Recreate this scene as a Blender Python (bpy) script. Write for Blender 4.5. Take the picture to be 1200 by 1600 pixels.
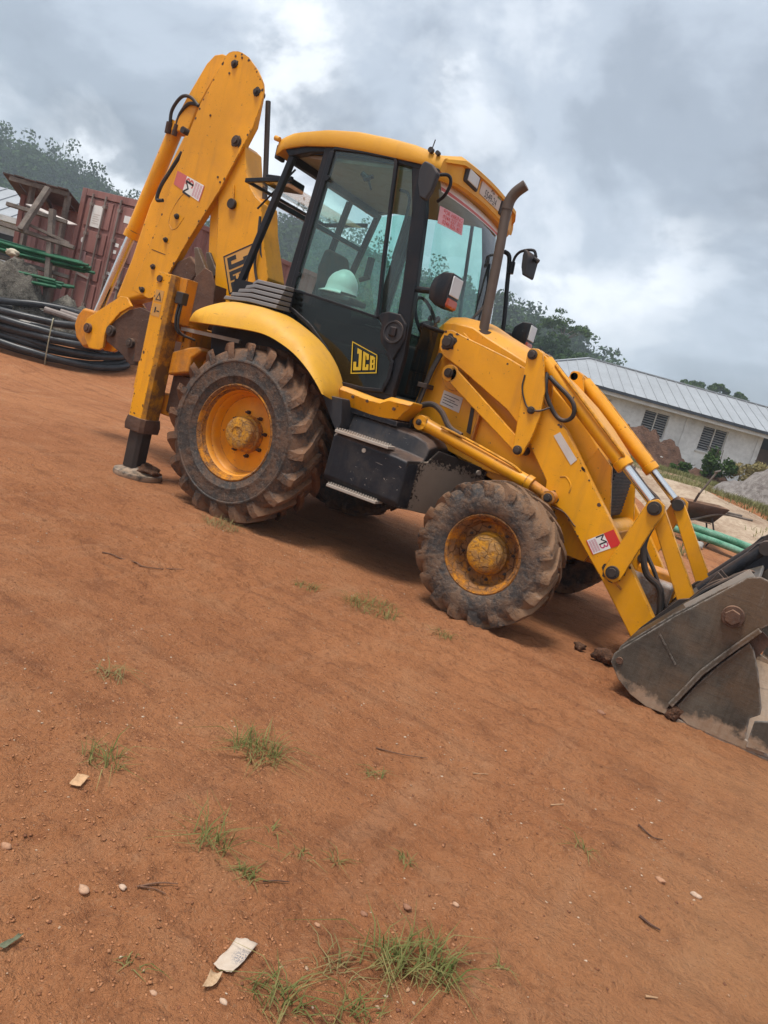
import bpy, math, random
import numpy as np
from mathutils import Vector, Matrix

for _o in list(bpy.data.objects):
    bpy.data.objects.remove(_o)
SC = bpy.context.scene
COL = SC.collection
R = math.radians

# ------------------------------------------------------------------ camera
CAM = Vector((3.726, -5.537, 1.393))
cam_d = bpy.data.cameras.new('camera')
cam = bpy.data.objects.new('camera', cam_d)
COL.objects.link(cam)
FW = Vector((-0.4504117, 0.87582664, -0.17336954))
RT = Vector((0.83593934, 0.4818909, 0.26265296))
UP = Vector((-0.31358366, 0.02662445, 0.94918724))
m = Matrix.Identity(4)
for i in range(3):
    m[i][0], m[i][1], m[i][2], m[i][3] = RT[i], UP[i], -FW[i], CAM[i]
cam.matrix_world = m
cam_d.sensor_fit = 'VERTICAL'
cam_d.sensor_height = 24.0
cam_d.lens = 1152.76 / 1600 * 24.0
cam_d.clip_start = 0.05
cam_d.clip_end = 3000
SC.camera = cam

# ------------------------------------------------------------------ sky, sun, exposure
SKY1, SKY2, SKY3 = (5.3, 2.8, 1.4), (1.1, 8.3, 3.7), (4.0, 1.0, 2.0)
SUN_EL, SUN_AZ = R(70), R(238)         # azimuth measured from +x, anticlockwise
w = bpy.data.worlds.new('World')
SC.world = w
w.use_nodes = True
nt = w.node_tree
nt.nodes.clear()
def wn(t, **k):
    n = nt.nodes.new(t)
    for a, b in k.items():
        setattr(n, a, b)
    return n
sky = wn('ShaderNodeTexSky', sky_type='NISHITA', sun_disc=False, sun_elevation=SUN_EL, sun_rotation=math.pi / 2 - SUN_AZ)
tc = wn('ShaderNodeTexCoord')
sep = wn('ShaderNodeSeparateXYZ')
nt.links.new(tc.outputs['Generated'], sep.inputs[0])
zz = wn('ShaderNodeMath', operation='MAXIMUM'); zz.inputs[1].default_value = 0.0
nt.links.new(sep.outputs['Z'], zz.inputs[0])
za = wn('ShaderNodeMath', operation='ADD'); za.inputs[1].default_value = 0.80
nt.links.new(zz.outputs[0], za.inputs[0])
dv = wn('ShaderNodeVectorMath', operation='DIVIDE')
cmb = wn('ShaderNodeCombineXYZ')
for i in range(3):
    nt.links.new(za.outputs[0], cmb.inputs[i])
nt.links.new(tc.outputs['Generated'], dv.inputs[0]); nt.links.new(cmb.outputs[0], dv.inputs[1])
def wnoise(scale, detail, rough, off, dist=0.0):
    mp = wn('ShaderNodeMapping'); mp.inputs['Location'].default_value = off
    nt.links.new(dv.outputs[0], mp.inputs[0])
    n = wn('ShaderNodeTexNoise'); n.inputs['Scale'].default_value = scale
    n.inputs['Detail'].default_value = detail; n.inputs['Roughness'].default_value = rough
    n.inputs['Distortion'].default_value = dist
    nt.links.new(mp.outputs[0], n.inputs['Vector'])
    return n
def wramp(src, stops):
    r = wn('ShaderNodeValToRGB')
    while len(r.color_ramp.elements) < len(stops):
        r.color_ramp.elements.new(0.5)
    for e, (p, c) in zip(r.color_ramp.elements, stops):
        e.position = p; e.color = (*c, 1) if len(c) == 3 else c
    nt.links.new(src, r.inputs[0])
    return r
n1 = wnoise(2.5, 10, 0.55, SKY1, 0.25)
n2 = wnoise(4.6, 10, 0.58, SKY2, 0.2)
n3 = wnoise(1.6, 3, 0.5, SKY3, 0.0)
# cloud radiance (before the strength below): grey bases, paler veils, white breaks
r1 = wramp(n1.outputs['Fac'], [(0.36, (0.086, 0.097, 0.111)), (0.45, (0.122, 0.138, 0.158)), (0.52, (0.168, 0.188, 0.213)), (0.59, (0.24, 0.257, 0.278)), (0.68, (0.34, 0.35, 0.362))])
r1.color_ramp.interpolation = 'EASE'
r2 = wramp(n2.outputs['Fac'], [(0.47, (0, 0, 0)), (0.55, (0.25, 0.25, 0.25)), (0.61, (0.80, 0.80, 0.80)), (0.70, (1, 1, 1))])
r3 = wramp(n3.outputs['Fac'], [(0.41, (0.08, 0.08, 0.08)), (0.55, (1, 1, 1))])
pm_ = wn('ShaderNodeMath', operation='MULTIPLY'); nt.links.new(r2.outputs[0], pm_.inputs[0]); nt.links.new(r3.outputs[0], pm_.inputs[1])
mul = wn('ShaderNodeMix', data_type='RGBA')
nt.links.new(pm_.outputs[0], mul.inputs[0]); nt.links.new(r1.outputs[0], mul.inputs[6]); mul.inputs[7].default_value = (0.345, 0.357, 0.370, 1)
sc10 = wn('ShaderNodeVectorMath', operation='SCALE'); sc10.inputs['Scale'].default_value = 10.0
nt.links.new(mul.outputs[2], sc10.inputs[0])
# some of the clear sky colour shows through between the clouds
mx = wn('ShaderNodeMix', data_type='RGBA'); mx.inputs[0].default_value = 0.07
nt.links.new(sc10.outputs[0], mx.inputs[6]); nt.links.new(sky.outputs[0], mx.inputs[7])
bg = wn('ShaderNodeBackground'); bg.inputs['Strength'].default_value = 0.13
nt.links.new(mx.outputs[2], bg.inputs['Color'])
wo = wn('ShaderNodeOutputWorld')
nt.links.new(bg.outputs[0], wo.inputs['Surface'])

sun_d = bpy.data.lights.new('sun', 'SUN')
sun_d.energy = 1.5
sun_d.angle = R(18)
sun_d.color = (1.0, 0.96, 0.90)
sun = bpy.data.objects.new('sun', sun_d)
COL.objects.link(sun)
sd = Vector((math.cos(SUN_EL) * math.cos(SUN_AZ), math.cos(SUN_EL) * math.sin(SUN_AZ), math.sin(SUN_EL)))
sun.rotation_euler = (-sd).to_track_quat('-Z', 'Y').to_euler()
sun.location = (0, 0, 40)

SC.view_settings.view_transform = 'Standard'
SC.view_settings.look = 'None'
SC.view_settings.exposure = 1.44
SC.view_settings.gamma = 1.0
SC.view_settings.use_curve_mapping = False
SC.render.engine = 'CYCLES'
SC.cycles.max_bounces = 8
SC.cycles.transparent_max_bounces = 24
SC.cycles.volume_bounces = 0
SC.cycles.caustics_reflective = False
SC.cycles.caustics_refractive = False

# ------------------------------------------------------------------ helpers
def tag(o, label=None, cat=None, group=None, kind=None):
    if label: o['label'] = label
    if cat: o['category'] = cat
    if group: o['group'] = group
    if kind: o['kind'] = kind
    return o

def empty(name, loc=(0, 0, 0), rz=0.0, parent=None):
    o = bpy.data.objects.new(name, None)
    o.empty_display_size = 0.2
    COL.objects.link(o)
    o.location = loc
    o.rotation_euler = (0, 0, rz)
    if parent: o.parent = parent
    return o

def catmull(pts, n=6):
    pts = [Vector(p) for p in pts]
    if len(pts) < 3: return pts
    out = []
    P = [pts[0] * 2 - pts[1]] + pts + [pts[-1] * 2 - pts[-2]]
    for i in range(1, len(P) - 2):
        a, b, c, d = P[i - 1], P[i], P[i + 1], P[i + 2]
        for k in range(n):
            t = k / n
            out.append(0.5 * ((2 * b) + (c - a) * t + (2 * a - 5 * b + 4 * c - d) * t * t + (3 * b - a - 3 * c + d) * t ** 3))
    out.append(pts[-1])
    return out

class MB:
    def __init__(s):
        s.v = []; s.f = []
    def add(s, vs, fs):
        b = len(s.v)
        s.v += [tuple(p) for p in vs]
        s.f += [tuple(b + i for i in f) for f in fs]
        return s
    def box(s, x0, x1, y0, y1, z0, z1):
        vs = [(x, y, z) for z in (z0, z1) for y in (y0, y1) for x in (x0, x1)]
        return s.add(vs, [(0, 2, 3, 1), (4, 5, 7, 6), (0, 1, 5, 4), (2, 6, 7, 3), (0, 4, 6, 2), (1, 3, 7, 5)])
    def obox(s, c, ax, ay, az, hx, hy, hz):
        c = Vector(c); ax = Vector(ax).normalized() * hx; ay = Vector(ay).normalized() * hy; az = Vector(az).normalized() * hz
        vs = [c + ax * i + ay * j + az * k for k in (-1, 1) for j in (-1, 1) for i in (-1, 1)]
        return s.add(vs, [(0, 2, 3, 1), (4, 5, 7, 6), (0, 1, 5, 4), (2, 6, 7, 3), (0, 4, 6, 2), (1, 3, 7, 5)])
    def beam(s, p0, p1, w, h, up=(0, 0, 1)):
        p0 = Vector(p0); p1 = Vector(p1); d = (p1 - p0)
        side = d.cross(Vector(up)); side = side if side.length > 1e-6 else Vector((0, 1, 0))
        upv = side.cross(d)
        return s.obox((p0 + p1) / 2, d, side, upv, d.length / 2, w / 2, h / 2)
    def prism(s, poly, y0, y1):
        """polygon in (x, z), extruded along y"""
        n = len(poly)
        a = sum(poly[i][0] * poly[(i + 1) % n][1] - poly[(i + 1) % n][0] * poly[i][1] for i in range(n))
        if a < 0: poly = poly[::-1]
        vs = [(x, y0, z) for x, z in poly] + [(x, y1, z) for x, z in poly]
        fs = [tuple(range(n)), tuple(range(2 * n - 1, n - 1, -1))]
        fs += [(i, i + n, (i + 1) % n + n, (i + 1) % n) for i in range(n)]
        fs = [f if k != 0 else f for k, f in enumerate(fs)]
        return s.add(vs, fs)
    def strip(s, path, w, y0, y1):
        """flat bar of width w following a path in (x, z)"""
        L = []; Rr = []
        n = len(path)
        for i, (x, z) in enumerate(path):
            a = path[max(i - 1, 0)]; b = path[min(i + 1, n - 1)]
            dx, dz = b[0] - a[0], b[1] - a[1]; l = math.hypot(dx, dz) or 1
            nx, nz = -dz / l * w / 2, dx / l * w / 2
            L.append((x + nx, z + nz)); Rr.append((x - nx, z - nz))
        return s.prism(L + Rr[::-1], y0, y1)
    def cyl(s, p0, p1, r0, r1=None, n=20, caps=True):
        r1 = r0 if r1 is None else r1
        p0 = Vector(p0); p1 = Vector(p1); d = (p1 - p0).normalized()
        a = d.orthogonal().normalized(); b = d.cross(a)
        vs = []
        for p, r in ((p0, r0), (p1, r1)):
            for i in range(n):
                t = 2 * math.pi * i / n
                vs.append(p + a * math.cos(t) * r + b * math.sin(t) * r)
        fs = [(i, (i + 1) % n, (i + 1) % n + n, i + n) for i in range(n)]
        if caps: fs += [tuple(range(n - 1, -1, -1)), tuple(range(n, 2 * n))]
        return s.add(vs, fs)
    def tube(s, pts, r, n=10, smooth=6, r_end=None):
        P = catmull(pts, smooth) if smooth else [Vector(p) for p in pts]
        prev = None; vs = []; m_ = len(P)
        for i, p in enumerate(P):
            d = (P[min(i + 1, m_ - 1)] - P[max(i - 1, 0)]).normalized()
            if prev is None: a = d.orthogonal().normalized()
            else:
                a = prev - d * prev.dot(d)
                a = a.normalized() if a.length > 1e-6 else d.orthogonal().normalized()
            prev = a; b = d.cross(a)
            rr = r if r_end is None else r + (r_end - r) * i / (m_ - 1)
            for k in range(n):
                t = 2 * math.pi * k / n
                vs.append(p + a * math.cos(t) * rr + b * math.sin(t) * rr)
        fs = [(j * n + i, j * n + (i + 1) % n, (j + 1) * n + (i + 1) % n, (j + 1) * n + i) for j in range(m_ - 1) for i in range(n)]
        fs += [tuple(range(n - 1, -1, -1)), tuple((m_ - 1) * n + i for i in range(n))]
        return s.add(vs, fs)
    def lathe(s, prof, c, n=48, closed=False):
        """profile of (radius, y offset) turned about the y axis through c"""
        cx, cy, cz = c; vs = []; k = len(prof)
        for i in range(n):
            t = 2 * math.pi * i / n
            for r, y in prof:
                vs.append((cx + r * math.cos(t), cy + y, cz + r * math.sin(t)))
        fs = []
        for i in range(n):
            j = (i + 1) % n
            for q in range(k if closed else k - 1):
                q2 = (q + 1) % k
                fs.append((i * k + q, i * k + q2, j * k + q2, j * k + q))
        return s.add(vs, fs)
    def loft(s, rings, closed_ring=True, caps=True):
        n = len(rings[0]); vs = [p for r in rings for p in r]
        fs = []
        for j in range(len(rings) - 1):
            for i in range(n if closed_ring else n - 1):
                fs.append((j * n + i, j * n + (i + 1) % n, (j + 1) * n + (i + 1) % n, (j + 1) * n + i))
        if caps and closed_ring:
            fs += [tuple(range(n - 1, -1, -1)), tuple((len(rings) - 1) * n + i for i in range(n))]
        return s.add(vs, fs)
    def ell(s, c, rx, ry, rz, nu=20, nv=12, v0=-90, v1=90):
        rings = []
        for j in range(nv + 1):
            ph = R(v0 + (v1 - v0) * j / nv)
            rings.append([(c[0] + rx * math.cos(ph) * math.cos(2 * math.pi * i / nu), c[1] + ry * math.cos(ph) * math.sin(2 * math.pi * i / nu), c[2] + rz * math.sin(ph)) for i in range(nu)])
        return s.loft(rings)
    def build(s, name, mat, parent=None, bevel=0.0, seg=2, ang=35, smooth=True, label=None, kind=None):
        me = bpy.data.meshes.new(name)
        me.from_pydata(s.v, [], s.f)
        import bmesh
        b = bmesh.new(); b.from_mesh(me)
        bmesh.ops.recalc_face_normals(b, faces=b.faces)
        b.to_mesh(me); b.free()
        if smooth:
            me.polygons.foreach_set('use_smooth', [True] * len(me.polygons))
            me.set_sharp_from_angle(angle=R(ang))
        me.materials.append(mat)
        o = bpy.data.objects.new(name, me)
        COL.objects.link(o)
        if parent: o.parent = parent
        if bevel:
            md = o.modifiers.new('bevel', 'BEVEL')
            md.width = bevel; md.segments = seg; md.limit_method = 'ANGLE'; md.angle_limit = R(32)
            md.harden_normals = True; md.use_clamp_overlap = True
        if label: o['label'] = label
        if kind: o['kind'] = kind
        return o

def fast(name, V, F, mat, parent=None, smooth=False, kind=None):
    """numpy mesh: V (n,3), F (m,k) all faces of k corners"""
    me = bpy.data.meshes.new(name)
    V = np.asarray(V, dtype=np.float32); F = np.asarray(F, dtype=np.int32)
    me.vertices.add(len(V)); me.vertices.foreach_set('co', V.ravel())
    k = F.shape[1]
    me.loops.add(F.size); me.loops.foreach_set('vertex_index', F.ravel())
    me.polygons.add(len(F))
    me.polygons.foreach_set('loop_start', np.arange(0, F.size, k, dtype=np.int32))
    me.polygons.foreach_set('loop_total', np.full(len(F), k, dtype=np.int32))
    me.update(calc_edges=True); me.validate()
    if smooth: me.polygons.foreach_set('use_smooth', [True] * len(me.polygons))
    me.materials.append(mat)
    o = bpy.data.objects.new(name, me); COL.objects.link(o)
    if parent: o.parent = parent
    if kind: o['kind'] = kind
    return o

def dup(o, parent=None, name=None):
    c = o.copy(); COL.objects.link(c)
    c.parent = parent
    if name: c.name = name
    for ch in list(o.children):
        dup(ch, c)
    return c

rng = np.random.default_rng(7)
random.seed(7)
_perm = np.random.default_rng(3).permutation(4096)
_rv = np.random.default_rng(5).random(4096)
def vnoise(x, y, seed=0):
    x = np.asarray(x, float); y = np.asarray(y, float)
    xi = np.floor(x).astype(int); yi = np.floor(y).astype(int)
    fx = x - xi; fy = y - yi
    fx = fx * fx * (3 - 2 * fx); fy = fy * fy * (3 - 2 * fy)
    def h(a, b): return _rv[_perm[(_perm[(a + seed * 131) & 4095] + b) & 4095]]
    return (h(xi, yi) * (1 - fx) + h(xi + 1, yi) * fx) * (1 - fy) + (h(xi, yi + 1) * (1 - fx) + h(xi + 1, yi + 1) * fx) * fy
def fbm(x, y, o=4, seed=0):
    t = 0; a = 0.5; s = 0
    for k in range(o):
        t = t + a * vnoise(x * 2 ** k, y * 2 ** k, seed + k); s += a; a *= 0.5
    return t / s

# ------------------------------------------------------------------ materials
class NT:
    def __init__(s, name):
        s.m = bpy.data.materials.new(name); s.m.use_nodes = True
        s.t = s.m.node_tree; s.t.nodes.clear()
        s.out = s.n('ShaderNodeOutputMaterial')
    def n(s, t, ins=None, **k):
        q = s.t.nodes.new(t)
        for a, b in k.items(): setattr(q, a, b)
        for a, b in (ins or {}).items(): s.set(q.inputs[a], b)
        return q
    def set(s, sock, v):
        if hasattr(v, 'is_output') or isinstance(v, bpy.types.NodeSocket): s.t.links.new(v, sock)
        else:
            if isinstance(v, (tuple, list)) and len(v) == 3 and sock.type == 'RGBA': v = (*v, 1)
            sock.default_value = v
    def coord(s, kind='Object'):
        return s.n('ShaderNodeTexCoord').outputs[kind]
    def mapv(s, v, scale=(1, 1, 1), loc=(0, 0, 0), rot=(0, 0, 0)):
        return s.n('ShaderNodeMapping', {0: v, 'Scale': scale, 'Location': loc, 'Rotation': rot}).outputs[0]
    def noise(s, v, scale, detail=5, rough=0.55, dist=0.0):
        return s.n('ShaderNodeTexNoise', {'Vector': v, 'Scale': scale, 'Detail': detail, 'Roughness': rough, 'Distortion': dist}).outputs['Fac']
    def ramp(s, f, a, b, c0=0.0, c1=1.0):
        return s.n('ShaderNodeMapRange', {0: f, 1: a, 2: b, 3: c0, 4: c1}, clamp=True).outputs[0]
    def math(s, op, a, b=0.0):
        return s.n('ShaderNodeMath', {0: a, 1: b}, operation=op).outputs[0]
    def mix(s, f, a, b, mode='MIX'):
        return s.n('ShaderNodeMix', {0: f, 6: a, 7: b}, data_type='RGBA', blend_type=mode).outputs[2]
    def bump(s, h, st=0.3, d=0.01):
        return s.n('ShaderNodeBump', {'Height': h, 'Strength': st, 'Distance': d}).outputs[0]
    def bsdf(s, col, rough, metal=0.0, normal=None, spec=0.5, **k):
        b = s.n('ShaderNodeBsdfPrincipled', {'Base Color': col, 'Roughness': rough, 'Metallic': metal, 'Specular IOR Level': spec})
        if normal is not None: s.set(b.inputs['Normal'], normal)
        for a, v in k.items(): s.set(b.inputs[a.replace('_', ' ')], v)
        s.t.links.new(b.outputs[0], s.out.inputs[0])
        return s.m

SOIL = (0.30, 0.118, 0.055)
def weathered(name, base, rough=0.45, metal=0.0, dirt=SOIL, dirt_amt=0.3, dust=0.25, chip=(0.06, 0.025, 0.015), chip_amt=0.3, vary=0.12, edge=0.0, bump=0.15, spec=0.4, streak=0.25, front=0.0):
    t = NT(name); v = t.coord()
    big = t.noise(v, 1.7, 5)
    col = t.mix(t.ramp(big, 0.35, 0.7), tuple(c * (1 - vary) for c in base), tuple(min(1, c * (1 + vary * 0.5)) for c in base))
    # rain streaks
    sv = t.noise(t.mapv(v, (9, 9, 0.9)), 1.6, 4)
    col = t.mix(t.math('MULTIPLY', t.ramp(sv, 0.52, 0.78), streak), col, tuple(0.5 * a + 0.5 * b for a, b in zip(dirt, (0.10, 0.06, 0.03))))
    # dirt patches
    d1 = t.noise(v, 3.3, 8, 0.65)
    d = t.math('MULTIPLY', t.ramp(d1, 0.50, 0.72), dirt_amt)
    col = t.mix(d, col, dirt)
    # settled dust on what faces up
    nz = t.n('ShaderNodeSeparateXYZ', {0: t.n('ShaderNodeNewGeometry').outputs['Normal']}).outputs[2]
    du = t.math('MULTIPLY', t.math('MULTIPLY', t.ramp(nz, 0.25, 0.95), t.ramp(d1, 0.25, 0.6)), dust)
    col = t.mix(du, col, (0.46, 0.27, 0.17))
    if front:   # mud thrown up by the wheel in front
        nxx = t.n('ShaderNodeSeparateXYZ', {0: t.n('ShaderNodeNewGeometry').outputs['Normal']}).outputs[0]
        fr = t.math('MULTIPLY', t.math('MULTIPLY', t.ramp(nxx, 0.3, 0.8), t.ramp(t.noise(v, 7, 8, 0.7), 0.34, 0.58)), front)
        col = t.mix(fr, col, (0.115, 0.062, 0.034))
    # chips
    c1 = t.noise(v, 38, 3, 0.6)
    c2 = t.noise(v, 5.5, 3)
    ch = t.math('MULTIPLY', t.ramp(c1, 0.66, 0.70), t.ramp(c2, 0.50, 0.62))
    sc = t.noise(t.mapv(v, (2.0, 40.0, 40.0), rot=(0.4, 0.7, 0.2)), 2.2, 3, 0.6)
    sm = t.math('MULTIPLY', t.ramp(sc, 0.69, 0.72), t.ramp(t.noise(v, 2.4, 3), 0.52, 0.60))
    ch = t.math('MAXIMUM', t.math('MULTIPLY', ch, chip_amt * 2.6), t.math('MULTIPLY', sm, chip_amt * 1.6))
    if edge:
        bv = t.n('ShaderNodeBevel', {'Radius': 0.012}, samples=3).outputs[0]
        dt = t.n('ShaderNodeVectorMath', {0: bv, 1: t.n('ShaderNodeNewGeometry').outputs['Normal']}, operation='DOT_PRODUCT').outputs['Value']
        e = t.math('MULTIPLY', t.ramp(dt, 0.995, 0.93), t.ramp(t.noise(v, 16, 5, 0.7), 0.43, 0.56))
        ch = t.math('MAXIMUM', ch, t.math('MULTIPLY', e, edge))
    ch = t.math('MINIMUM', ch, 1.0)
    col = t.mix(ch, col, chip)
    rg = t.math('ADD', t.math('MULTIPLY', t.math('ADD', d, du), 0.4), rough)
    rg = t.math('MINIMUM', t.math('ADD', rg, t.math('MULTIPLY', t.ramp(t.noise(v, 11, 4), 0.4, 0.7), 0.12)), 0.95)
    h = t.math('ADD', t.noise(v, 24, 4), t.math('MULTIPLY', ch, -0.5))
    return t.bsdf(col, rg, t.math('MULTIPLY', t.math('SUBTRACT', 1.0, t.math('MINIMUM', t.math('ADD', d, du), 1.0)), metal), t.bump(h, bump, 0.003 + 0.012 * bump), spec)

M = {}
YEL = (0.77, 0.328, 0.004)
M['yellow'] = weathered('yellow_paint', YEL, 0.33, dirt_amt=0.20, dust=0.30, chip_amt=0.42, edge=1.0, streak=0.24, vary=0.18)
M['yellow_leg'] = weathered('yellow_paint_splashed_on_the_front', YEL, 0.40, dirt_amt=0.2, dust=0.3, chip_amt=0.45, edge=0.95, streak=0.3, front=0.9, bump=0.3)
M['rim_rear'] = weathered('chipped_yellow_rim_paint', (0.80, 0.31, 0.006), 0.42, dirt=(0.30, 0.14, 0.06), dirt_amt=0.45, dust=0.35, chip=(0.16, 0.07, 0.035), chip_amt=0.9, edge=1.0, streak=0.2, bump=0.3)
M['yellow_fender'] = weathered('yellow_fender_plastic', (0.75, 0.385, 0.022), 0.48, dirt_amt=0.20, dust=0.30, chip_amt=0.34, streak=0.22, bump=0.25)
M['yellow_roof'] = weathered('faded_yellow_roof_paint', (0.66, 0.315, 0.018), 0.5, dirt_amt=0.25, dust=0.25, chip_amt=0.1, streak=0.15)
M['yellow_dirty'] = weathered('muddy_yellow_paint', (0.60, 0.22, 0.008), 0.5, dirt=(0.20, 0.10, 0.055), dirt_amt=0.85, dust=0.6, chip_amt=0.45, streak=0.5, edge=0.9, bump=0.5)
M['rim_front'] = weathered('rusty_mud_caked_rim_paint', (0.44, 0.165, 0.015), 0.75, dirt=(0.24, 0.115, 0.05), dirt_amt=1.0, dust=0.5, chip=(0.10, 0.04, 0.02), chip_amt=0.9, streak=0.7, bump=0.8, edge=0.5)
M['black'] = weathered('black_cab_paint', (0.007, 0.008, 0.011), 0.40, dirt_amt=0.05, dust=0.08, spec=0.3, chip=(0.10, 0.08, 0.07), chip_amt=0.1, streak=0.12)
M['black_dusty'] = weathered('dusty_black_steel', (0.010, 0.012, 0.017), 0.46, spec=0.3, dirt=(0.070, 0.058, 0.050), dirt_amt=0.7, dust=0.30, chip=(0.2, 0.17, 0.15), chip_amt=0.5, streak=0.3, edge=0.5, bump=0.3)
M['plastic'] = weathered('grey_black_plastic', (0.030, 0.030, 0.034), 0.55, spec=0.3, dirt=(0.12, 0.09, 0.07), dirt_amt=0.3, dust=0.25, chip_amt=0.05)
M['steel_rust'] = weathered('rusted_brown_steel', (0.085, 0.045, 0.030), 0.75, metal=0.1, dirt=(0.17, 0.085, 0.05), dirt_amt=0.7, dust=0.4, chip=(0.16, 0.13, 0.11), chip_amt=0.3, vary=0.3, bump=0.6)
M['steel_dark'] = weathered('dark_greasy_steel', (0.045, 0.036, 0.032), 0.5, metal=0.3, dirt=(0.10, 0.06, 0.04), dirt_amt=0.6, dust=0.3, chip_amt=0.1, bump=0.4)
M['exhaust'] = weathered('heat_browned_exhaust_pipe', (0.120, 0.090, 0.072), 0.55, metal=0.35, dirt=(0.08, 0.05, 0.04), dirt_amt=0.5, dust=0.2, chip_amt=0.1, vary=0.3)
M['tread'] = weathered('galvanised_step_grip', (0.40, 0.36, 0.31), 0.6, metal=0.3, dirt=(0.3, 0.2, 0.13), dirt_amt=0.6, dust=0.5, chip_amt=0.1)
M['glass_lens'] = weathered('lamp_lens', (0.62, 0.64, 0.64), 0.12, dirt_amt=0.1, dust=0.1, chip_amt=0.0, bump=0.0)
M['amber'] = weathered('amber_lens', (0.42, 0.075, 0.03), 0.2, dirt_amt=0.1, dust=0.1, chip_amt=0.0, bump=0.0)
M['headlining'] = weathered('pale_grey_cab_lining', (0.34, 0.33, 0.29), 0.8, dirt_amt=0.2, dust=0.1, chip_amt=0.0)
M['seat'] = weathered('dark_grey_seat_cloth', (0.06, 0.066, 0.066), 0.85, dirt_amt=0.3, dust=0.2, chip_amt=0.0)
M['white_plastic'] = weathered('white_hard_plastic', (0.80, 0.80, 0.78), 0.4, dirt_amt=0.06, dust=0.08, chip_amt=0.0, streak=0.03)
M['sticker_white'] = weathered('white_sticker', (0.74, 0.72, 0.68), 0.45, dirt_amt=0.15, dust=0.1, chip_amt=0.1, streak=0.1)
M['sticker_grey'] = weathered('faded_silver_sticker', (0.56, 0.51, 0.47), 0.5, dirt_amt=0.2, dust=0.1, chip_amt=0.15, streak=0.15)
M['sticker_red'] = weathered('red_sticker', (0.58, 0.025, 0.022), 0.45, dirt_amt=0.1, dust=0.1, chip_amt=0.1, streak=0.05)
M['sticker_pink'] = weathered('faded_red_sticker', (0.56, 0.13, 0.12), 0.5, dirt_amt=0.15, dust=0.1, chip_amt=0.2, streak=0.1)
M['ink_black'] = weathered('black_ink', (0.02, 0.02, 0.022), 0.5, dirt_amt=0.05, dust=0.05, chip_amt=0.05, streak=0.05)
M['ink_magenta'] = weathered('magenta_ink', (0.50, 0.03, 0.14), 0.5, dirt_amt=0.05, dust=0.05, chip_amt=0.05, streak=0.05)
M['decal_yellow'] = weathered('yellow_decal_ink', (0.60, 0.40, 0.02), 0.5, dirt_amt=0.1, dust=0.05, chip_amt=0.1, streak=0.1)
M['decal_pale'] = weathered('pale_yellow_decal', (0.56, 0.29, 0.075), 0.5, dirt_amt=0.15, dust=0.05, chip_amt=0.1, streak=0.1)
M['hose'] = weathered('black_rubber_hose', (0.022, 0.021, 0.021), 0.5, dirt=(0.16, 0.10, 0.065), dirt_amt=0.35, dust=0.4, chip_amt=0.0)

def mk_bucket():
    t = NT('worn_bucket_steel'); v = t.coord()
    a = t.noise(v, 2.2, 8, 0.66); b = t.noise(t.mapv(v, (30, 2, 2), rot=(0, 0.95, 0)), 1.8, 8, 0.72, 0.3); b2 = t.noise(t.mapv(v, (3, 3, 34), rot=(0, 0.5, 0)), 1.4, 6, 0.65); c = t.noise(v, 30, 5, 0.7)
    col = t.mix(t.ramp(a, 0.34, 0.66), (0.030, 0.025, 0.020), (0.108, 0.090, 0.069))
    col = t.mix(t.math('MULTIPLY', t.ramp(t.noise(v, 1.3, 6, 0.6), 0.50, 0.62), 0.70), col, (0.125, 0.072, 0.038))
    col = t.mix(t.math('MULTIPLY', t.math('MULTIPLY', t.ramp(b, 0.54, 0.70), t.ramp(t.noise(v, 4.5, 5), 0.45, 0.62)), 0.42), col, (0.26, 0.235, 0.20))
    col = t.mix(t.math('MULTIPLY', t.ramp(b2, 0.56, 0.70), 0.5), col, (0.045, 0.036, 0.030))
    col = t.mix(t.math('MULTIPLY', t.ramp(c, 0.60, 0.72), 0.5), col, (0.05, 0.034, 0.024))
    # pale dried soil low on the jaw
    z = t.n('ShaderNodeSeparateXYZ', {0: v}).outputs[2]
    lo = t.math('MULTIPLY', t.ramp(t.math('ADD', z, t.math('MULTIPLY', t.math('SUBTRACT', t.noise(v, 6, 6, 0.65), 0.5), 0.36)), 0.085, 0.045), 0.75)
    col = t.mix(lo, col, t.mix(c, (0.30, 0.16, 0.075), (0.46, 0.36, 0.27)))
    bv = t.n('ShaderNodeBevel', {'Radius': 0.014}, samples=3).outputs[0]
    dt = t.n('ShaderNodeVectorMath', {0: bv, 1: t.n('ShaderNodeNewGeometry').outputs['Normal']}, operation='DOT_PRODUCT').outputs['Value']
    col = t.mix(t.math('MULTIPLY', t.math('MULTIPLY', t.ramp(dt, 0.99, 0.90), t.ramp(c, 0.40, 0.56)), 0.85), col, (0.34, 0.31, 0.275))
    rg = t.math('ADD', 0.40, t.math('MULTIPLY', t.ramp(a, 0.3, 0.7), 0.3))
    return t.bsdf(col, rg, t.math('MULTIPLY', t.ramp(b, 0.45, 0.7), 0.5), t.bump(t.math('ADD', c, t.math('MULTIPLY', b2, 0.6)), 0.4, 0.006), 0.4)
M['steel_worn'] = mk_bucket()
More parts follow.
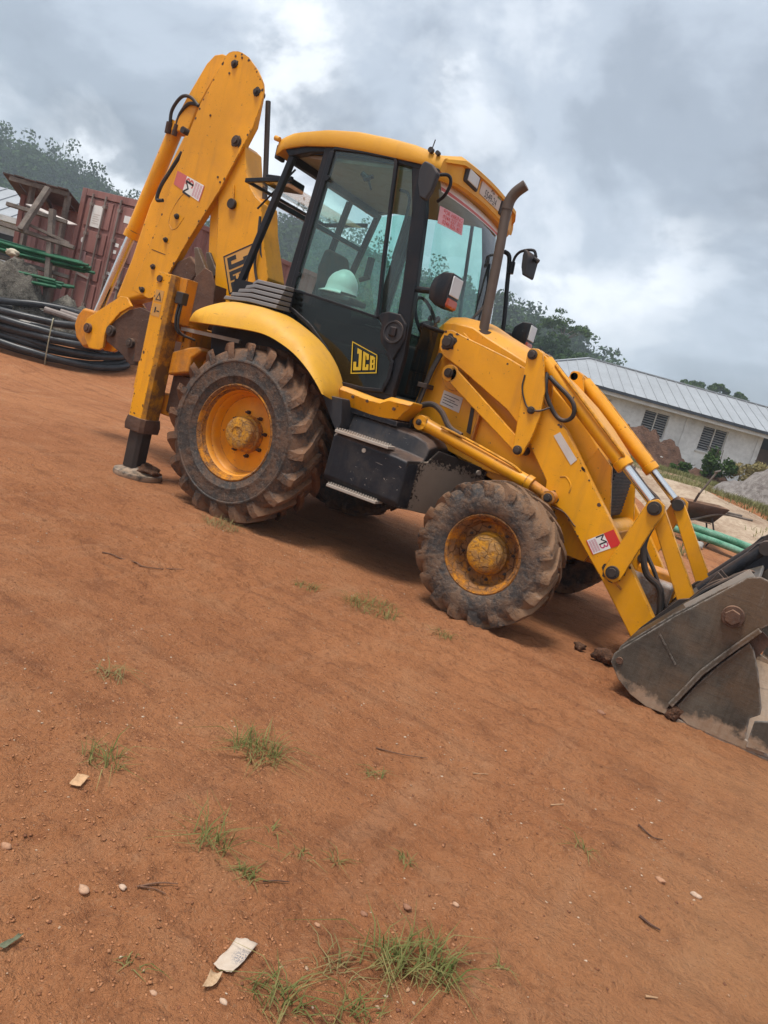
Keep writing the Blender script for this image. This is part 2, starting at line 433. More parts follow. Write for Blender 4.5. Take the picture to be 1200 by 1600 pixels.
def mk_crust(name, paint, mud, rust, amt):
    t = NT(name); v = t.coord()
    vo = t.n('ShaderNodeTexVoronoi', {'Vector': t.n('ShaderNodeVectorMath', {0: v, 1: t.n('ShaderNodeVectorMath', {0: t.n('ShaderNodeTexNoise', {'Vector': v, 'Scale': 9.0, 'Detail': 4.0}).outputs['Color'], 1: (0.09, 0.09, 0.09)}, operation='MULTIPLY').outputs[0]}, operation='ADD').outputs[0], 'Scale': 15.0}, feature='DISTANCE_TO_EDGE').outputs['Distance']
    crack = t.ramp(vo, 0.06, 0.0)
    n = t.noise(v, 9, 8, 0.7); n2 = t.noise(v, 34, 6, 0.7); n3 = t.noise(v, 4, 5, 0.6)
    cov = t.ramp(t.math('ADD', t.math('MULTIPLY', n, 0.7), t.math('MULTIPLY', n3, 0.3)), 0.56 - 0.14 * amt, 0.62 - 0.10 * amt)
    col = t.mix(t.math('MULTIPLY', t.ramp(n2, 0.50, 0.66), 0.8), paint, rust)
    mc = t.mix(t.ramp(n2, 0.35, 0.65), tuple(x * 0.6 for x in mud), mud)
    col = t.mix(cov, col, mc)
    col = t.mix(t.math('MULTIPLY', t.math('MULTIPLY', crack, cov), 0.8), col, tuple(x * 0.35 for x in rust))
    h = t.math('ADD', t.math('MULTIPLY', cov, 1.0), t.math('ADD', t.math('MULTIPLY', n2, 0.6), t.math('MULTIPLY', t.math('MULTIPLY', crack, cov), -0.8)))
    return t.bsdf(col, 0.85, 0, t.bump(h, 0.7, 0.012), 0.25)
def mk_chrome():
    t = NT('chrome_ram_rod'); v = t.coord()
    return t.bsdf((0.72, 0.72, 0.71), t.ramp(t.noise(v, 9, 4), 0.3, 0.7, 0.12, 0.32), 1.0)
M['chrome'] = mk_chrome()

def mk_glass(name, tint, dirt=0.04, dirtcol=(0.45, 0.42, 0.38)):
    t = NT(name)
    tr = t.n('ShaderNodeBsdfTransparent', {0: tint})
    gl = t.n('ShaderNodeBsdfGlossy', {0: (1, 1, 1), 'Roughness': 0.02})
    ge = t.n('ShaderNodeNewGeometry')
    cs = t.math('ABSOLUTE', t.n('ShaderNodeVectorMath', {0: ge.outputs['Normal'], 1: ge.outputs['Incoming']}, operation='DOT_PRODUCT').outputs['Value'])
    fr = t.math('ADD', 0.04, t.math('MULTIPLY', 0.96, t.math('POWER', t.math('SUBTRACT', 1.0, cs), 5.0)))
    m1 = t.n('ShaderNodeMixShader', {0: fr, 1: tr.outputs[0], 2: gl.outputs[0]})
    df = t.n('ShaderNodeBsdfDiffuse', {0: dirtcol})
    v = t.coord()
    dm = t.math('MULTIPLY', t.ramp(t.noise(v, 2.6, 7, 0.6), 0.3, 0.75), dirt)
    m2 = t.n('ShaderNodeMixShader', {0: dm, 1: m1.outputs[0], 2: df.outputs[0]})
    t.t.links.new(m2.outputs[0], t.out.inputs[0])
    return t.m
M['glass'] = mk_glass('green_tinted_cab_glass', (0.80, 0.965, 0.925), 0.06)
M['glass_low'] = mk_glass('dirty_lower_door_glass', (0.30, 0.34, 0.31), 0.015, (0.16, 0.13, 0.10))
M['glass_clear'] = mk_glass('clear_glass', (0.95, 0.98, 0.97), 0.02)

def mk_rubber(name, c, mud, amt, rt):
    t = NT(name); v = t.coord()
    sp = t.n('ShaderNodeSeparateXYZ', {0: v}); rad = t.math('SQRT', t.math('ADD', t.math('POWER', sp.outputs[0], 2.0), t.math('POWER', sp.outputs[2], 2.0)))
    tread = t.ramp(rad, rt * 0.80, rt * 0.97)
    n = t.noise(v, 5.5, 8, 0.68); n2 = t.noise(v, 26, 5, 0.65)
    f = t.math('MULTIPLY', t.ramp(t.math('ADD', t.math('MULTIPLY', n, 0.65), t.math('ADD', t.math('MULTIPLY', n2, 0.35), t.math('MULTIPLY', tread, 0.07))), 0.44, 0.58), t.math('MULTIPLY', amt, t.math('ADD', 0.45, t.math('MULTIPLY', tread, 0.55))))
    base = t.mix(t.ramp(n2, 0.3, 0.7), c, tuple(x * 1.5 for x in c))
    col = t.mix(f, base, mud)
    col = t.mix(t.math('MULTIPLY', t.ramp(t.noise(v, 60, 3), 0.58, 0.70), 0.35), col, (0.24, 0.19, 0.15))
    return t.bsdf(col, t.math('ADD', t.math('MULTIPLY', f, 0.25), 0.62), 0, t.bump(t.math('ADD', n2, t.math('MULTIPLY', f, 0.8)), 0.6, 0.012), 0.3)
M['rubber_rear'] = mk_rubber('muddy_rear_tyre_rubber', (0.036, 0.031, 0.028), (0.185, 0.096, 0.052), 1.15, 0.70)
M['rubber_front'] = mk_rubber('mud_caked_front_tyre_rubber', (0.040, 0.036, 0.034), (0.21, 0.122, 0.070), 1.35, 0.48)

def mk_simple(name, c, rough=0.8, vary=0.25, scale=3.0, metal=0.0, bump=0.2, c2=None, bd=0.01):
    t = NT(name); v = t.coord()
    n = t.noise(v, scale, 7, 0.62); n2 = t.noise(v, scale * 8, 4, 0.6)
    a = tuple(x * (1 - vary) for x in c); b = c2 or tuple(min(1, x * (1 + vary)) for x in c)
    col = t.mix(t.ramp(t.math('ADD', t.math('MULTIPLY', n, 0.7), t.math('MULTIPLY', n2, 0.3)), 0.36, 0.64), a, b)
    return t.bsdf(col, rough, metal, t.bump(t.math('ADD', n2, n), bump, bd), 0.35)

def text(s, size, mtx, mat, name, parent=None, sx=1.0):
    cu = bpy.data.curves.new(name, 'FONT')
    cu.body = s; cu.size = size; cu.align_x = 'CENTER'; cu.align_y = 'CENTER'
    cu.resolution_u = 3; cu.fill_mode = 'FRONT'
    to = bpy.data.objects.new(name + '_tmp', cu); COL.objects.link(to)
    dg = bpy.context.evaluated_depsgraph_get()
    me = bpy.data.meshes.new_from_object(to.evaluated_get(dg))
    bpy.data.objects.remove(to); 
    me.transform(Matrix.Diagonal((sx, 1, 1, 1)))
    me.transform(mtx)
    me.materials.clear(); me.materials.append(mat)
    me.name = name
    o = bpy.data.objects.new(name, me); COL.objects.link(o)
    if parent: o.parent = parent
    return o
def side_mtx(x, y, z, ang=0.0, shear=0.0):
    """text plane on a face that looks towards -y: local x runs along +x turned by ang, local y upwards"""
    c, s = math.cos(ang), math.sin(ang)
    m_ = Matrix(((c, -s, 0, x), (0, 0, -1, y), (s, c, 0, z), (0, 0, 0, 1)))
    return m_
# ================================================================== terrain
# ground height as a function of the distance along the view's horizontal heading, so the yard rises to the rear
HD = Vector((FW.x, FW.y)).normalized()
_hk = np.array([-50, 9.0, 10.5, 12.2, 13.6, 15.6, 18, 28, 36, 60, 120, 3000.0])
_hz = np.array([0, 0, 0.03, 0.17, 0.45, 0.82, 0.86, 0.95, 1.12, 1.6, 2.5, 2.5])
def ground_h(x, y):
    x = np.asarray(x, float); y = np.asarray(y, float)
    D = (x - CAM.x) * HD.x + (y - CAM.y) * HD.y
    base = np.interp(D, _hk, _hz)
    k = np.clip((D - 8.5) / 4, 0, 1)
    und = (fbm(x * 0.35 + 9, y * 0.35 + 4, 4, 2) - 0.5) * (0.05 + 0.30 * k)
    fine = (fbm(x * 2.3, y * 2.3, 4, 11) - 0.5) * 0.030
    # flat where the machine stands
    mx = np.clip(1 - np.maximum(np.abs(x - 1.0) - 3.0, 0) / 1.2, 0, 1) * np.clip(1 - np.maximum(np.abs(y) - 1.4, 0) / 1.0, 0, 1)
    return base + (und + fine) * (1 - 0.85 * mx) - 0.012 * (1 - mx)
def gz(x, y): return float(ground_h(x, y))

def mk_soil():
    t = NT('red_laterite_soil'); v = t.coord()
    a = t.noise(v, 0.55, 6, 0.6); b = t.noise(v, 2.6, 8, 0.68); c = t.noise(v, 20, 7, 0.72); d = t.noise(v, 120, 3, 0.6); g = t.noise(v, 48, 5, 0.7); e = t.noise(v, 6.5, 8, 0.7, 0.4)
    col = t.mix(t.ramp(a, 0.32, 0.68), (0.385, 0.146, 0.058), (0.500, 0.210, 0.089))
    col = t.mix(t.math('MULTIPLY', t.ramp(b, 0.52, 0.70), 0.65), col, (0.50, 0.245, 0.120))
    col = t.mix(t.math('MULTIPLY', t.ramp(b, 0.46, 0.30), 0.65), col, (0.205, 0.074, 0.032))
    col = t.mix(t.math('MULTIPLY', t.ramp(e, 0.57, 0.68), 0.55), col, (0.20, 0.073, 0.034))
    col = t.mix(t.math('MULTIPLY', t.ramp(e, 0.40, 0.28), 0.45), col, (0.53, 0.275, 0.145))
    # dragged tyre and scraping marks
    st = t.noise(t.mapv(v, (0.45, 6.0, 1), rot=(0, 0, 0.22)), 1.5, 7, 0.62)
    col = t.mix(t.math('MULTIPLY', t.ramp(st, 0.53, 0.68), 0.45), col, (0.205, 0.078, 0.036))
    st2 = t.noise(t.mapv(v, (5.0, 0.6, 1), rot=(0, 0, 0.5)), 1.2, 7, 0.62)
    col = t.mix(t.math('MULTIPLY', t.ramp(st2, 0.56, 0.70), 0.35), col, (0.50, 0.25, 0.13))
    col = t.mix(t.math('MULTIPLY', t.ramp(c, 0.56, 0.70), 0.6), col, (0.165, 0.061, 0.029))
    col = t.mix(t.math('MULTIPLY', t.ramp(c, 0.40, 0.27), 0.5), col, (0.53, 0.27, 0.14))
    col = t.mix(t.math('MULTIPLY', t.ramp(d, 0.60, 0.74), 0.5), col, (0.56, 0.34, 0.20))
    col = t.mix(t.math('MULTIPLY', t.ramp(g, 0.55, 0.69), 0.50), col, (0.18, 0.065, 0.029))
    col = t.mix(t.math('MULTIPLY', t.ramp(g, 0.42, 0.30), 0.45), col, (0.56, 0.29, 0.15))
    s = t.n('ShaderNodeSeparateXYZ', {0: v})
    pal = t.math('MULTIPLY', t.ramp(t.math('ADD', s.outputs[0], t.math('MULTIPLY', t.math('SUBTRACT', a, 0.5), 3.0)), 3.3, 4.8), t.ramp(s.outputs[1], 1.0, -1.0))
    col = t.mix(t.math('MULTIPLY', pal, 0.55), col, (0.53, 0.285, 0.135))
    D = t.n('ShaderNodeVectorMath', {0: v, 1: (HD.x, HD.y, 0)}, operation='DOT_PRODUCT').outputs['Value']
    off = CAM.x * HD.x + CAM.y * HD.y
    far = t.ramp(t.math('ADD', D, t.math('MULTIPLY', t.math('SUBTRACT', a, 0.5), 7.0)), off + 15.5, off + 18.5)
    scrub = t.mix(t.ramp(b, 0.42, 0.6), (0.32, 0.20, 0.12), (0.13, 0.135, 0.05))
    col = t.mix(far, col, scrub)
    h = t.math('ADD', t.math('ADD', t.math('MULTIPLY', b, 1.2), t.math('MULTIPLY', c, 1.0)), t.math('ADD', t.math('MULTIPLY', d, 0.25), t.math('ADD', t.math('MULTIPLY', e, 0.9), t.math('ADD', t.math('MULTIPLY', st, 0.8), t.math('MULTIPLY', g, 0.7)))))
    return t.bsdf(col, 0.93, 0, t.bump(h, 1.0, 0.04), 0.2)
M['soil'] = mk_soil()

def axis(lo, a, b, hi, step, grow=1.12):
    core = list(np.arange(a, b, step)); s = step; x = b; out = []
    while x < hi:
        out.append(x); s *= grow; x += s
    x = a; s = step; pre = []
    while True:
        s *= grow; x -= s
        if x < lo: break
        pre.append(x)
    return np.array([lo] + pre[::-1] + core + out + [hi])
gx = axis(-430, 0.2, 4.6, 330, 0.018, 1.05); gy = axis(-60, -4.8, -1.6, 420, 0.018, 1.05)
X, Y = np.meshgrid(gx, gy)
Zg = ground_h(X, Y)
near = np.clip(1 - np.hypot(X - CAM.x, Y - CAM.y) / 9.0, 0, 1)
def relief(x, y):
    # loose, churned patches between compacted ones, and two shallow wheel ruts
    patch = np.clip((fbm(x * 0.9 + 3, y * 0.9 + 8, 4, 61) - 0.47) * 6, 0, 1)
    z = (fbm(x * 11, y * 11, 3, 31) - 0.5) * 0.014 + patch * (fbm(x * 22, y * 22, 3, 41) - 0.45) * 0.042
    u = (x - 2.2) * 0.36 + (y + 2.6) * 0.93 + 0.12 * np.sin(x * 0.9)
    for o_ in (0.0, -1.55):
        d = np.abs(u - o_) / 0.22; rut = np.clip(1 - d, 0, 1)
        lug = np.clip(np.sin((x * 0.93 - y * 0.36 + np.abs(u - o_) * 0.8) * 34), 0, 1)
        z = z - 0.014 * rut ** 0.5 * (fbm(x * 0.8, y * 0.8, 3, 77) > 0.42) + 0.009 * rut * lug * np.clip((fbm(x * 1.1, y * 1.1, 3, 78) - 0.45) * 8, 0, 1)
    return z
Zg = Zg + relief(X, Y) * np.clip(near * 3, 0, 1)
V = np.stack([X.ravel(), Y.ravel(), Zg.ravel()], 1)
nx, ny = len(gx), len(gy)
idx = np.arange(nx * ny).reshape(ny, nx)
F = np.stack([idx[:-1, :-1].ravel(), idx[:-1, 1:].ravel(), idx[1:, 1:].ravel(), idx[1:, :-1].ravel()], 1)
ground = fast('ground', V, F, M['soil'], smooth=True)
tag(ground, 'packed red laterite soil of the construction yard', 'ground', kind='structure')

# ================================================================== backhoe loader
# machine frame: x forward, y to its left (far side), z up, origin under the rear axle
BH = empty('backhoe_loader')
tag(BH, 'muddy yellow backhoe loader parked on red soil with its hoe folded up', 'backhoe')

# ---- wheels
def make_wheel(name, cx, cz, yo, s, tyre_prof, R0, Rl, nl, wy, lugw, rim_prof, hub, mats, studs, parent):
    """s = -1 near side, +1 far side; yo = distance of the rim's outer flange from the centre line; profiles run from outside in"""
    wroot = empty(name, (cx, 0, cz), parent=parent)
    mt = MB().lathe([(r, s * (yo + y)) for r, y in tyre_prof], (0, 0, 0), 72, closed=True)
    # chevron lugs, left and right halves offset by half a pitch
    yc = yo - wy / 2 + 0.015
    for side in (1, -1):
        for k in range(nl):
            a0 = 2 * math.pi * (k + (0.5 if side < 0 else 0)) / nl
            secs = []
            for q, (fy, da) in enumerate([(1.04, -0.02), (0.97, 0.0), (0.72, 0.10), (0.40, 0.22), (-0.03, 0.36)]):
                y = s * (yc + side * fy * wy / 2)
                a = a0 + da * 6.2 / nl * 3.0
                rt = Rl - (0.085 * Rl if q == 0 else 0.012 if q == 1 else 0)
                rb = R0 - 0.055
                if q == 0: rb = R0 - 0.10
                hw = lugw / 2 * (0.8 if q == 4 else 1.0)
                jit = 0.004 * math.sin(k * 3.1 + q)
                ring = []
                for r, w_ in ((rb, hw * 1.35), (rt + jit, hw), (rt + jit, -hw), (rb, -hw * 1.35)):
                    aa = a + w_ / Rl
                    ring.append((r * math.cos(aa), y, r * math.sin(aa)))
                secs.append(ring)
            mt.loft(secs)
    tyre = mt.build('tyre', mats[0], wroot, ang=40)
    rim = MB().lathe([(r, s * (yo + y)) for r, y in rim_prof], (0, 0, 0), 64).build('rim', mats[1], wroot, ang=38)
    hb = MB().lathe([(r, s * (yo + y)) for r, y in hub], (0, 0, 0), 32).build('hub', mats[2], wroot, ang=40)
    n, rr, y0, y1, rs = studs
    for k in range(n):
        a = 2 * math.pi * (k + 0.3) / n
        p = (rr * math.cos(a), rr * math.sin(a))
        MB().cyl((p[0], s * (yo + y0), p[1]), (p[0], s * (yo + y1), p[1]), rs, n=6).cyl((p[0], s * (yo + y1), p[1]), (p[0], s * (yo + y1 + 0.022), p[1]), rs * 0.55, n=8).build('wheel_stud', M['steel_dark'], wroot)
    return wroot
tp_r = [(0.345, -0.05), (0.362, -0.008), (0.385, 0.006), (0.425, 0.017), (0.432, 0.024), (0.444, 0.025), (0.452, 0.021), (0.50, 0.030), (0.535, 0.029), (0.542, 0.035), (0.552, 0.034), (0.558, 0.026), (0.60, 0.010), (0.635, -0.018), (0.655, -0.055), (0.660, -0.12), (0.663, -0.205),
        (0.660, -0.29), (0.655, -0.355), (0.635, -0.392), (0.60, -0.42), (0.50, -0.44), (0.40, -0.42), (0.345, -0.36)]
rp_r = [(0.345, -0.02), (0.372, -0.012), (0.376, 0.0), (0.366, 0.006), (0.355, -0.004), (0.348, -0.035), (0.334, -0.060), (0.326, -0.075), (0.325, -0.115), (0.312, -0.130), (0.306, -0.165), (0.296, -0.19), (0.25, -0.196), (0.20, -0.185), (0.06, -0.185)]
hb_r = [(0.0, -0.046), (0.05, -0.046), (0.052, -0.040), (0.108, -0.042), (0.122, -0.050), (0.126, -0.060), (0.128, -0.12), (0.142, -0.13), (0.147, -0.185)]
tp_f = [(0.245, -0.04), (0.258, -0.004), (0.28, 0.012), (0.33, 0.024), (0.37, 0.022), (0.415, 0.008), (0.448, -0.016), (0.466, -0.05), (0.470, -0.13), (0.466, -0.22), (0.446, -0.26), (0.40, -0.29), (0.33, -0.305), (0.27, -0.295), (0.245, -0.25)]
rp_f = [(0.246, -0.02), (0.262, -0.010), (0.267, 0.0), (0.258, 0.006), (0.247, -0.002), (0.240, -0.030), (0.222, -0.045), (0.216, -0.058), (0.212, -0.095), (0.20, -0.115), (0.15, -0.12), (0.05, -0.12)]
hb_f = [(0.0, -0.012), (0.07, -0.014), (0.110, -0.022), (0.122, -0.036), (0.128, -0.075), (0.140, -0.085), (0.145, -0.12)]
M['hub_tan'] = mk_crust('dried_mud_on_yellow_hub', (0.60, 0.27, 0.02), (0.42, 0.23, 0.085), (0.20, 0.09, 0.04), 0.75)
M['rim_crust'] = mk_crust('rusty_mud_caked_rim', (0.50, 0.19, 0.015), (0.30, 0.145, 0.06), (0.135, 0.055, 0.025), 0.9)
for s in (-1, 1):
    make_wheel('rear_wheel', 0, 0.682, 1.098, s, tp_r, 0.66, 0.702, 20, 0.43, 0.058, rp_r, hb_r, (M['rubber_rear'], M['rim_rear'], M['hub_tan']), (8, 0.172, -0.19, -0.160, 0.015), BH)
    MB().lathe([(0.373, s * 1.085), (0.3785, s * 1.099), (0.367, s * 1.1065), (0.3535, s * 1.095), (0.3465, s * 1.063), (0.334, s * 1.040)], (0, 0, 0), 64).build('rim_flange', M['rim_crust'], [o for o in BH.children if o.name.startswith('rear_wheel')][-1], ang=38)
    make_wheel('front_wheel', 2.188, 0.468, 1.049, s, tp_f, 0.474, 0.485, 18, 0.30, 0.058, rp_f, hb_f, (M['rubber_front'], M['rim_crust'], M['hub_tan']), (8, 0.175, -0.125, -0.11, 0.011), BH)

# ---- chassis, axles, transmission
MB().box(-1.0, 2.55, -0.40, -0.28, 0.62, 0.86).box(-1.0, 2.55, 0.28, 0.40, 0.62, 0.86).box(0.9, 1.5, -0.28, 0.28, 0.5, 0.9).box(2.3, 2.62, -0.42, 0.42, 0.55, 0.88).build('chassis', M['steel_dark'], BH, 0.01)
MB().cyl((0, -0.95, 0.682), (0, 0.95, 0.682), 0.13, n=20).cyl((0, -0.2, 0.66), (0, 0.2, 0.66), 0.24, n=20).build('rear_axle', M['steel_dark'], BH)
MB().cyl((2.188, -0.92, 0.468), (2.188, 0.92, 0.468), 0.085, n=16).box(2.05, 2.32, -0.22, 0.22, 0.36, 0.66).cyl((2.188, -0.84, 0.34), (2.188, -0.84, 0.62), 0.09).cyl((2.188, 0.84, 0.34), (2.188, 0.84, 0.62), 0.09).build('front_axle', M['yellow_dirty'], BH, 0.01)
MB().cyl((0.2, 0.05, 0.6), (2.05, 0.05, 0.5), 0.045, n=14).build('drive_shaft', M['steel_dark'], BH)

M['louvre'] = weathered('dusty_grey_louvre_plastic', (0.17, 0.165, 0.165), 0.6, dirt=(0.2, 0.15, 0.11), dirt_amt=0.3, dust=0.4, chip_amt=0.05)
# ---- fenders
Tt = [(-0.837, 1.420, -0.95), (-0.80, 1.512, -0.87), (-0.66, 1.600, -0.81), (-0.494, 1.654, -0.78), (-0.249, 1.674, -0.78), (-0.024, 1.658, -0.78), (0.186, 1.599, -0.78), (0.378, 1.514, -0.78), (0.540, 1.385, -0.78), (0.644, 1.244, -0.78), (0.676, 1.161, -0.78)]
Ll = [(-0.832, 1.410, -0.957), (-0.620, 1.422, -1.05), (-0.438, 1.436, -1.09), (-0.260, 1.450, -1.10), (-0.060, 1.464, -1.10), (0.090, 1.462, -1.10), (0.245, 1.430, -1.10), (0.388, 1.381, -1.10), (0.531, 1.303, -1.10), (0.645, 1.218, -1.10), (0.706, 1.162, -1.10)]
for s in (-1, 1):
    rings = []
    Ts = catmull([(a, c, b) for a, b, c in Tt], 3); Ls = catmull([(a, c, b) for a, b, c in Ll], 3)
    for T_, L_ in zip(Ts, Ls):
        x1, z1, y1 = T_.x, T_.z, -T_.y; x0, z0 = L_.x, L_.z
        yo = -L_.y; dy = yo - y1
        def P(x, y, z): return (x, s * y, z)
        def B(f, g, dz=0.0): return P(x1 * (1 - g) + x0 * g, y1 + dy * f, z1 * (1 - g) + z0 * g + dz)
        ring = [P(x1, min(0.735, y1), z1 - 0.01), B(0, 0), B(0.35, 0.05, 0.006), B(0.62, 0.20, 0.010), B(0.82, 0.42, 0.010), B(0.95, 0.72, 0.004), B(1.0, 1.0), P(x0, yo - min(0.03, dy * 0.5 + 0.004), z0 - 0.004),
                B(0.78, 0.62, -0.012), B(0.4, 0.16, -0.03), P(x1, y1, z1 - 0.05), P(x1, min(0.735, y1), z1 - 0.05)]
        rings.append(ring)
    MB().loft(rings).build('fender', M['yellow_fender'], BH, ang=50)
    # dark mudguard below the front of the fender
    MB().prism([(0.590, 1.157), (0.770, 1.166), (0.820, 0.997), (0.800, 0.910), (0.693, 1.028)], s * 0.70, s * 0.93).build('mudguard', M['plastic'], BH, 0.008)
    # inner wheel arch
    rings = [[(p.x * 0.97, s * 0.705, p.z - 0.03), (p.x * 0.97, s * 0.69, p.z - 0.03), (p.x * 0.85, s * 0.69, 0.95), (p.x * 0.85, s * 0.705, 0.95)] for p in Ts]
    MB().loft(rings).build('wheel_arch', M['plastic'], BH)
    # louvred cover behind the cab
    for k in range(5):
        z = 1.655 + k * 0.040
        sh = 0.055 * k
        MB().loft([[( -0.62 + sh, s * (0.60), z), (-0.62 + sh, s * (0.86 - 0.012 * k), z), (-0.62 + sh + 0.01, s * (0.86 - 0.012 * k), z + 0.030), (-0.62 + sh + 0.01, s * 0.60, z + 0.034)],
                   [(-0.30, s * 0.60, z + 0.035), (-0.30, s * (0.935 - 0.014 * k), z + 0.02), (-0.30, s * (0.930 - 0.014 * k), z + 0.050), (-0.30, s * 0.60, z + 0.069)],
                   [(-0.03, s * 0.60, z + 0.035), (-0.03, s * (0.91 - 0.014 * k), z + 0.02), (-0.03, s * (0.905 - 0.014 * k), z + 0.050), (-0.03, s * 0.60, z + 0.069)]]).build('louvre', M['louvre'], BH, 0.006)
    MB().box(-0.60, -0.04, s * 0.58, s * 0.80, 1.60, 1.84).build('louvre_cover', M['black'], BH)

# ---- cab
CAB = empty('cab', parent=BH)
BK = M['black']
LEN = 0.72
def vside(s, y0, y1):
    return (s * y0, s * y1) if s > 0 else (-y1, -y0)
for s in (-1, 1):
    ya, yb = vside(s, 0.66, 0.735)
    MB().strip([(-0.03, 2.955), (-0.062, 2.40), (-0.10, 1.86), (-0.135, 1.70)], 0.085, ya, yb).build('door_pillar', BK, CAB, 0.012)
    ya, yb = vside(s, 0.67, 0.72)
    MB().strip([(-0.385, 2.86), (-0.50, 2.36), (-0.64, 1.77)], 0.055, ya, yb).build('rear_pillar', BK, CAB, 0.01)
    ya, yb = vside(s, 0.655, 0.725)
    MB().strip([(0.765, 2.92), (0.868, 2.60), (0.952, 2.08), (1.010, 1.55), (1.00, 1.27)], 0.115, ya, yb).build('front_pillar', BK, CAB, 0.015)
    ya, yb = vside(s, 0.66, 0.728)
    MB().prism([(-0.46, 2.90), (-0.26, 2.945), (0.04, 2.965), (0.32, 2.955), (0.60, 2.935), (0.84, 2.915), (0.86, 2.86), (0.60, 2.895), (0.3, 2.915), (0.02, 2.92), (-0.2, 2.90), (-0.40, 2.85)], ya, yb).build('roof_rail', BK, CAB, 0.008)
    MB().prism([(-0.66, 1.79), (-0.14, 1.86), (-0.12, 1.68), (-0.60, 1.62)], *vside(s, 0.60, 0.715)).build('rear_waist_panel', BK, CAB, 0.01)
    # body panel between the door and the wheel arch
    MB().prism([(-0.135, 1.74), (0.011, 1.716), (0.2, 1.635), (0.393, 1.508), (0.53, 1.36), (0.607, 1.262), (0.99, 1.285), (1.06, 1.30), (1.06, 1.24), (0.60, 1.22), (0.50, 1.33), (0.36, 1.47), (0.18, 1.60), (0.0, 1.68), (-0.135, 1.68)], *vside(s, 0.66, 0.722)).build('door_sill', BK, CAB, 0.008)
# doors
for s in (-1, 1):
    door = empty('cab_door', parent=BH)
    ya, yb = vside(s, 0.715, 0.748)
    MB().strip([(0.012, 2.915), (0.03, 2.945), (0.30, 2.942), (0.575, 2.925), (0.592, 2.90), (0.632, 2.632), (0.70, 2.2), (0.775, 1.80)], 0.026, ya, yb).build('door_frame', BK, door, 0.006)
    MB().strip([(0.012, 2.92), (-0.022, 2.40), (-0.052, 1.87), (-0.045, 1.73)], 0.042, ya, yb).build('door_hinge_rail', BK, door, 0.006)
    MB().strip([(-0.045, 1.72), (0.011, 1.702), (0.20, 1.622), (0.393, 1.490), (0.53, 1.34), (0.607, 1.262), (0.80, 1.268), (0.975, 1.295), (1.0, 1.40), (0.995, 1.511), (0.93, 1.575)], 0.030, ya, yb).build('door_edge_trim', BK, door, 0.006)
    MB().prism([(0.775, 1.81), (0.80, 1.84), (0.86, 1.86), (0.96, 1.86), (1.03, 1.80), (1.05, 1.70), (1.02, 1.60), (0.995, 1.52), (0.93, 1.575), (0.86, 1.63), (0.83, 1.70), (0.825, 1.755)], ya, yb).build('lock_panel', BK, door, 0.012)
    MB().lathe([(0.085, 0), (0.082, s * 0.012), (0.070, s * 0.012), (0.066, s * 0.004), (0.03, s * 0.004), (0.0, s * 0.004)], (0.945, s * 0.7495, 1.725), 32).build('lock_ring', M['plastic'], door)
    MB().box(0.915, 0.975, *vside(s, 0.752, 0.775), 1.69, 1.76).build('door_handle', BK, door, 0.01)
    MB().strip([(-0.035, 1.862), (0.35, 1.835), (0.775, 1.80)], 0.018, ya, yb).build('door_waist_bar', BK, door, 0.003)
    yg = vside(s, 0.727, 0.733)
    MB().prism([(0.012, 2.925), (0.30, 2.930), (0.575, 2.912), (0.592, 2.88), (0.70, 2.2), (0.770, 1.808), (0.35, 1.843), (-0.045, 1.868), (-0.022, 2.40)], *yg).build('upper_door_glass', M['glass'], door, label='large green tinted upper door pane')
    MB().prism([(-0.045, 1.852), (0.35, 1.827), (0.775, 1.792), (0.825, 1.75), (0.83, 1.70), (0.86, 1.63), (0.93, 1.575), (0.99, 1.50), (0.995, 1.40), (0.97, 1.295), (0.80, 1.268), (0.607, 1.262), (0.53, 1.34), (0.393, 1.49), (0.20, 1.622), (0.011, 1.702), (-0.045, 1.72)], *yg).build('lower_door_glass', M['glass_low'], door, label='dark dirty lower door pane')
    for hx, hz in ((0.035, 2.72), (-0.02, 1.98)):
        MB().cyl((hx, s * 0.74, hz), (hx, s * 0.765, hz), 0.020, n=14).build('hinge_knob', BK, door)
    # fixed quarter pane between door and front pillar
    MB().prism([(0.60, 2.925), (0.745, 2.905), (0.815, 2.60), (0.90, 2.08), (0.93, 1.87), (0.80, 1.85), (0.785, 1.80), (0.705, 2.2), (0.64, 2.632)], *vside(s, 0.690, 0.696)).build('quarter_glass', M['glass'], CAB)
    if s > 0: MB().prism([(-0.07, 2.90), (-0.375, 2.83), (-0.60, 1.83), (-0.12, 1.87)], *vside(s, 0.690, 0.696)).build('rear_side_glass', M['glass'], CAB)
# gas strut and inner grab rail of the near door
MB().tube([(0.62, -0.64, 2.74), (0.69, -0.62, 2.72), (0.72, -0.62, 2.60), (0.70, -0.62, 2.25)], 0.012, 8).build('grab_rail', BK, CAB)
MB().cyl((0.30, -0.70, 2.80), (0.36, -0.69, 2.77), 0.022, n=10).cyl((0.36, -0.69, 2.77), (0.40, -0.68, 2.70), 0.008, n=8).cyl((0.40, -0.70, 2.79), (0.33, -0.70, 2.76), 0.016, n=8).build('window_catch', BK, CAB)
MB().box(0.54, 0.58, -0.71, -0.66, 2.07, 2.22).cyl((0.51, -0.70, 2.04), (0.59, -0.69, 2.08), 0.02, n=10).build('window_latch', BK, CAB, 0.006)

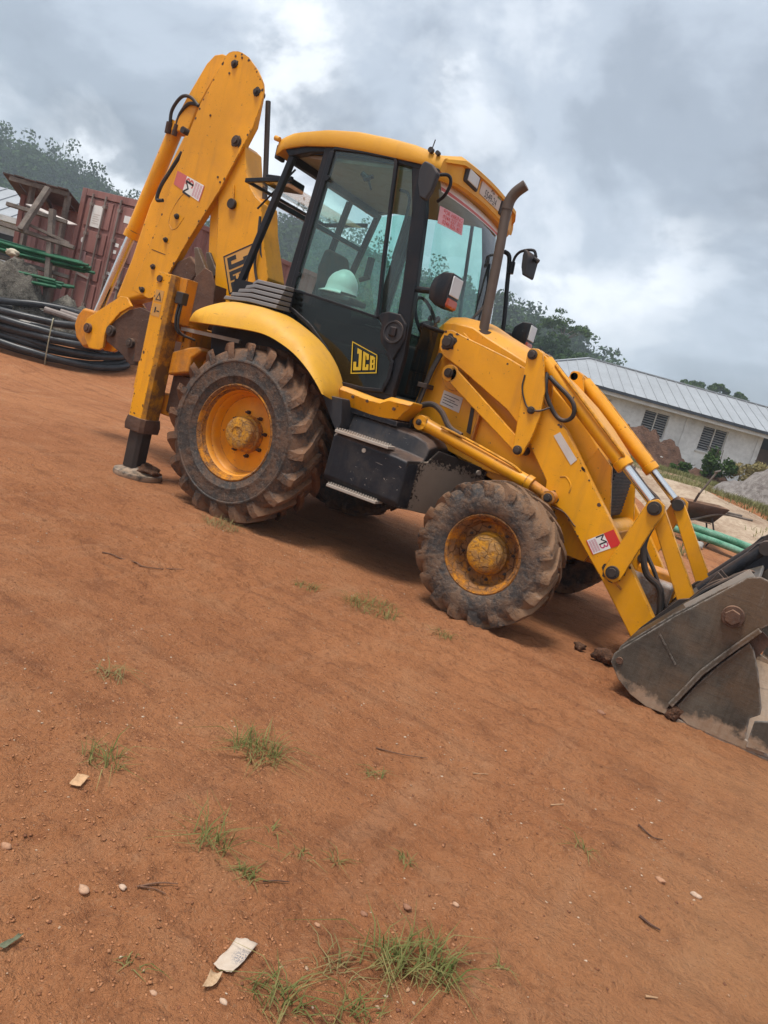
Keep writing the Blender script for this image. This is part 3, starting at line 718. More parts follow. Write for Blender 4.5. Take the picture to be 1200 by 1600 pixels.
# roof
xs = np.linspace(-0.54, 0.975, 22)
lowx = [-0.56, -0.465, -0.258, 0.043, 0.317, 0.604, 0.816, 0.989]; lowz = [2.84, 2.895, 2.937, 2.954, 2.943, 2.921, 2.904, 2.866]
topx = [-0.56, -0.541, -0.371, -0.095, 0.178, 0.493, 0.69, 0.908, 0.99]; topz = [2.97, 2.994, 3.049, 3.089, 3.096, 3.07, 3.044, 2.996, 2.975]
rings = []
for i, x in enumerate(xs):
    zl = np.interp(x, lowx, lowz); zt = np.interp(x, topx, topz)
    k = 1.0
    if i == 0: k = 0.96
    elif i == 1: k = 0.985
    ring = []
    for y, z in ((0.66, zl + 0.005), (0.748, zl), (0.755, zl + 0.015), (0.752, zt - 0.055), (0.735, zt - 0.02), (0.69, zt), (0.45, zt + 0.03), (0.15, zt + 0.042)):
        ring.append((x, -y * k, z))
    rings.append(ring + [(x, -y, z) for (x, y, z) in ring[::-1]])
roof = MB().loft(rings).build('roof', M['yellow_roof'], CAB, ang=40, label='arched yellow cab roof')
MB().box(-0.42, 0.84, -0.655, 0.655, 2.875, 2.90).build('roof_lining', M['headlining'], CAB)
# brow over the windscreen
def arch(y): return 0.055 * (1 - (y / 0.75) ** 2)
rings = []
for y in np.linspace(-0.735, 0.735, 17):
    a = arch(y); e = max(0.0, (abs(y) - 0.55) / 0.185)
    xf = 1.035 - 0.09 * e ** 1.6
    rings.append([(0.90, y, 2.975 + a), (xf - 0.035, y, 3.022 + a - 0.05 * e), (xf + 0.012, y, 2.995 + a - 0.04 * e), (xf + 0.018, y, 2.965 + a - 0.03 * e), (xf - 0.012, y, 2.955 + a - 0.03 * e), (xf - 0.004, y, 2.835 + a * 0.9), (xf - 0.02, y, 2.815 + a * 0.9), (0.88, y, 2.83 + a * 0.9)])
MB().loft(rings).build('roof_brow', M['yellow_roof'], CAB, ang=40, label='yellow lamp brow above the windscreen')
for s in (-1, 1):
    y = s * 0.365; a = arch(y)
    MB().box(1.015, 1.045, y - 0.125, y + 0.125, 2.862 + a, 2.972 + a).build('work_lamp', M['plastic'], CAB, 0.018, 3)
    MB().box(1.044, 1.055, y - 0.095, y + 0.085, 2.878 + a, 2.958 + a).build('work_lamp_lens', M['glass_lens'], CAB, 0.012, 3)
MB().box(1.022, 1.034, -0.185, 0.235, 2.868 + 0.05, 3.005 + 0.045).build('number_plate', M['sticker_grey'], CAB, 0.003)
pm = Matrix(((0, 0, 1, 1.0355), (1, 0, 0, 0.04), (0, 1, 0, 3.012), (0, 0, 0, 1)))
text('AS', 0.066, pm, M['ink_black'], 'plate_lettering', CAB)
pm = Matrix(((0, 0, 1, 1.0355), (1, 0, 0, 0.025), (0, 1, 0, 2.948), (0, 0, 0, 1)))
text('5549-24', 0.076, pm, M['ink_black'], 'plate_lettering', CAB)
MB().box(1.0345, 1.037, 0.145, 0.215, 2.998, 3.030).build('plate_emblem', mk_simple('flag_green', (0.16, 0.22, 0.12)), CAB)
# work lamp, roof-coloured knob and aerials on the roof edge
MB().box(-0.575, -0.535, -0.70, -0.60, 2.83, 2.94).build('rear_work_lamp', M['plastic'], CAB, 0.012)
MB().cyl((-0.53, -0.73, 2.965), (-0.575, -0.73, 2.975), 0.020, n=12).build('rear_roof_knob', M['yellow_roof'], CAB)
MB().cyl((0.86, -0.735, 3.0), (0.86, -0.765, 3.0), 0.020, n=12).cyl((0.92, -0.735, 2.985), (0.92, -0.765, 2.985), 0.016, n=12).cyl((0.86, -0.745, 3.0), (0.868, -0.745, 3.075), 0.004, n=6).build('aerial_mount', M['steel_dark'], CAB)
# windscreen: bowed glass between the front pillars
WS = [(0.905, 2.87), (0.965, 2.70), (1.015, 2.26), (1.082, 1.83), (1.10, 1.32)]
rings = []
for y in np.linspace(-0.665, 0.665, 15):
    b = 0.13 * (1 - (y / 0.70) ** 2) ** 0.8
    rings.append([(x + b * (0.35 if i == 0 else 0.75 if i == 1 else 1.0), y, z) for i, (x, z) in enumerate(WS)])
def wsx(y, z):
    b = 0.13 * (1 - (y / 0.70) ** 2) ** 0.8
    zs = [q[1] for q in WS][::-1]; xx = [q[0] + b * (0.35 if i == 0 else 0.75 if i == 1 else 1.0) for i, q in enumerate(WS)][::-1]
    return float(np.interp(z, zs, xx))
up = [r[:4] for r in rings]; lo = [r[3:] for r in rings]
MB().loft(up, closed_ring=False, caps=False).build('windscreen', M['glass'], CAB, ang=60)
MB().loft(lo, closed_ring=False, caps=False).build('lower_windscreen', M['glass_low'], CAB, ang=60)
MB().tube([(wsx(y, 1.83) + 0.006, y, 1.83) for y in np.linspace(-0.66, 0.66, 9)], 0.014, 8, 2).build('windscreen_seal', BK, CAB)
def ws_patch(y0, y1, z0, z1, mat, name, off, n=8, skew=0.0):
    rr = []
    for y in np.linspace(y0, y1, n):
        zz0, zz1 = z0 + skew * (y - y0), z1 + skew * (y - y0)
        rr.append([(wsx(y, zz0) + off, y, zz0), (wsx(y, (zz0 + zz1) / 2) + off, y, (zz0 + zz1) / 2), (wsx(y, zz1) + off, y, zz1)])
    return MB().loft(rr, closed_ring=False, caps=False).build(name, mat, CAB)
ws_patch(-0.64, 0.62, 2.765, 2.86, M['sticker_white'], 'windscreen_visor_strip', 0.004, 14)
ws_patch(-0.64, 0.62, 2.775, 2.800, M['sticker_pink'], 'visor_strip_print', 0.006, 14)
ws_patch(-0.655, -0.355, 2.545, 2.665, mk_simple('pale_pink_notice', (0.62, 0.33, 0.36), 0.5, 0.1), 'hire_notice', 0.005, 6, 0.03)
for k, tx in enumerate(('FOR HIRING', '0244 227 382', '0246 826 402')):
    z = 2.643 - k * 0.036
    ma = Matrix(((0.28, 0, 0.96, wsx(-0.505, z) + 0.012), (0.96, 0, -0.28, -0.505), (0, 1, 0, z), (0, 0, 0, 1)))
    text(tx, 0.040, ma, M['sticker_red'], 'notice_lettering', CAB, 1.0)
# wiper
MB().tube([(wsx(0.0, 2.0) + 0.03, 0.05, 1.95), (wsx(0.2, 2.2) + 0.02, 0.15, 2.25), (wsx(0.3, 2.5) + 0.012, 0.22, 2.5)], 0.008, 6).build('wiper', BK, CAB)
# rear frame, raised rear window
MB().beam((-0.40, -0.70, 2.845), (-0.40, 0.70, 2.845), 0.06, 0.06).beam((-0.64, -0.70, 1.79), (-0.64, 0.70, 1.79), 0.07, 0.07).beam((-0.50, 0.35, 2.84), (-0.66, 0.35, 1.79), 0.05, 0.05).beam((-0.47, -0.68, 2.50), (-0.47, 0.68, 2.50), 0.035, 0.04).build('rear_frame', BK, CAB, 0.006)
rw = MB().beam((-0.90, -0.60, 2.655), (-0.42, -0.60, 2.72), 0.03, 0.035).beam((-0.90, 0.60, 2.655), (-0.42, 0.60, 2.72), 0.03, 0.035).beam((-0.90, -0.60, 2.655), (-0.90, 0.60, 2.655), 0.03, 0.025).build('raised_rear_window', BK, CAB, 0.004)
MB().box(-0.88, -0.44, -0.585, 0.585, 2.68, 2.686).build('rear_window_glass', M['glass_clear'], CAB)
MB().box(-0.80, -0.52, -0.50, -0.30, 2.68, 2.76).build('wiper_motor_box', BK, CAB, 0.01)
MB().cyl((-0.43, -0.58, 2.80), (-0.72, -0.59, 2.45), 0.008, n=8).build('window_stay', BK, CAB)
# interior
MB().box(-0.60, 1.08, -0.64, 0.64, 1.22, 1.27).build('cab_floor', M['plastic'], CAB)
seat = MB().loft([[(x, y, z + 0.02 * abs(y)) for x, y, z in ((x0, -0.23, z0), (x0, 0.23, z0), (x0, 0.23, z1), (x0, -0.23, z1))] for x0, z0, z1 in ((-0.08, 1.58, 1.74), (0.15, 1.58, 1.73), (0.36, 1.58, 1.75), (0.42, 1.60, 1.72))]).build('operator_seat', M['seat'], CAB, 0.04, 3)
MB().loft([[(x, -w_, z), (x, w_, z), (x - t_, w_, z), (x - t_, -w_, z)] for x, z, w_, t_ in ((-0.03, 1.68, 0.22, 0.12), (-0.10, 1.9, 0.24, 0.12), (-0.17, 2.15, 0.22, 0.10), (-0.21, 2.32, 0.15, 0.08))]).build('seat_backrest', M['seat'], CAB, 0.04, 3)
MB().box(-0.05, 0.38, -0.16, 0.16, 1.27, 1.58).build('seat_base', M['plastic'], CAB, 0.02)
MB().lathe([(0.19, -0.016), (0.206, 0), (0.19, 0.016), (0.174, 0)], (0, 0, 0), 32, closed=True).build('steering_wheel', BK, CAB).matrix_world = Matrix.Translation((0.78, 0, 1.93)) @ Matrix.Rotation(R(62), 4, 'Y') @ Matrix.Rotation(R(90), 4, 'X')
MB().beam((1.0, 0, 1.35), (0.79, 0, 1.92), 0.10, 0.10).box(0.86, 1.08, -0.20, 0.20, 1.50, 1.88).build('steering_column', M['plastic'], CAB, 0.02)
MB().box(0.20, 0.72, -0.62, -0.36, 1.27, 1.56).box(-0.5, 0.0, -0.62, -0.40, 1.27, 1.80).build('side_console', M['seat'], CAB, 0.03)
MB().box(0.10, 0.75, 0.36, 0.62, 1.27, 1.72).build('far_console', M['seat'], CAB, 0.03)
for x, y in ((0.62, 0.45), (0.52, 0.50)):
    MB().cyl((x, y, 1.70), (x + 0.03, y, 1.98), 0.010, n=8).ell((x + 0.032, y, 2.0), 0.025, 0.025, 0.032, 12, 8).build('control_lever', BK, CAB)
MB().box(0.55, 0.74, -0.58, -0.44, 1.56, 1.59).build('red_cloth', mk_simple('red_rag', (0.30, 0.04, 0.03)), CAB, 0.01)
MB().box(0.40, 0.62, -0.30, -0.05, 1.76, 1.765).build('folded_papers', M['sticker_white'], CAB)

# JCB badge: trapezoid outline with block letters
def jcb(parent, ox, oy, oz, w_, h1, h2, fill, ink, rot=0.0, yoff=0.003):
    """left height h1, right height h2; local frame u right, v up, on a face looking to -y"""
    c, s_ = math.cos(rot), math.sin(rot)
    def L(u, v): return (ox + u * c - v * s_, oz + u * s_ + v * c)
    def topv(u): return h1 + (h2 - h1) * u / w_
    def poly(pts, name, mat, d):
        MB().prism([L(*p) for p in pts], oy - d - 0.0015, oy - d).build(name, mat, parent)
    b = 0.055 * w_
    if fill is not None: poly([(0, 0), (w_, 0), (w_, h2), (0, h1)], 'badge_field', fill, yoff)
    e = 0.035 * w_
    for pts in ([(0, 0), (w_, 0), (w_, e), (0, e)], [(0, e), (e, e), (e, topv(e) - e), (0, h1 - e * 0.6)], [(w_ - e, e), (w_, e), (w_, h2), (w_ - e, h2 - e * 0.2)], [(0, h1 - e), (0, h1), (w_, h2), (w_, h2 - e)]):
        poly(pts, 'badge_border', ink, yoff + 0.002)
    v0 = 2.2 * b
    def T(u): return topv(u) - 2.4 * b
    u1, u2, u3, u4, u5, u6 = [w_ * k for k in (0.09, 0.40, 0.45, 0.68, 0.73, 0.92)]
    k = 0.11 * w_
    v0 = 0.11 * w_
    d = yoff + 0.002
    poly([(u1, v0), (u2 - 0.02 * w_, v0), (u2, v0 + 0.03 * w_), (u2, T(u2)), (u2 - 1.6 * k, T(u2 - 1.6 * k)), (u2 - 1.6 * k, T(u2) - 0.9 * k), (u2 - k, T(u2) - 0.9 * k), (u2 - k, v0 + k), (u1 + k, v0 + k), (u1 + k, v0 + 2.6 * k), (u1, v0 + 2.6 * k)], 'badge_letter', ink, d)
    poly([(u3, v0), (u4, v0), (u4, v0 + 1.7 * k), (u4 - 0.8 * k, v0 + 1.7 * k), (u4 - 0.8 * k, v0 + 0.9 * k), (u3 + 0.9 * k, v0 + 0.9 * k), (u3 + 0.9 * k, T(u3) - 1.0 * k), (u4 - 0.8 * k, T(u4) - 0.9 * k), (u4 - 0.8 * k, T(u4) - 1.6 * k), (u4, T(u4) - 1.6 * k), (u4, T(u4)), (u3, T(u3))], 'badge_letter', ink, d)
    q = 0.6 * k
    vm = (v0 + T(u6)) / 2
    poly([(u5, v0), (u5 + 0.75 * k, v0), (u5 + 0.75 * k, T(u5 + 0.75 * k)), (u5, T(u5))], 'badge_letter', ink, d)
    for va, vb in ((v0, v0 + q), (vm - q / 2, vm + q / 2), (T(u6) - q, T(u6))):
        poly([(u5 + 0.75 * k, va), (u6, va + 0.012 * w_), (u6, vb), (u5 + 0.75 * k, vb + (T(u5) - T(u6)) * (0.8 if vb > vm + q else 0))], 'badge_letter', ink, d + 0.0002)
    poly([(u6 - 0.55 * k, v0 + q), (u6, v0 + q), (u6, vm - q / 2), (u6 - 0.55 * k, vm - q / 2)], 'badge_letter', ink, d)
    poly([(u6 - 0.55 * k, vm + q / 2), (u6, vm + q / 2), (u6, T(u6) - q), (u6 - 0.55 * k, T(u6) - q)], 'badge_letter', ink, d)
jcb(CAB, 0.672, -0.735, 1.352, 0.225, 0.245, 0.135, None, M['decal_yellow'], R(14))

# cab base, sill cover
MB().loft([[(x, -y, z) for y, z in ((0.60, z1), (0.80, z1), (0.835, z1 - 0.03), (0.80, z0), (0.60, z0))] for x, z0, z1 in ((0.665, 1.135, 1.250), (0.72, 1.118, 1.248), (0.95, 1.105, 1.232), (1.04, 1.105, 1.236), (1.10, 1.112, 1.272), (1.19, 1.126, 1.275), (1.285, 1.262, 1.276))]).build('cab_step_cover', M['yellow'], BH, 0.008)
for x in (0.80, 0.93, 1.16):
    MB().cyl((x, -0.825, 1.195), (x, -0.838, 1.195), 0.012, n=10).build('cover_bolt', M['steel_rust'], BH)
MB().box(-0.6, 1.15, -0.64, 0.64, 1.0, 1.22).box(-0.95, -0.3, -0.5, 0.5, 0.85, 1.5).build('cab_mount_frame', M['steel_dark'], BH)

# ---- lamps and mirrors
def head_lamp(s):
    g = MB()
    g.loft([[(1.225, s * 0.85 + a * 0.075, 2.06 + b * 0.085) for a, b in ((-.6, -.8), (.6, -.8), (.9, 0), (.6, .8), (-.6, .8), (-.9, 0))],
            [(1.30, s * 0.85 + a * 0.105, 2.065 + b * 0.125) for a, b in ((-.7, -.9), (.7, -.9), (1, 0), (.7, .9), (-.7, .9), (-1, 0))],
            [(1.385, s * 0.85 + a * 0.105, 2.065 + b * 0.125) for a, b in ((-.75, -.95), (.75, -.95), (1, 0), (.75, .95), (-.75, .95), (-1, 0))]])
    h = g.build('head_lamp', BK, BH, 0.012, 3)
    MB().box(1.384, 1.397, s * 0.85 - 0.075, s * 0.85 + 0.075, 2.035, 2.165).build('lamp_lens', M['glass_lens'], h, 0.02, 3)
    MB().box(1.36, 1.40, s * 0.85 - 0.08, s * 0.85 + 0.08, 1.955, 2.02).build('indicator_lens', M['amber'], h, 0.018, 3)
    MB().tube([(1.02, s * 0.70, 2.06), (1.12, s * 0.80, 2.05), (1.24, s * 0.85, 2.05)], 0.022, 10).build('lamp_stalk', BK, h)
head_lamp(-1); head_lamp(1)
mr = MB().loft([[(x, -0.85 + d, z) for x, z in ((0.875, 2.83), (0.884, 2.872), (0.905, 2.892), (0.97, 2.872), (1.030, 2.82), (1.012, 2.70), (0.985, 2.632), (0.93, 2.648), (0.888, 2.742))] for d in (-0.02, 0.03)]).build('near_mirror', M['plastic'], BH, 0.014, 3)
MB().tube([(0.99, -0.82, 2.82), (1.05, -0.76, 2.845), (1.075, -0.74, 2.80), (1.05, -0.73, 2.72), (0.99, -0.70, 2.68)], 0.012, 8).build('mirror_arm', BK, mr)
MB().box(0.93, 0.99, -0.815, -0.77, 2.80, 2.87).build('mirror_clamp', BK, mr, 0.01)
MB().tube([(0.94, 0.78, 2.734), (0.985, 0.79, 2.715), (1.008, 0.80, 2.654), (1.055, 0.8, 2.435), (1.117, 0.8, 2.161), (1.155, 0.8, 1.85), (1.13, 0.72, 1.55)], 0.020, 10).build('mirror_pole', BK, BH)
fm = MB().loft([[(x + 0.02 * math.sin(k), 0.80 + k * 0.085, z) for x, z in ((1.165, 2.776), (1.205, 2.74), (1.225, 2.70), (1.228, 2.56), (1.210, 2.55), (1.178, 2.62), (1.160, 2.72))] for k in (-1, 1)]).build('far_mirror', M['plastic'], BH, 0.012, 3)
MB().tube([(1.052, 0.8, 2.60), (1.045, 0.8, 2.69), (1.075, 0.8, 2.752), (1.14, 0.8, 2.782), (1.205, 0.8, 2.785), (1.24, 0.8, 2.735)], 0.013, 8).build('mirror_arm', BK, fm)
MB().cyl((1.045, 0.8, 2.56), (1.035, 0.8, 2.66), 0.03, n=12).build('mirror_clamp', BK, fm)
MB().cyl((1.225, 0.8, 2.72), (1.27, 0.8, 2.70), 0.022, n=10).build('mirror_knob', BK, fm)

# ---- bonnet, nose and exhaust
HS = [(1.13, 1.20), (1.13, 1.88), (1.165, 1.918), (1.24, 1.932), (1.40, 1.928), (1.53, 1.882), (1.70, 1.830), (1.88, 1.774), (2.105, 1.660), (2.30, 1.540), (2.46, 1.420), (2.605, 1.295), (2.645, 1.255), (2.675, 0.86), (2.3, 0.80), (1.6, 0.95)]
rings = []
for y in np.linspace(-0.425, 0.425, 11):
    e = max(0, (abs(y) - 0.30) / 0.125); cr = 0.045 * (1 - (y / 0.425) ** 2)
    rings.append([(x + (-0.02 * e if x > 2.5 and z > 1.0 else 0), y, z + (cr if z > 1.24 else 0) - (0.05 * e ** 2 if z > 1.24 else 0) + (0.03 if z > 1.24 else 0)) for x, z in HS])
MB().loft(rings).build('bonnet', M['yellow'], BH, 0.01, ang=38)
MB().box(2.655, 2.685, -0.36, 0.37, 0.86, 1.25).build('grille_surround', M['plastic'], BH, 0.01)
for k in range(14):
    MB().box(2.686, 2.694, -0.33, 0.34, 0.885 + k * 0.025, 0.897 + k * 0.025).build('grille_bar', M['plastic'], BH)
for s in (-1, 1):
    MB().prism([(2.55, 1.32), (2.68, 1.22), (2.80, 0.80), (2.70, 0.55), (2.40, 0.55), (2.40, 0.9)], s * 0.425, s * 0.445).build('nose_guard', M['yellow'], BH, 0.004)
MB().box(2.50, 2.82, -0.42, 0.42, 0.55, 0.80).build('front_counterweight', M['yellow_dirty'], BH, 0.02)
ex = MB().tube([(1.47, -0.36, 1.80), (1.455, -0.36, 1.95), (1.405, -0.36, 2.478), (1.378, -0.36, 2.70), (1.372, -0.36, 2.80)], 0.036, 18, 5).build('exhaust', M['exhaust'], BH)
MB().tube([(1.372, -0.36, 2.78), (1.376, -0.36, 2.85), (1.405, -0.36, 2.91), (1.462, -0.36, 2.965)], 0.040, 18, 5).build('exhaust_tip', M['exhaust'], ex)
MB().cyl((1.478, -0.36, 1.84), (1.468, -0.36, 1.91), 0.055, n=18).build('exhaust_collar', M['exhaust'], ex)
MB().tube([(1.16, -0.05, 1.95), (1.20, 0.15, 2.2), (1.19, 0.2, 2.45)], 0.012, 8).build('bonnet_cable', M['hose'], BH)

# ---- loader tower plates
for s in (-1, 1):
    ya, yb = vside(s, 0.435, 0.475)
    MB().prism([(1.225, 1.72), (1.185, 1.552), (1.144, 1.414), (1.116, 1.19), (1.142, 1.060), (1.80, 0.945), (2.28, 0.93), (2.45, 0.88), (2.40, 1.10), (2.05, 1.32), (1.72, 1.50), (1.52, 1.76), (1.36, 1.86)], ya, yb).build('loader_tower', M['yellow'], BH, 0.006)
MB().prism([(1.585, 1.355), (1.615, 1.345), (1.640, 1.16), (1.605, 1.17)], -0.480, -0.476).build('tower_slot', M['steel_dark'], BH)
MB().box(1.665, 1.685, -0.52, -0.475, 1.12, 1.36).build('tower_rib', M['yellow_dirty'], BH, 0.004)
MB().prism([(1.338, 1.42), (1.504, 1.40), (1.504, 1.288), (1.334, 1.312)], -0.4795, -0.4765).build('data_plate', M['sticker_grey'], BH)
for k in range(4):
    MB().prism([(1.35, 1.395 - 0.020 * k), (1.48 - 0.03 * (k % 2), 1.379 - 0.020 * k), (1.48 - 0.03 * (k % 2), 1.374 - 0.020 * k), (1.35, 1.390 - 0.020 * k)], -0.4812, -0.4802).build('data_plate_print', M['ink_black'], BH)
# ---- fuel tank with steps (near side), mirrored tank on the far side
def tank(s):
    def P(x, y, z): return (x, s * y, z)
    # sections along x: outer face, rounded lower edge, sloped shoulder up to the frame
    def sec(x, yo, z0, z1, zs): return [P(x, 0.42, z0), P(x, yo - 0.03, z0), P(x, yo, z0 + 0.04), P(x, yo, z1 - 0.02), P(x, yo - 0.03, z1), P(x, 0.82, z1 + 0.02), P(x, 0.78, zs - 0.02), P(x, 0.70, zs), P(x, 0.42, zs)]
    MB().loft([sec(0.815, 0.985, 0.56, 0.925, 1.085), sec(0.95, 0.985, 0.555, 0.92, 1.09), sec(1.36, 0.985, 0.545, 0.905, 1.075), sec(1.455, 0.975, 0.54, 0.895, 1.05), sec(1.50, 0.90, 0.54, 0.89, 1.01)]).build('fuel_tank', M['black_dusty'], BH, 0.018, 3, ang=50)
    # mud-splashed front splash guard
    top = [(1.455, 0.975, 0.885), (1.535, 0.83, 0.905), (1.575, 0.775, 1.00), (1.80, 0.475, 0.955), (1.835, 0.43, 0.93)]
    bot = [(1.45, 0.965, 0.545), (1.52, 0.84, 0.54), (1.56, 0.77, 0.535), (1.72, 0.56, 0.53), (1.76, 0.43, 0.53)]
    f_ = [P(*q) for q in top] + [P(*q) for q in bot[::-1]]
    MB().loft([f_, [(x - 0.02, y - s * 0.015, z) for x, y, z in f_]]).build('splash_guard', M['mudsplash'], BH, 0.006)
    MB().cyl(P(1.79, 0.50, 0.915), P(1.805, 0.51, 0.915), 0.018, n=10).build('guard_bolt', M['tread'], BH)
    for x0, x1, z in ((0.835, 1.295, 0.945), (0.88, 1.312, 0.548)):
        st = MB().box(x0, x1, *vside(s, 0.90, 1.012), z - 0.022, z).build('step', M['tread'], BH, 0.004)
        tt = MB()
        nt_ = int((x1 - x0) / 0.022)
        for k in range(nt_):
            xx = x0 + 0.008 + k * 0.022
            for yy in (0.93, 0.965, 1.0):
                tt.box(xx, xx + 0.011, *vside(s, yy, yy + 0.008), z - 0.001, z + 0.013)
        tt.build('step_teeth', M['tread'], st, kind='stuff')
    MB().cyl(P(1.10, 0.985, 0.86), P(1.10, 0.992, 0.86), 0.016, n=12).build('tank_plug', M['tread'], BH)
def mk_mud():
    t = NT('dried_mud_on_black_steel'); v = t.coord()
    n = t.noise(v, 7, 8, 0.7); n2 = t.noise(v, 45, 4, 0.7); s_ = t.n('ShaderNodeSeparateXYZ', {0: v})
    # the splash reaches highest where the tyre throws it, ragged at its rim
    cy = t.math('ABSOLUTE', t.math('SUBTRACT', t.math('ABSOLUTE', s_.outputs[1]), 0.66)); cz = t.math('ABSOLUTE', t.math('SUBTRACT', s_.outputs[2], 0.68))
    d = t.math('MAXIMUM', t.math('MULTIPLY', cy, 1.0), t.math('MULTIPLY', cz, 1.0))
    e = t.math('ADD', t.math('ADD', d, t.math('MULTIPLY', t.math('SUBTRACT', n, 0.5), 0.22)), t.math('MULTIPLY', t.math('SUBTRACT', n2, 0.5), 0.28))
    f = t.ramp(e, 0.235, 0.20)
    col = t.mix(f, (0.022, 0.016, 0.013), t.mix(n, (0.16, 0.125, 0.095), (0.22, 0.175, 0.135)))
    return t.bsdf(col, 0.85, 0, t.bump(t.math('ADD', f, t.math('MULTIPLY', n2, 0.4)), 0.5, 0.01), 0.25)
M['mudsplash'] = mk_mud()
tank(-1); tank(1)
MB().box(0.72, 1.2, -0.80, -0.45, 1.075, 1.115).build('tank_shelf', M['black_dusty'], BH, 0.006)

# ---- loader
ARM = [(1.262, 1.838), (1.314, 1.848), (1.479, 1.812), (1.596, 1.790), (1.781, 1.752), (1.954, 1.703), (2.08, 1.60), (2.157, 1.503), (2.341, 1.38), (2.628, 1.074), (2.857, 0.839), (3.10, 0.553), (3.300, 0.330), (3.300, 0.22), (3.195, 0.17), (3.10, 0.27), (2.867, 0.503), (2.747, 0.611), (2.494, 0.845), (2.42, 0.872), (2.355, 0.872), (2.328, 0.92), (2.316, 1.009), (2.152, 1.185), (2.09, 1.27), (2.0, 1.331), (1.893, 1.402), (1.665, 1.505), (1.456, 1.598), (1.30, 1.655), (1.252, 1.700), (1.240, 1.770)]
PIN = M['steel_dark']
def pin(p, y0, y1, r, parent, s):
    a = MB().cyl((p[0], s * y0, p[1]), (p[0], s * y1, p[1]), r, n=18)
    a.cyl((p[0], s * y1, p[1]), (p[0], s * (y1 + 0.012), p[1]), r * 0.72, n=8)
    return a.build('pin', PIN, parent, 0.003)
for s in (-1, 1):
    V_ = lambda a, b: vside(s, a, b)
    arm = MB().prism(ARM, *V_(0.505, 0.58)).build('loader_arm', M['yellow'], BH, 0.008)
    for p, r in (((1.318, 1.757), 0.047), ((2.088, 1.443), 0.030), ((2.385, 0.915), 0.030), ((2.930, 0.578), 0.040)):
        pin(p, 0.49, 0.605, r, arm, s)
    MB().lathe([(0.055, 0), (0.058, s * 0.006), (0.050, s * 0.010), (0.0, s * 0.010)], (2.930, s * 0.58, 0.578), 20).build('pivot_boss', M['steel_rust'], arm)
    # pressed strengthening lips on the lower arm
    MB().tube([(2.398, s * 0.576, 1.066), (2.44, s * 0.576, 1.075), (2.485, s * 0.576, 1.03), (2.49, s * 0.576, 0.98)], 0.008, 8).build('arm_weld_bead', M['yellow'], arm)
    MB().strip([(2.905, 0.545), (3.01, 0.485)], 0.012, *V_(0.580, 0.590)).build('arm_grease_line', M['yellow_dirty'], arm)
    MB().tube([(2.40, s * 0.582, 0.86), (2.50, s * 0.583, 0.845), (2.58, s * 0.583, 0.79), (2.60, s * 0.583, 0.78)], 0.005, 6).build('arm_seam', M['steel_rust'], arm)
    # parallel link and dog-leg lever
    lk = MB().prism([(1.424, 1.600), (2.03, 1.246), (2.075, 1.215), (2.085, 1.12), (2.031, 1.150), (1.428, 1.480)], *V_(0.585, 0.622)).cyl((1.408, s * 0.585, 1.545), (1.408, s * 0.622, 1.545), 0.062, n=24).build('parallel_link', M['yellow'], BH, 0.006)
    pin((1.408, 1.545), 0.47, 0.645, 0.034, lk, s)
    MB().cyl((1.40, s * 0.476, 1.535), (1.40, s * 0.486, 1.535), 0.105, n=32).build('link_boss', M['yellow'], BH, 0.003)
    lv = MB().prism([(1.970, 1.846), (2.010, 1.846), (2.048, 1.829), (2.080, 1.760), (2.140, 1.590), (2.160, 1.420), (2.150, 1.270), (2.120, 1.142), (2.100, 1.118), (2.065, 1.118), (2.045, 1.145), (2.030, 1.240), (2.006, 1.430), (1.966, 1.640), (1.945, 1.790), (1.950, 1.830)], *V_(0.628, 0.652)).build('bellcrank_lever', M['yellow'], BH, 0.006)
    MB().prism([(1.970, 1.846), (2.010, 1.846), (2.048, 1.829), (2.080, 1.760), (2.140, 1.590), (2.160, 1.420), (2.150, 1.270), (2.120, 1.142), (2.065, 1.118), (2.045, 1.145), (2.030, 1.240), (2.006, 1.430), (1.966, 1.640), (1.945, 1.790), (1.950, 1.830)], *V_(0.44, 0.462)).build('inner_bellcrank_lever', M['yellow'], BH, 0.006)
    for p, r in (((1.985, 1.802), 0.034), ((2.090, 1.443), 0.026), ((2.080, 1.160), 0.032)):
        pin(p, 0.44, 0.668, r, lv, s)
    MB().tube([(1.975, s * 0.656, 1.66), (1.985, s * 0.66, 1.57), (2.04, s * 0.66, 1.475), (2.09, s * 0.662, 1.445), (2.15, s * 0.655, 1.455), (2.20, s * 0.62, 1.492)], 0.006, 6).build('grease_hose', M['hose'], lv)
    # lift ram, outside the tower
    lr = MB().cyl((1.335, s * 0.655, 1.150), (2.235, s * 0.635, 0.965), 0.048, n=24).cyl((1.325, s * 0.59, 1.150), (1.325, s * 0.70, 1.150), 0.055, n=24).cyl((2.20, s * 0.636, 0.974), (2.245, s * 0.634, 0.963), 0.054, n=24).build('lift_ram', M['yellow'], BH, 0.004)
    MB().cyl((2.245, s * 0.634, 0.963), (2.375, s * 0.63, 0.920), 0.036, n=20).cyl((2.385, s * 0.585, 0.915), (2.385, s * 0.665, 0.915), 0.046, n=20).build('ram_rod', M['yellow_dirty'], lr)
    pin((1.318, 1.150), 0.47, 0.712, 0.022, lr, s); pin((2.385, 0.915), 0.57, 0.680, 0.030, lr, s)
    MB().tube([(1.50, s * 0.70, 1.165), (1.75, s * 0.69, 1.125), (2.05, s * 0.68, 1.062), (2.14, s * 0.67, 1.03), (2.16, s * 0.65, 1.005)], 0.010, 8).build('ram_pipe', M['yellow'], lr)
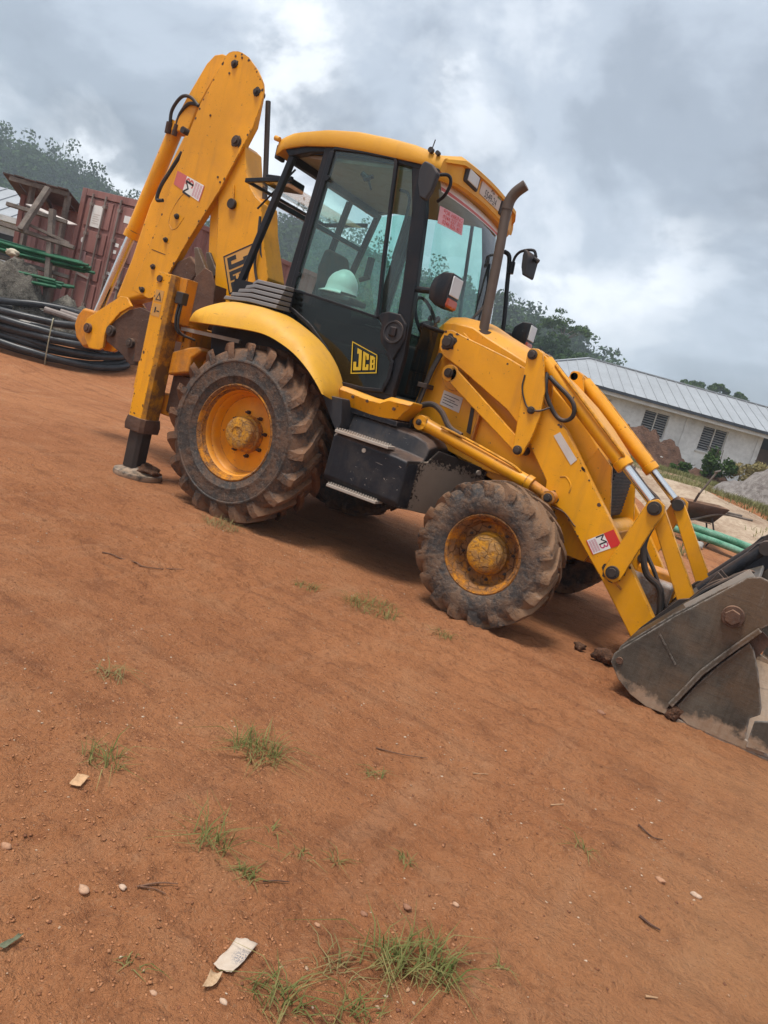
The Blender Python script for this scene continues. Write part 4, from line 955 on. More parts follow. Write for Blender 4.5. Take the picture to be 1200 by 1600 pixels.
    # tilt ram above the arm
    tr_ = MB().cyl((2.05, s * 0.545, 1.785), (2.775, s * 0.545, 1.255), 0.054, n=24).cyl((2.735, s * 0.545, 1.284), (2.785, s * 0.545, 1.248), 0.061, n=24).cyl((1.985, s * 0.50, 1.802), (1.985, s * 0.59, 1.802), 0.052, n=20).beam((1.985, s * 0.545, 1.802), (2.12, s * 0.545, 1.735), 0.07, 0.085).build('tilt_ram', M['yellow'], BH, 0.004)
    MB().cyl((2.775, s * 0.545, 1.255), (3.02, s * 0.545, 1.076), 0.030, n=20).build('ram_rod', M['chrome'], tr_)
    MB().cyl((3.0, s * 0.545, 1.09), (3.05, s * 0.545, 1.054), 0.040, n=16).build('rod_eye', M['steel_rust'], tr_)
    MB().tube([(2.14, s * 0.585, 1.775), (2.35, s * 0.605, 1.625), (2.62, s * 0.605, 1.425), (2.74, s * 0.60, 1.335), (2.76, s * 0.575, 1.305)], 0.011, 8).build('ram_pipe', M['yellow'], tr_)
    MB().tube([(2.13, s * 0.60, 1.69), (2.19, s * 0.61, 1.655), (2.29, s * 0.61, 1.60), (2.35, s * 0.61, 1.545), (2.36, s * 0.60, 1.475), (2.31, s * 0.58, 1.435), (2.24, s * 0.58, 1.455), (2.15, s * 0.60, 1.560), (2.115, s * 0.60, 1.65), (2.09, s * 0.56, 1.76)], 0.015, 10).build('ram_hose', M['hose'], tr_)
    # tilt lever and tipping link
    tl = MB().prism([(3.0, 1.09), (3.05, 1.118), (3.10, 1.09), (3.112, 1.04), (3.07, 0.90), (2.99, 0.545), (2.955, 0.512), (2.90, 0.520), (2.868, 0.565), (2.875, 0.62), (2.98, 1.03)], *V_(0.592, 0.622)).build('tilt_lever', M['yellow'], BH, 0.006)
    pin((3.048, 1.055), 0.47, 0.650, 0.045, tl, s); pin((2.930, 0.578), 0.585, 0.645, 0.044, tl, s)
    MB().prism([(3.028, 1.075), (3.075, 1.09), (3.110, 1.045), (3.440, 0.590), (3.452, 0.54), (3.41, 0.505), (3.36, 0.515), (3.028, 1.00)], *V_(0.50, 0.545)).build('tipping_link', M['yellow'], BH, 0.006)
# near-side stickers and the silver strip on the arm
armN = [o for o in BH.children if o.name.startswith('loader_arm')][0]
MB().prism([(2.271, 1.318), (2.306, 1.354), (2.473, 1.208), (2.443, 1.162)], -0.5835, -0.5815).build('silver_strip_sticker', M['sticker_grey'], armN)
def m3(parent, q, y, red, flip=False):
    """q: corners of the sticker: bottom-left, top-left, top-right, bottom-right in its own reading direction"""
    bl, tl_, tr2, br = [Vector((a, 0, b)) for a, b in q]
    def L(u, v): 
        p = (bl * (1 - u) + br * u) * (1 - v) + (tl_ * (1 - u) + tr2 * u) * v
        return (p.x, p.z)
    def pl(pts, name, mat, d): MB().prism([L(*p) for p in pts], y - d - 0.001, y - d).build(name, mat, parent)
    pl([(0, 0), (1, 0), (1, 0.64), (0, 0.64)], 'hire_sticker', M['sticker_white'], 0.002)
    pl([(0, 0.64), (1, 0.64), (1, 1), (0, 1)], 'hire_sticker_red', red, 0.002)
    pl([(0, 0), (1, 0), (1, 0.03), (0, 0.03)], 'sticker_edge', red, 0.0034)
    ux = (br - bl).normalized(); uy = (tl_ - bl).normalized(); w_ = (br - bl).length; h_ = (tl_ - bl).length
    nrm = Vector((0, -1, 0))
    def tm(u, v):
        p = L(u, v)
        mm = Matrix.Identity(4)
        for i in range(3): mm[i][0], mm[i][1], mm[i][2] = ux[i], uy[i], nrm[i]
        mm[0][3], mm[1][3], mm[2][3] = p[0], y - 0.0036, p[1]
        return mm
    text('M', h_ * 0.42, tm(0.30, 0.47), M['ink_black'], 'sticker_letter', parent, 1.15)
    text('3', h_ * 0.42, tm(0.70, 0.47), M['ink_magenta'] if not flip else M['sticker_pink'], 'sticker_letter', parent, 1.15)
    for k, v in enumerate((0.27, 0.18, 0.09)):
        text('IIIIIIIIIIIIII', h_ * 0.10, tm(0.5, v), M['ink_magenta'], 'sticker_small_print', parent, w_ / (h_ * 0.10) / 4.2)
m3(armN, [(2.696, 0.713), (2.842, 0.842), (2.919, 0.763), (2.765, 0.638)], -0.580, M['sticker_red'])

# loader cross tube and hoses
MB().cyl((2.74, -0.51, 0.78), (2.74, 0.51, 0.78), 0.075, n=20).build('arm_cross_tube', M['yellow'], BH)
MB().cyl((1.318, -0.51, 1.757), (1.318, 0.51, 1.757), 0.035, n=12).build('arm_pivot_shaft', M['steel_dark'], BH)
MB().tube([(2.0, -0.40, 1.83), (2.06, -0.40, 1.80), (2.40, -0.40, 1.545), (2.72, -0.40, 1.30), (2.90, -0.38, 1.16), (3.04, -0.36, 1.05), (3.02, -0.36, 0.80), (3.10, -0.42, 0.62), (3.22, -0.45, 0.55), (3.28, -0.45, 0.36)], 0.022, 10).build('bucket_service_hose', M['hose'], BH)
MB().tube([(2.02, -0.34, 1.82), (2.40, -0.34, 1.54), (2.85, -0.34, 1.20), (2.99, -0.30, 1.06), (3.0, -0.28, 0.8), (3.15, -0.35, 0.62), (3.3, -0.4, 0.42)], 0.014, 8).build('bucket_service_hose', M['hose'], BH)
for k, dy in enumerate((0.0, 0.025, 0.05)):
    MB().tube([(1.235 + 0.02 * k, -0.50 - dy, 1.67), (1.212 + 0.02 * k, -0.51 - dy, 1.572), (1.20 + 0.02 * k, -0.52 - dy, 1.486), (1.175 + 0.02 * k, -0.53 - dy, 1.267), (1.15 + 0.025 * k, -0.55 - dy, 1.10), (1.16 + 0.03 * k, -0.55, 1.0)], 0.013, 8).build('tower_hose', M['hose'], BH)
MB().box(1.17, 1.25, -0.60, -0.48, 1.395, 1.43).build('hose_clamp', M['steel_dark'], BH, 0.004)
MB().tube([(1.13, -0.62, 1.09), (1.18, -0.62, 1.16), (1.253, -0.63, 1.255), (1.35, -0.64, 1.298), (1.449, -0.655, 1.265), (1.551, -0.67, 1.175), (1.66, -0.68, 1.145)], 0.021, 10).build('lift_ram_hose', M['hose'], BH)
MB().box(1.04, 1.16, -0.74, -0.55, 1.06, 1.12).cyl((1.05, -0.66, 1.08), (1.13, -0.66, 1.16), 0.03).build('valve_block', M['steel_dark'], BH, 0.008)
MB().box(2.95, 3.28, -0.36, -0.20, 0.34, 0.58).build('quick_hitch_block', mk_simple('peeling_orange_primer', (0.42, 0.21, 0.10), 0.8, 0.35, 9.0, c2=(0.40, 0.38, 0.36)), BH, 0.03)
MB().box(2.95, 3.25, 0.20, 0.36, 0.34, 0.58).build('quick_hitch_block', M['yellow_dirty'], BH, 0.03)

# ---- loader bucket (clam type)
BS = [(3.170, 0.170), (3.172, 0.225), (3.190, 0.255), (3.415, 0.560), (3.682, 0.885), (3.740, 0.915), (3.80, 0.905), (3.88, 0.83), (3.885, 0.72), (3.822, 0.640), (3.630, 0.310), (3.535, 0.045), (3.545, 0.010), (3.43, 0.006), (3.330, 0.035), (3.240, 0.090)]
CL = [(3.575, 0.075), (3.640, 0.255), (3.700, 0.385), (3.800, 0.560), (3.835, 0.530), (3.890, 0.430), (3.965, 0.250), (3.970, 0.215), (3.930, 0.175), (3.945, 0.060), (4.10, 0.015), (3.95, 0.004), (3.66, 0.004), (3.60, 0.03)]
ST = M['steel_worn']
bk = MB()
W = 1.165
shell = [(3.20, 0.150), (3.25, 0.085), (3.34, 0.030), (3.44, 0.008), (3.545, 0.010)]
def sheet(path, t_, y0, y1):
    n = len(path); out = []
    for i, (x, z) in enumerate(path):
        a = path[max(i - 1, 0)]; b = path[min(i + 1, n - 1)]
        dx, dz = b[0] - a[0], b[1] - a[1]; l = math.hypot(dx, dz) or 1
        out.append((x - dz / l * t_, z + dx / l * t_))
    return path + out[::-1], y0, y1
bk.prism(*sheet([(3.735, 0.905), (3.60, 0.80), (3.40, 0.56), (3.19, 0.275), (3.178, 0.20), (3.20, 0.150), (3.25, 0.085), (3.34, 0.030), (3.44, 0.008), (3.545, 0.010)], 0.02, -W + 0.012, W - 0.012))
bucket = bk.build('loader_bucket', ST, BH, 0.004, label='worn grey clam type loader bucket')
for s in (-1, 1):
    MB().prism(BS, *vside(s, W - 0.010, W + 0.012)).build('side_plate', ST, bucket, 0.006)
    MB().strip([(3.545, 0.075), (3.635, 0.315), (3.735, 0.495), (3.828, 0.648)], 0.030, *vside(s, W + 0.012, W + 0.034)).build('side_edge_bar', ST, bucket, 0.006)
    MB().strip([(3.50, 0.30), (3.40, 0.40), (3.37, 0.43)], 0.008, *vside(s, W + 0.011, W + 0.016)).build('side_weld', ST, bucket)
    MB().prism(CL, *vside(s, W - 0.012, W + 0.008)).build('jaw_side_plate', ST, bucket, 0.006)
    MB().prism([(3.56, 0.03), (3.60, 0.32), (3.80, 0.66), (3.90, 0.60), (3.70, 0.06)], *vside(s, W - 0.045, W - 0.030)).build('jaw_gap_filler', M['steel_rust'], bucket)  # added filler plate behind the jaw gap, keeps the opening dark
    bo = MB().cyl((3.684, s * (W + 0.01), 0.668), (3.684, s * (W + 0.045), 0.668), 0.058, n=24).cyl((3.684, s * (W + 0.045), 0.668), (3.684, s * (W + 0.075), 0.668), 0.042, n=6).build('jaw_pivot_bolt', M['steel_rust'], bucket, 0.004)
    MB().cyl((3.214, s * (W + 0.012), 0.20), (3.214, s * (W + 0.022), 0.20), 0.02, n=12).build('corner_bolt', M['steel_rust'], bucket)
MB().prism(*sheet([(3.60, 0.014), (3.75, 0.006), (3.95, 0.008), (4.28, 0.010)], -0.022, -W - 0.005, W + 0.005)).build('cutting_edge', ST, bucket, 0.004)
MB().prism(*sheet([(3.60, 0.03), (3.62, 0.14), (3.68, 0.28), (3.78, 0.44), (3.84, 0.52)], 0.016, -W + 0.015, W - 0.015)).build('jaw_back_plate', M['steel_rust'], bucket)
MB().prism([(3.955, 0.175), (4.02, 0.205), (4.20, 0.15), (4.24, 0.05), (3.96, 0.026)], -W - 0.022, -W - 0.006).build('jaw_wear_plate', ST, bucket, 0.004)
MB().prism([(3.955, 0.175), (4.02, 0.205), (4.20, 0.15), (4.24, 0.05), (3.96, 0.026)], W + 0.006, W + 0.022).build('jaw_wear_plate', ST, bucket, 0.004)
# packed soil inside the bucket lip
def lump(name, c, r, mat, seed, parent=None, n=3, squash=0.7):
    rs = np.random.default_rng(seed)
    import bmesh
    bm = bmesh.new(); bmesh.ops.create_icosphere(bm, subdivisions=n, radius=1.0)
    for v in bm.verts:
        d = v.co.normalized(); k = 0.45 + 1.1 * float(fbm(np.array(d.x * 2.3 + seed * 3.1 + 20), np.array(d.y * 2.3 + d.z * 2.9 + 40), 5, seed % 17))
        v.co = Vector((c[0] + d.x * r[0] * k, c[1] + d.y * r[1] * k, c[2] + d.z * r[2] * k))
    me = bpy.data.meshes.new(name); bm.to_mesh(me); bm.free()
    me.polygons.foreach_set('use_smooth', [True] * len(me.polygons))
    me.materials.append(mat)
    o = bpy.data.objects.new(name, me); COL.objects.link(o)
    if parent: o.parent = parent
    return o
M['clod'] = mk_simple('damp_soil_clods', (0.10, 0.048, 0.028), 0.95, 0.5, 9.0, bump=0.9, c2=(0.21, 0.10, 0.055), bd=0.03)
lump('packed_soil', (3.575, -1.13, 0.03), (0.05, 0.07, 0.06), M['clod'], 4, bucket)
lump('packed_soil', (3.40, -0.6, 0.03), (0.12, 0.5, 0.05), M['clod'], 5, bucket)
# hitch brackets and clam rams on the bucket's back
for y in (-0.62, -0.42, 0.42, 0.62):
    MB().prism([(3.44, 0.60), (3.36, 0.56), (3.20, 0.30), (3.16, 0.20), (3.22, 0.16), (3.34, 0.42), (3.60, 0.75), (3.52, 0.80)], y - 0.015, y + 0.015).build('hitch_bracket', M['steel_dark'], bucket, 0.004)
for s in (-1, 1):
    MB().prism([(3.50, 0.70), (3.66, 1.02), (3.72, 1.06), (3.78, 1.03), (3.80, 0.93), (3.70, 0.80), (3.62, 0.70)], *vside(s, 0.36, 0.40)).build('jaw_ram_bracket', M['black_dusty'], bucket, 0.006)
    MB().cyl((3.72, s * 0.33, 1.01), (3.72, s * 0.43, 1.01), 0.045, n=18).build('jaw_ram_pin', M['steel_dark'], bucket)
    MB().cyl((3.44, s * 0.38, 0.62), (3.70, s * 0.38, 0.99), 0.04, n=18).build('jaw_ram', M['black_dusty'], bucket)
MB().tube([(3.44, -0.80, 0.60), (3.50, -0.80, 0.70), (3.62, -0.80, 0.83), (3.68, -0.78, 0.88), (3.72, -0.70, 0.86)], 0.013, 8).tube([(3.43, -0.72, 0.60), (3.50, -0.74, 0.72), (3.58, -0.76, 0.79), (3.66, -0.70, 0.80)], 0.011, 8).build('bucket_hose', M['hose'], bucket)
MB().beam((3.45, -1.14, 0.615), (3.70, -1.14, 0.915), 0.05, 0.015, (0, 1, 0)).build('top_edge_strip', M['tread'], bucket)

# ---- stabiliser legs and rear frame
for s in (-1, 1):
    V_ = lambda a, b: vside(s, a, b)
    def ring(x0, x1, ya, yb, z, c=0.03):
        pts = [(x0 + c, ya), (x1 - c, ya), (x1, ya + c), (x1, yb - c), (x1 - c, yb), (x0 + c, yb), (x0, yb - c), (x0, ya + c)]
        return [(x, (y if s < 0 else -y), z) for x, y in pts]
    leg = MB().loft([ring(-1.225, -1.02, -1.045, -0.84, 0.50), ring(-1.225, -1.02, -1.045, -0.84, 1.735)]).build('stabiliser', M['yellow_leg'], BH, 0.006)
    MB().loft([ring(-1.235, -1.005, -1.055, -0.83, 0.40), ring(-1.24, -1.0, -1.06, -0.825, 0.455), ring(-1.232, -1.01, -1.05, -0.835, 0.52)]).build('leg_collar', M['steel_rust'], leg, 0.004)
    MB().loft([ring(-1.205, -1.04, -1.02, -0.865, 0.08), ring(-1.205, -1.04, -1.02, -0.865, 0.42)]).build('inner_leg', M['steel_dark'], leg, 0.006)
    pd = []
    for r, z in ((0.205, 0.0), (0.212, 0.018), (0.205, 0.045), (0.12, 0.075), (0.10, 0.10)):
        pd.append([(-1.10 + r * 1.0 * math.cos(2 * math.pi * i / 28), s * 0.90 + r * math.sin(2 * math.pi * i / 28), z) for i in range(28)])
    MB().loft(pd).build('foot_pad', M['steel_worn'], leg, ang=50)
    lump('caked_mud', (-1.02, s * 0.88, 0.07), (0.12, 0.12, 0.06), M['clod'], 8, leg)
    MB().box(-1.262, -1.225, *V_(0.90, 1.0), 0.74, 0.98).build('leg_guide', M['yellow'], leg, 0.006)
    MB().cyl((-1.16, s * 1.045, 1.68), (-1.16, s * 1.06, 1.68), 0.028, n=14).build('leg_top_bolt', M['steel_rust'], leg)
    MB().box(-1.02, -0.93, *V_(0.85, 0.97), 1.36, 1.735).build('leg_bracket', M['yellow_dirty'], leg, 0.006)
    MB().box(-1.0, -0.92, *V_(0.93, 1.0), 1.52, 1.62).build('leg_valve', M['steel_dark'], leg, 0.008)
    for dy in (0.0, 0.03):
        MB().tube([(-0.965 + dy, s * 0.975, 1.54), (-0.96 + dy, s * 0.985, 1.40), (-0.93 + dy, s * 0.96, 1.30), (-0.82, s * 0.86, 1.27)], 0.010, 8).build('leg_hose', M['hose'], leg)
    MB().prism([(-0.99, 1.13), (-0.812, 1.205), (-0.717, 1.231), (-0.66, 1.205), (-0.76, 1.12), (-0.76, 1.00), (-0.99, 0.93)], *V_(0.76, 0.92)).build('leg_carrier', M['yellow_dirty'], BH, 0.02, 3)
    MB().box(-1.0, -0.80, *V_(0.72, 0.84), 0.62, 0.95).build('leg_carrier_stub', M['steel_rust'], BH, 0.01)
MB().box(-1.18, -0.96, -0.83, 0.83, 0.58, 0.76).box(-1.18, -0.96, -0.83, 0.83, 1.22, 1.38).box(-1.0, -0.9, -0.83, -0.70, 0.60, 1.38).box(-1.0, -0.9, 0.70, 0.83, 0.60, 1.38).build('rear_frame_beam', M['yellow_dirty'], BH, 0.01)
MB().beam((-0.97, -0.88, 1.335), (-0.38, -0.82, 1.36), 0.03, 0.03).build('fender_stay', M['tread'], BH)

# ---- hoe: boom, dipper, bucket
BY = -0.16
MB().box(-1.42, -1.16, BY - 0.16, BY + 0.16, 0.62, 1.40).cyl((-1.40, BY, 0.62), (-1.40, BY, 1.42), 0.11, n=20).build('kingpost', M['yellow_dirty'], BH, 0.012)
boom = MB().prism([(-1.372, 3.06), (-1.30, 3.02), (-1.225, 2.82), (-1.150, 2.70), (-1.05, 2.612), (-0.975, 2.575), (-0.938, 2.475), (-0.90, 2.36), (-0.70, 1.956), (-0.74, 1.75), (-1.035, 1.45), (-1.239, 1.40), (-1.30, 1.80), (-1.36, 2.05), (-1.43, 2.35), (-1.50, 2.60), (-1.46, 2.9)], BY - 0.12, BY + 0.12).build('hoe_boom', M['yellow'], BH, 0.008, label='yellow hoe boom bearing a black letter badge')
MB().prism([(-1.60, 2.50), (-1.50, 2.62), (-1.33, 2.02), (-1.23, 1.60), (-1.33, 1.55), (-1.47, 1.95)], BY - 0.08, BY + 0.12).build('boom_rear_web', M['yellow'], boom, 0.006)
MB().cyl((-1.29, BY - 0.12, 2.517), (-1.29, BY - 0.155, 2.517), 0.045, n=18).build('boom_pin', M['steel_dark'], boom, 0.004)
MB().strip([(-1.325, 2.68), (-1.30, 2.60), (-1.292, 2.53)], 0.018, BY - 0.132, BY - 0.12).build('boom_pin_strap', M['yellow'], boom, 0.003)
cr = MB().cyl((-0.93, BY, 1.75), (-1.045, BY, 2.62), 0.055, n=20).build('crowd_ram', M['yellow'], BH)
MB().cyl((-1.045, BY, 2.62), (-1.262, BY, 3.46), 0.024, n=16).build('ram_rod', M['steel_dark'], cr)
jcb(boom, -1.265, BY - 0.12, 2.055, 0.36, 0.37, 0.20, M['decal_pale'], M['ink_black'], R(-62), 0.002)
MB().tube([(-0.93, -0.30, 2.45), (-0.88, -0.31, 2.2), (-0.86, -0.30, 2.02), (-0.75, -0.28, 1.8)], 0.012, 8).tube([(-0.90, -0.26, 2.40), (-0.86, -0.27, 2.18), (-0.80, -0.26, 2.08), (-0.70, -0.22, 1.9)], 0.015, 8).build('boom_hose', M['hose'], boom)

DIP = [(-1.647, 3.798), (-1.585, 3.800), (-1.53, 3.787), (-1.450, 3.755), (-1.381, 3.704), (-1.315, 3.655), (-1.259, 3.597), (-1.215, 3.545), (-1.193, 3.489), (-1.185, 3.42), (-1.193, 3.345), (-1.226, 3.165), (-1.317, 2.944), (-1.449, 2.612), (-1.71, 2.109), (-1.958, 1.562), (-2.010, 1.530), (-2.051, 1.517), (-2.295, 1.557), (-2.201, 1.927), (-2.098, 2.377), (-2.046, 2.72), (-1.986, 3.021), (-1.908, 3.333), (-1.794, 3.589), (-1.715, 3.765), (-1.69, 3.785)]
dip = MB().prism(DIP, BY - 0.16, BY - 0.14).prism([(-1.60, 3.70), (-1.25, 3.50), (-1.24, 3.2), (-1.45, 2.65), (-1.72, 2.14), (-1.96, 1.60), (-2.26, 1.60), (-2.07, 2.40), (-1.95, 3.03), (-1.78, 3.55)], BY - 0.14, BY - 0.07).build('hoe_dipper', M['yellow'], BH, 0.004, label='yellow hoe dipper with a red and white sticker')
for p, r in (((-1.59, 3.688), 0.034), ((-1.264, 3.469), 0.034), ((-1.376, 3.046), 0.048), ((-1.899, 2.317), 0.026), ((-1.979, 2.088), 0.024), ((-2.072, 1.819), 0.026), ((-2.152, 1.583), 0.028)):
    MB().cyl((p[0], BY - 0.08, p[1]), (p[0], BY - 0.175, p[1]), r, n=18).cyl((p[0], BY - 0.175, p[1]), (p[0], BY - 0.192, p[1]), r * 0.6, n=8).build('pin', M['steel_dark'], dip, 0.003)
for x, z in ((-1.60, 3.755), (-1.52, 3.745), (-1.63, 3.61), (-1.75, 3.24), (-1.50, 2.72), (-1.46, 2.68)):
    MB().cyl((x, BY - 0.159, z), (x, BY - 0.166, z), 0.010, n=10).build('dipper_bolt', M['steel_rust'], dip)
MB().tube([(-1.93, BY - 0.159, 2.19), (-1.99, BY - 0.159, 2.25), (-1.985, BY - 0.159, 2.36), (-1.89, BY - 0.159, 2.52), (-1.81, BY - 0.159, 2.52)], 0.004, 6).tube([(-1.93, BY - 0.159, 2.19), (-1.87, BY - 0.159, 2.22), (-1.81, BY - 0.159, 2.32)], 0.004, 6).build('dipper_weld_bead', M['yellow'], dip)
MB().strip([(-2.14, 1.975), (-1.95, 1.955)], 0.006, BY - 0.163, BY - 0.159).build('dipper_seam', M['steel_rust'], dip)
m3(dip, [(-1.660, 2.480), (-2.030, 2.600), (-2.015, 2.725), (-1.635, 2.627)], BY - 0.160, M['sticker_pink'], True)
MB().prism([(-1.86, 3.812), (-1.80, 3.80), (-1.78, 3.72), (-1.90, 3.58), (-2.03, 3.32), (-2.09, 3.10), (-2.33, 3.10), (-2.20, 3.40), (-2.03, 3.72), (-1.95, 3.80)], BY - 0.075, BY + 0.075).build('bucket_ram_bracket', M['yellow'], BH, 0.015, 3)
MB().prism([(-2.00, 3.10), (-2.14, 3.10), (-2.24, 2.85), (-2.42, 2.40), (-2.52, 1.85), (-2.64, 1.42), (-2.47, 1.42), (-2.20, 1.52), (-2.10, 2.40)], BY - 0.07, BY + 0.11).build('inner_dipper', M['yellow'], BH, 0.05, 4)
br_ = MB().cyl((-2.31, BY, 3.20), (-2.645, BY, 2.075), 0.070, n=24).cyl((-2.63, BY, 2.13), (-2.65, BY, 2.06), 0.078, n=24).build('bucket_ram', M['yellow'], BH)
MB().cyl((-2.645, BY, 2.075), (-2.925, BY, 1.20), 0.046, n=20).build('ram_rod', M['chrome'], br_)
MB().tube([(-2.33, -0.24, 3.14), (-2.33, -0.25, 3.28), (-2.23, -0.26, 3.40), (-2.10, -0.27, 3.40), (-1.98, -0.27, 3.33)], 0.016, 8).tube([(-2.26, -0.22, 3.12), (-2.24, -0.23, 3.25), (-2.13, -0.25, 3.35), (-1.99, -0.26, 3.34)], 0.016, 8).build('ram_hose', M['hose'], br_)
MB().cyl((-2.34, -0.24, 3.17), (-2.34, -0.24, 3.07), 0.03, n=12).cyl((-2.25, -0.23, 3.16), (-2.26, -0.23, 3.06), 0.025, n=12).build('hose_fitting', M['steel_rust'], br_)
MB().cyl((-2.055, -0.33, 3.09), (-2.055, -0.26, 3.09), 0.03, n=14).build('hose_guide_pin', M['steel_dark'], br_)
MB().tube([(-2.03, -0.30, 2.90), (-2.12, -0.31, 2.72), (-2.20, -0.315, 2.56), (-2.215, -0.315, 2.44), (-2.14, -0.31, 2.44)], 0.018, 8).build('dipper_hose', M['hose'], dip)
TLV = [(-2.80, 1.215), (-2.443, 1.470), (-2.352, 1.478), (-2.257, 1.405), (-2.40, 1.314), (-2.53, 1.15), (-2.555, 1.06), (-2.545, 0.927), (-2.60, 0.895), (-2.75, 0.881), (-2.84, 0.97), (-2.882, 1.095), (-2.86, 1.17)]
tip = MB().prism(TLV, BY - 0.16, BY - 0.13).prism([(x - 0.10, z) for x, z in TLV], BY + 0.11, BY + 0.14).build('tipping_lever', M['yellow'], BH, 0.008)
MB().cyl((-2.80, BY - 0.19, 1.075), (-2.80, BY + 0.16, 1.075), 0.05, n=20).cyl((-2.80, BY - 0.19, 1.075), (-2.80, BY - 0.20, 1.075), 0.03, n=8).build('pin', M['steel_rust'], tip, 0.003)
MB().prism([(-3.10, 1.17), (-3.03, 1.26), (-2.86, 1.26), (-2.80, 1.05), (-2.82, 0.90), (-2.92, 0.86), (-3.06, 0.94), (-3.12, 1.06)], BY - 0.10, BY + 0.09).build('rod_end_clevis', M['yellow_dirty'], tip, 0.03, 3)
HE = [(-2.603, 1.093), (-2.539, 1.172), (-2.40, 1.30), (-2.313, 1.365), (-2.178, 1.416), (-2.028, 1.40), (-1.90, 1.25), (-1.88, 1.00), (-2.015, 0.869), (-2.157, 0.845), (-2.293, 0.92), (-2.546, 1.0)]
hoeb = MB().prism(HE, BY - 0.13, BY - 0.10).prism(HE, BY + 0.10, BY + 0.13).build('hoe_bucket', M['steel_rust'], BH, 0.008, label='rust brown hoe bucket curled under the dipper')
for p, r in (((-2.491, 1.114), 0.055), ((-2.188, 1.054), 0.050), ((-2.05, 0.93), 0.05)):
    MB().cyl((p[0], BY - 0.165, p[1]), (p[0], BY + 0.165, p[1]), r, n=18).cyl((p[0], BY - 0.165, p[1]), (p[0], BY - 0.175, p[1]), r * 0.55, n=10).build('pin', M['steel_dark'], hoeb, 0.004)
MB().tube([(-2.30, BY, 1.34), (-2.2, BY, 1.30), (-2.08, BY, 1.20), (-1.95, BY, 1.05)], 0.09, 14).build('bucket_cross_tube', M['steel_rust'], hoeb)
BSD = [(-1.95, 0.90), (-1.50, 1.00), (-1.20, 1.25), (-1.10, 1.56), (-1.145, 1.78), (-1.22, 1.885), (-1.305, 1.905), (-1.40, 1.80), (-1.446, 1.63), (-1.50, 1.45), (-1.80, 1.36), (-1.95, 1.30)]
for yy in (-0.44, 0.10):
    MB().prism(BSD, yy, yy + 0.02).build('bucket_side', M['steel_rust'], hoeb, 0.005)
MB().prism(*sheet([(-1.95, 0.90), (-1.50, 1.00), (-1.20, 1.25), (-1.10, 1.56), (-1.145, 1.78)], 0.02, -0.42, 0.10)).build('bucket_shell', M['steel_rust'], hoeb)
for k in range(4):
    y = -0.40 + k * 0.155
    MB().prism([(-1.40, 1.80), (-1.305, 1.90), (-1.46, 2.07), (-1.50, 2.06)], y - 0.025, y + 0.025).build('bucket_tooth', M['steel_worn'], hoeb, 0.006)
MB().prism([(-1.86, 1.80), (-1.80, 1.92), (-1.66, 2.0), (-1.50, 1.90), (-1.58, 1.75), (-1.75, 1.66)], -0.30, 0.0).build('bucket_link_guard', M['steel_rust'], hoeb, 0.02)

# ---- wear: grease round the pins, chipped paint along plate edges, warning decals on the leg
def inside(poly, x, z):
    c = False; n = len(poly)
    for i in range(n):
        (x0, z0), (x1, z1) = poly[i], poly[(i + 1) % n]
        if (z0 > z) != (z1 > z) and x < (x1 - x0) * (z - z0) / (z1 - z0) + x0: c = not c
    return c
def blot(mb, x, y, z, r, rs, spikes=14, poly=None):
    pts = []
    for k in range(spikes):
        a = 2 * math.pi * k / spikes; q = r * (0.72 + 0.4 * rs.random())
        while poly and q > 0.0005 and not inside(poly, x + 1.15 * q * math.cos(a), z + 1.15 * q * math.sin(a)): q *= 0.75
        pts.append((x + q * math.cos(a), z + q * math.sin(a)))
    mb.prism(pts, y - 0.0012, y)
rsw = np.random.default_rng(91)
for par, y, L in ((armN, -0.5802, ((1.318, 1.757, 0.062), (2.385, 0.915, 0.05), (2.930, 0.578, 0.075))), (dip, BY - 0.1602, ((-1.59, 3.688, 0.042), (-1.264, 3.469, 0.042), (-1.376, 3.046, 0.06)))):
    for x, z, r in L:
        mb = MB(); blot(mb, x, y, z, r, rsw, 18, ARM if par is armN else DIP); mb.build('grease_stain', M['steel_dark'], par)
def chips(parent, poly, y, n, seed, rmax=0.012, inset=0.014):
    rs = np.random.default_rng(seed); mb = MB(); m_ = len(poly)
    lens = [math.hypot(poly[(i + 1) % m_][0] - poly[i][0], poly[(i + 1) % m_][1] - poly[i][1]) for i in range(m_)]; tot = sum(lens)
    cx, cz = sum(p[0] for p in poly) / m_, sum(p[1] for p in poly) / m_
    for k in range(n):
        u = rs.random() * tot; i = 0
        while u > lens[i] and i < m_ - 1: u -= lens[i]; i += 1
        f = min(u / lens[i], 1); a, b = poly[i], poly[(i + 1) % m_]
        x, z = a[0] + (b[0] - a[0]) * f, a[1] + (b[1] - a[1]) * f
        d = math.hypot(cx - x, cz - z); ins = inset + 0.05 * rs.random() ** 4
        x += (cx - x) / d * ins; z += (cz - z) / d * ins
        if inside(poly, x, z): blot(mb, x, y, z, 0.003 + rmax * rs.random() ** 2.5, rs, 7, poly)
    mb.build('paint_chips', M['steel_rust'], parent, kind='stuff')
chips(armN, ARM, -0.5801, 70, 1); chips(dip, DIP, BY - 0.1601, 40, 2, 0.016)
legN = [o for o in BH.children if o.name.startswith('stabiliser')][0]
chips(legN, [(-1.19, 0.54), (-1.05, 0.54), (-1.05, 1.72), (-1.19, 1.72)], -1.0451, 46, 3, 0.014, 0.0)
for z0, z1 in ((1.495, 1.590), (1.375, 1.478)):
    MB().box(-1.178, -1.085, -1.0475, -1.0455, z0, z1).build('warning_decal', M['decal_pale'], legN)
MB().prism([(-1.165, 1.507), (-1.098, 1.507), (-1.1315, 1.575)], -1.0490, -1.0480).build('warning_triangle', M['ink_black'], legN)
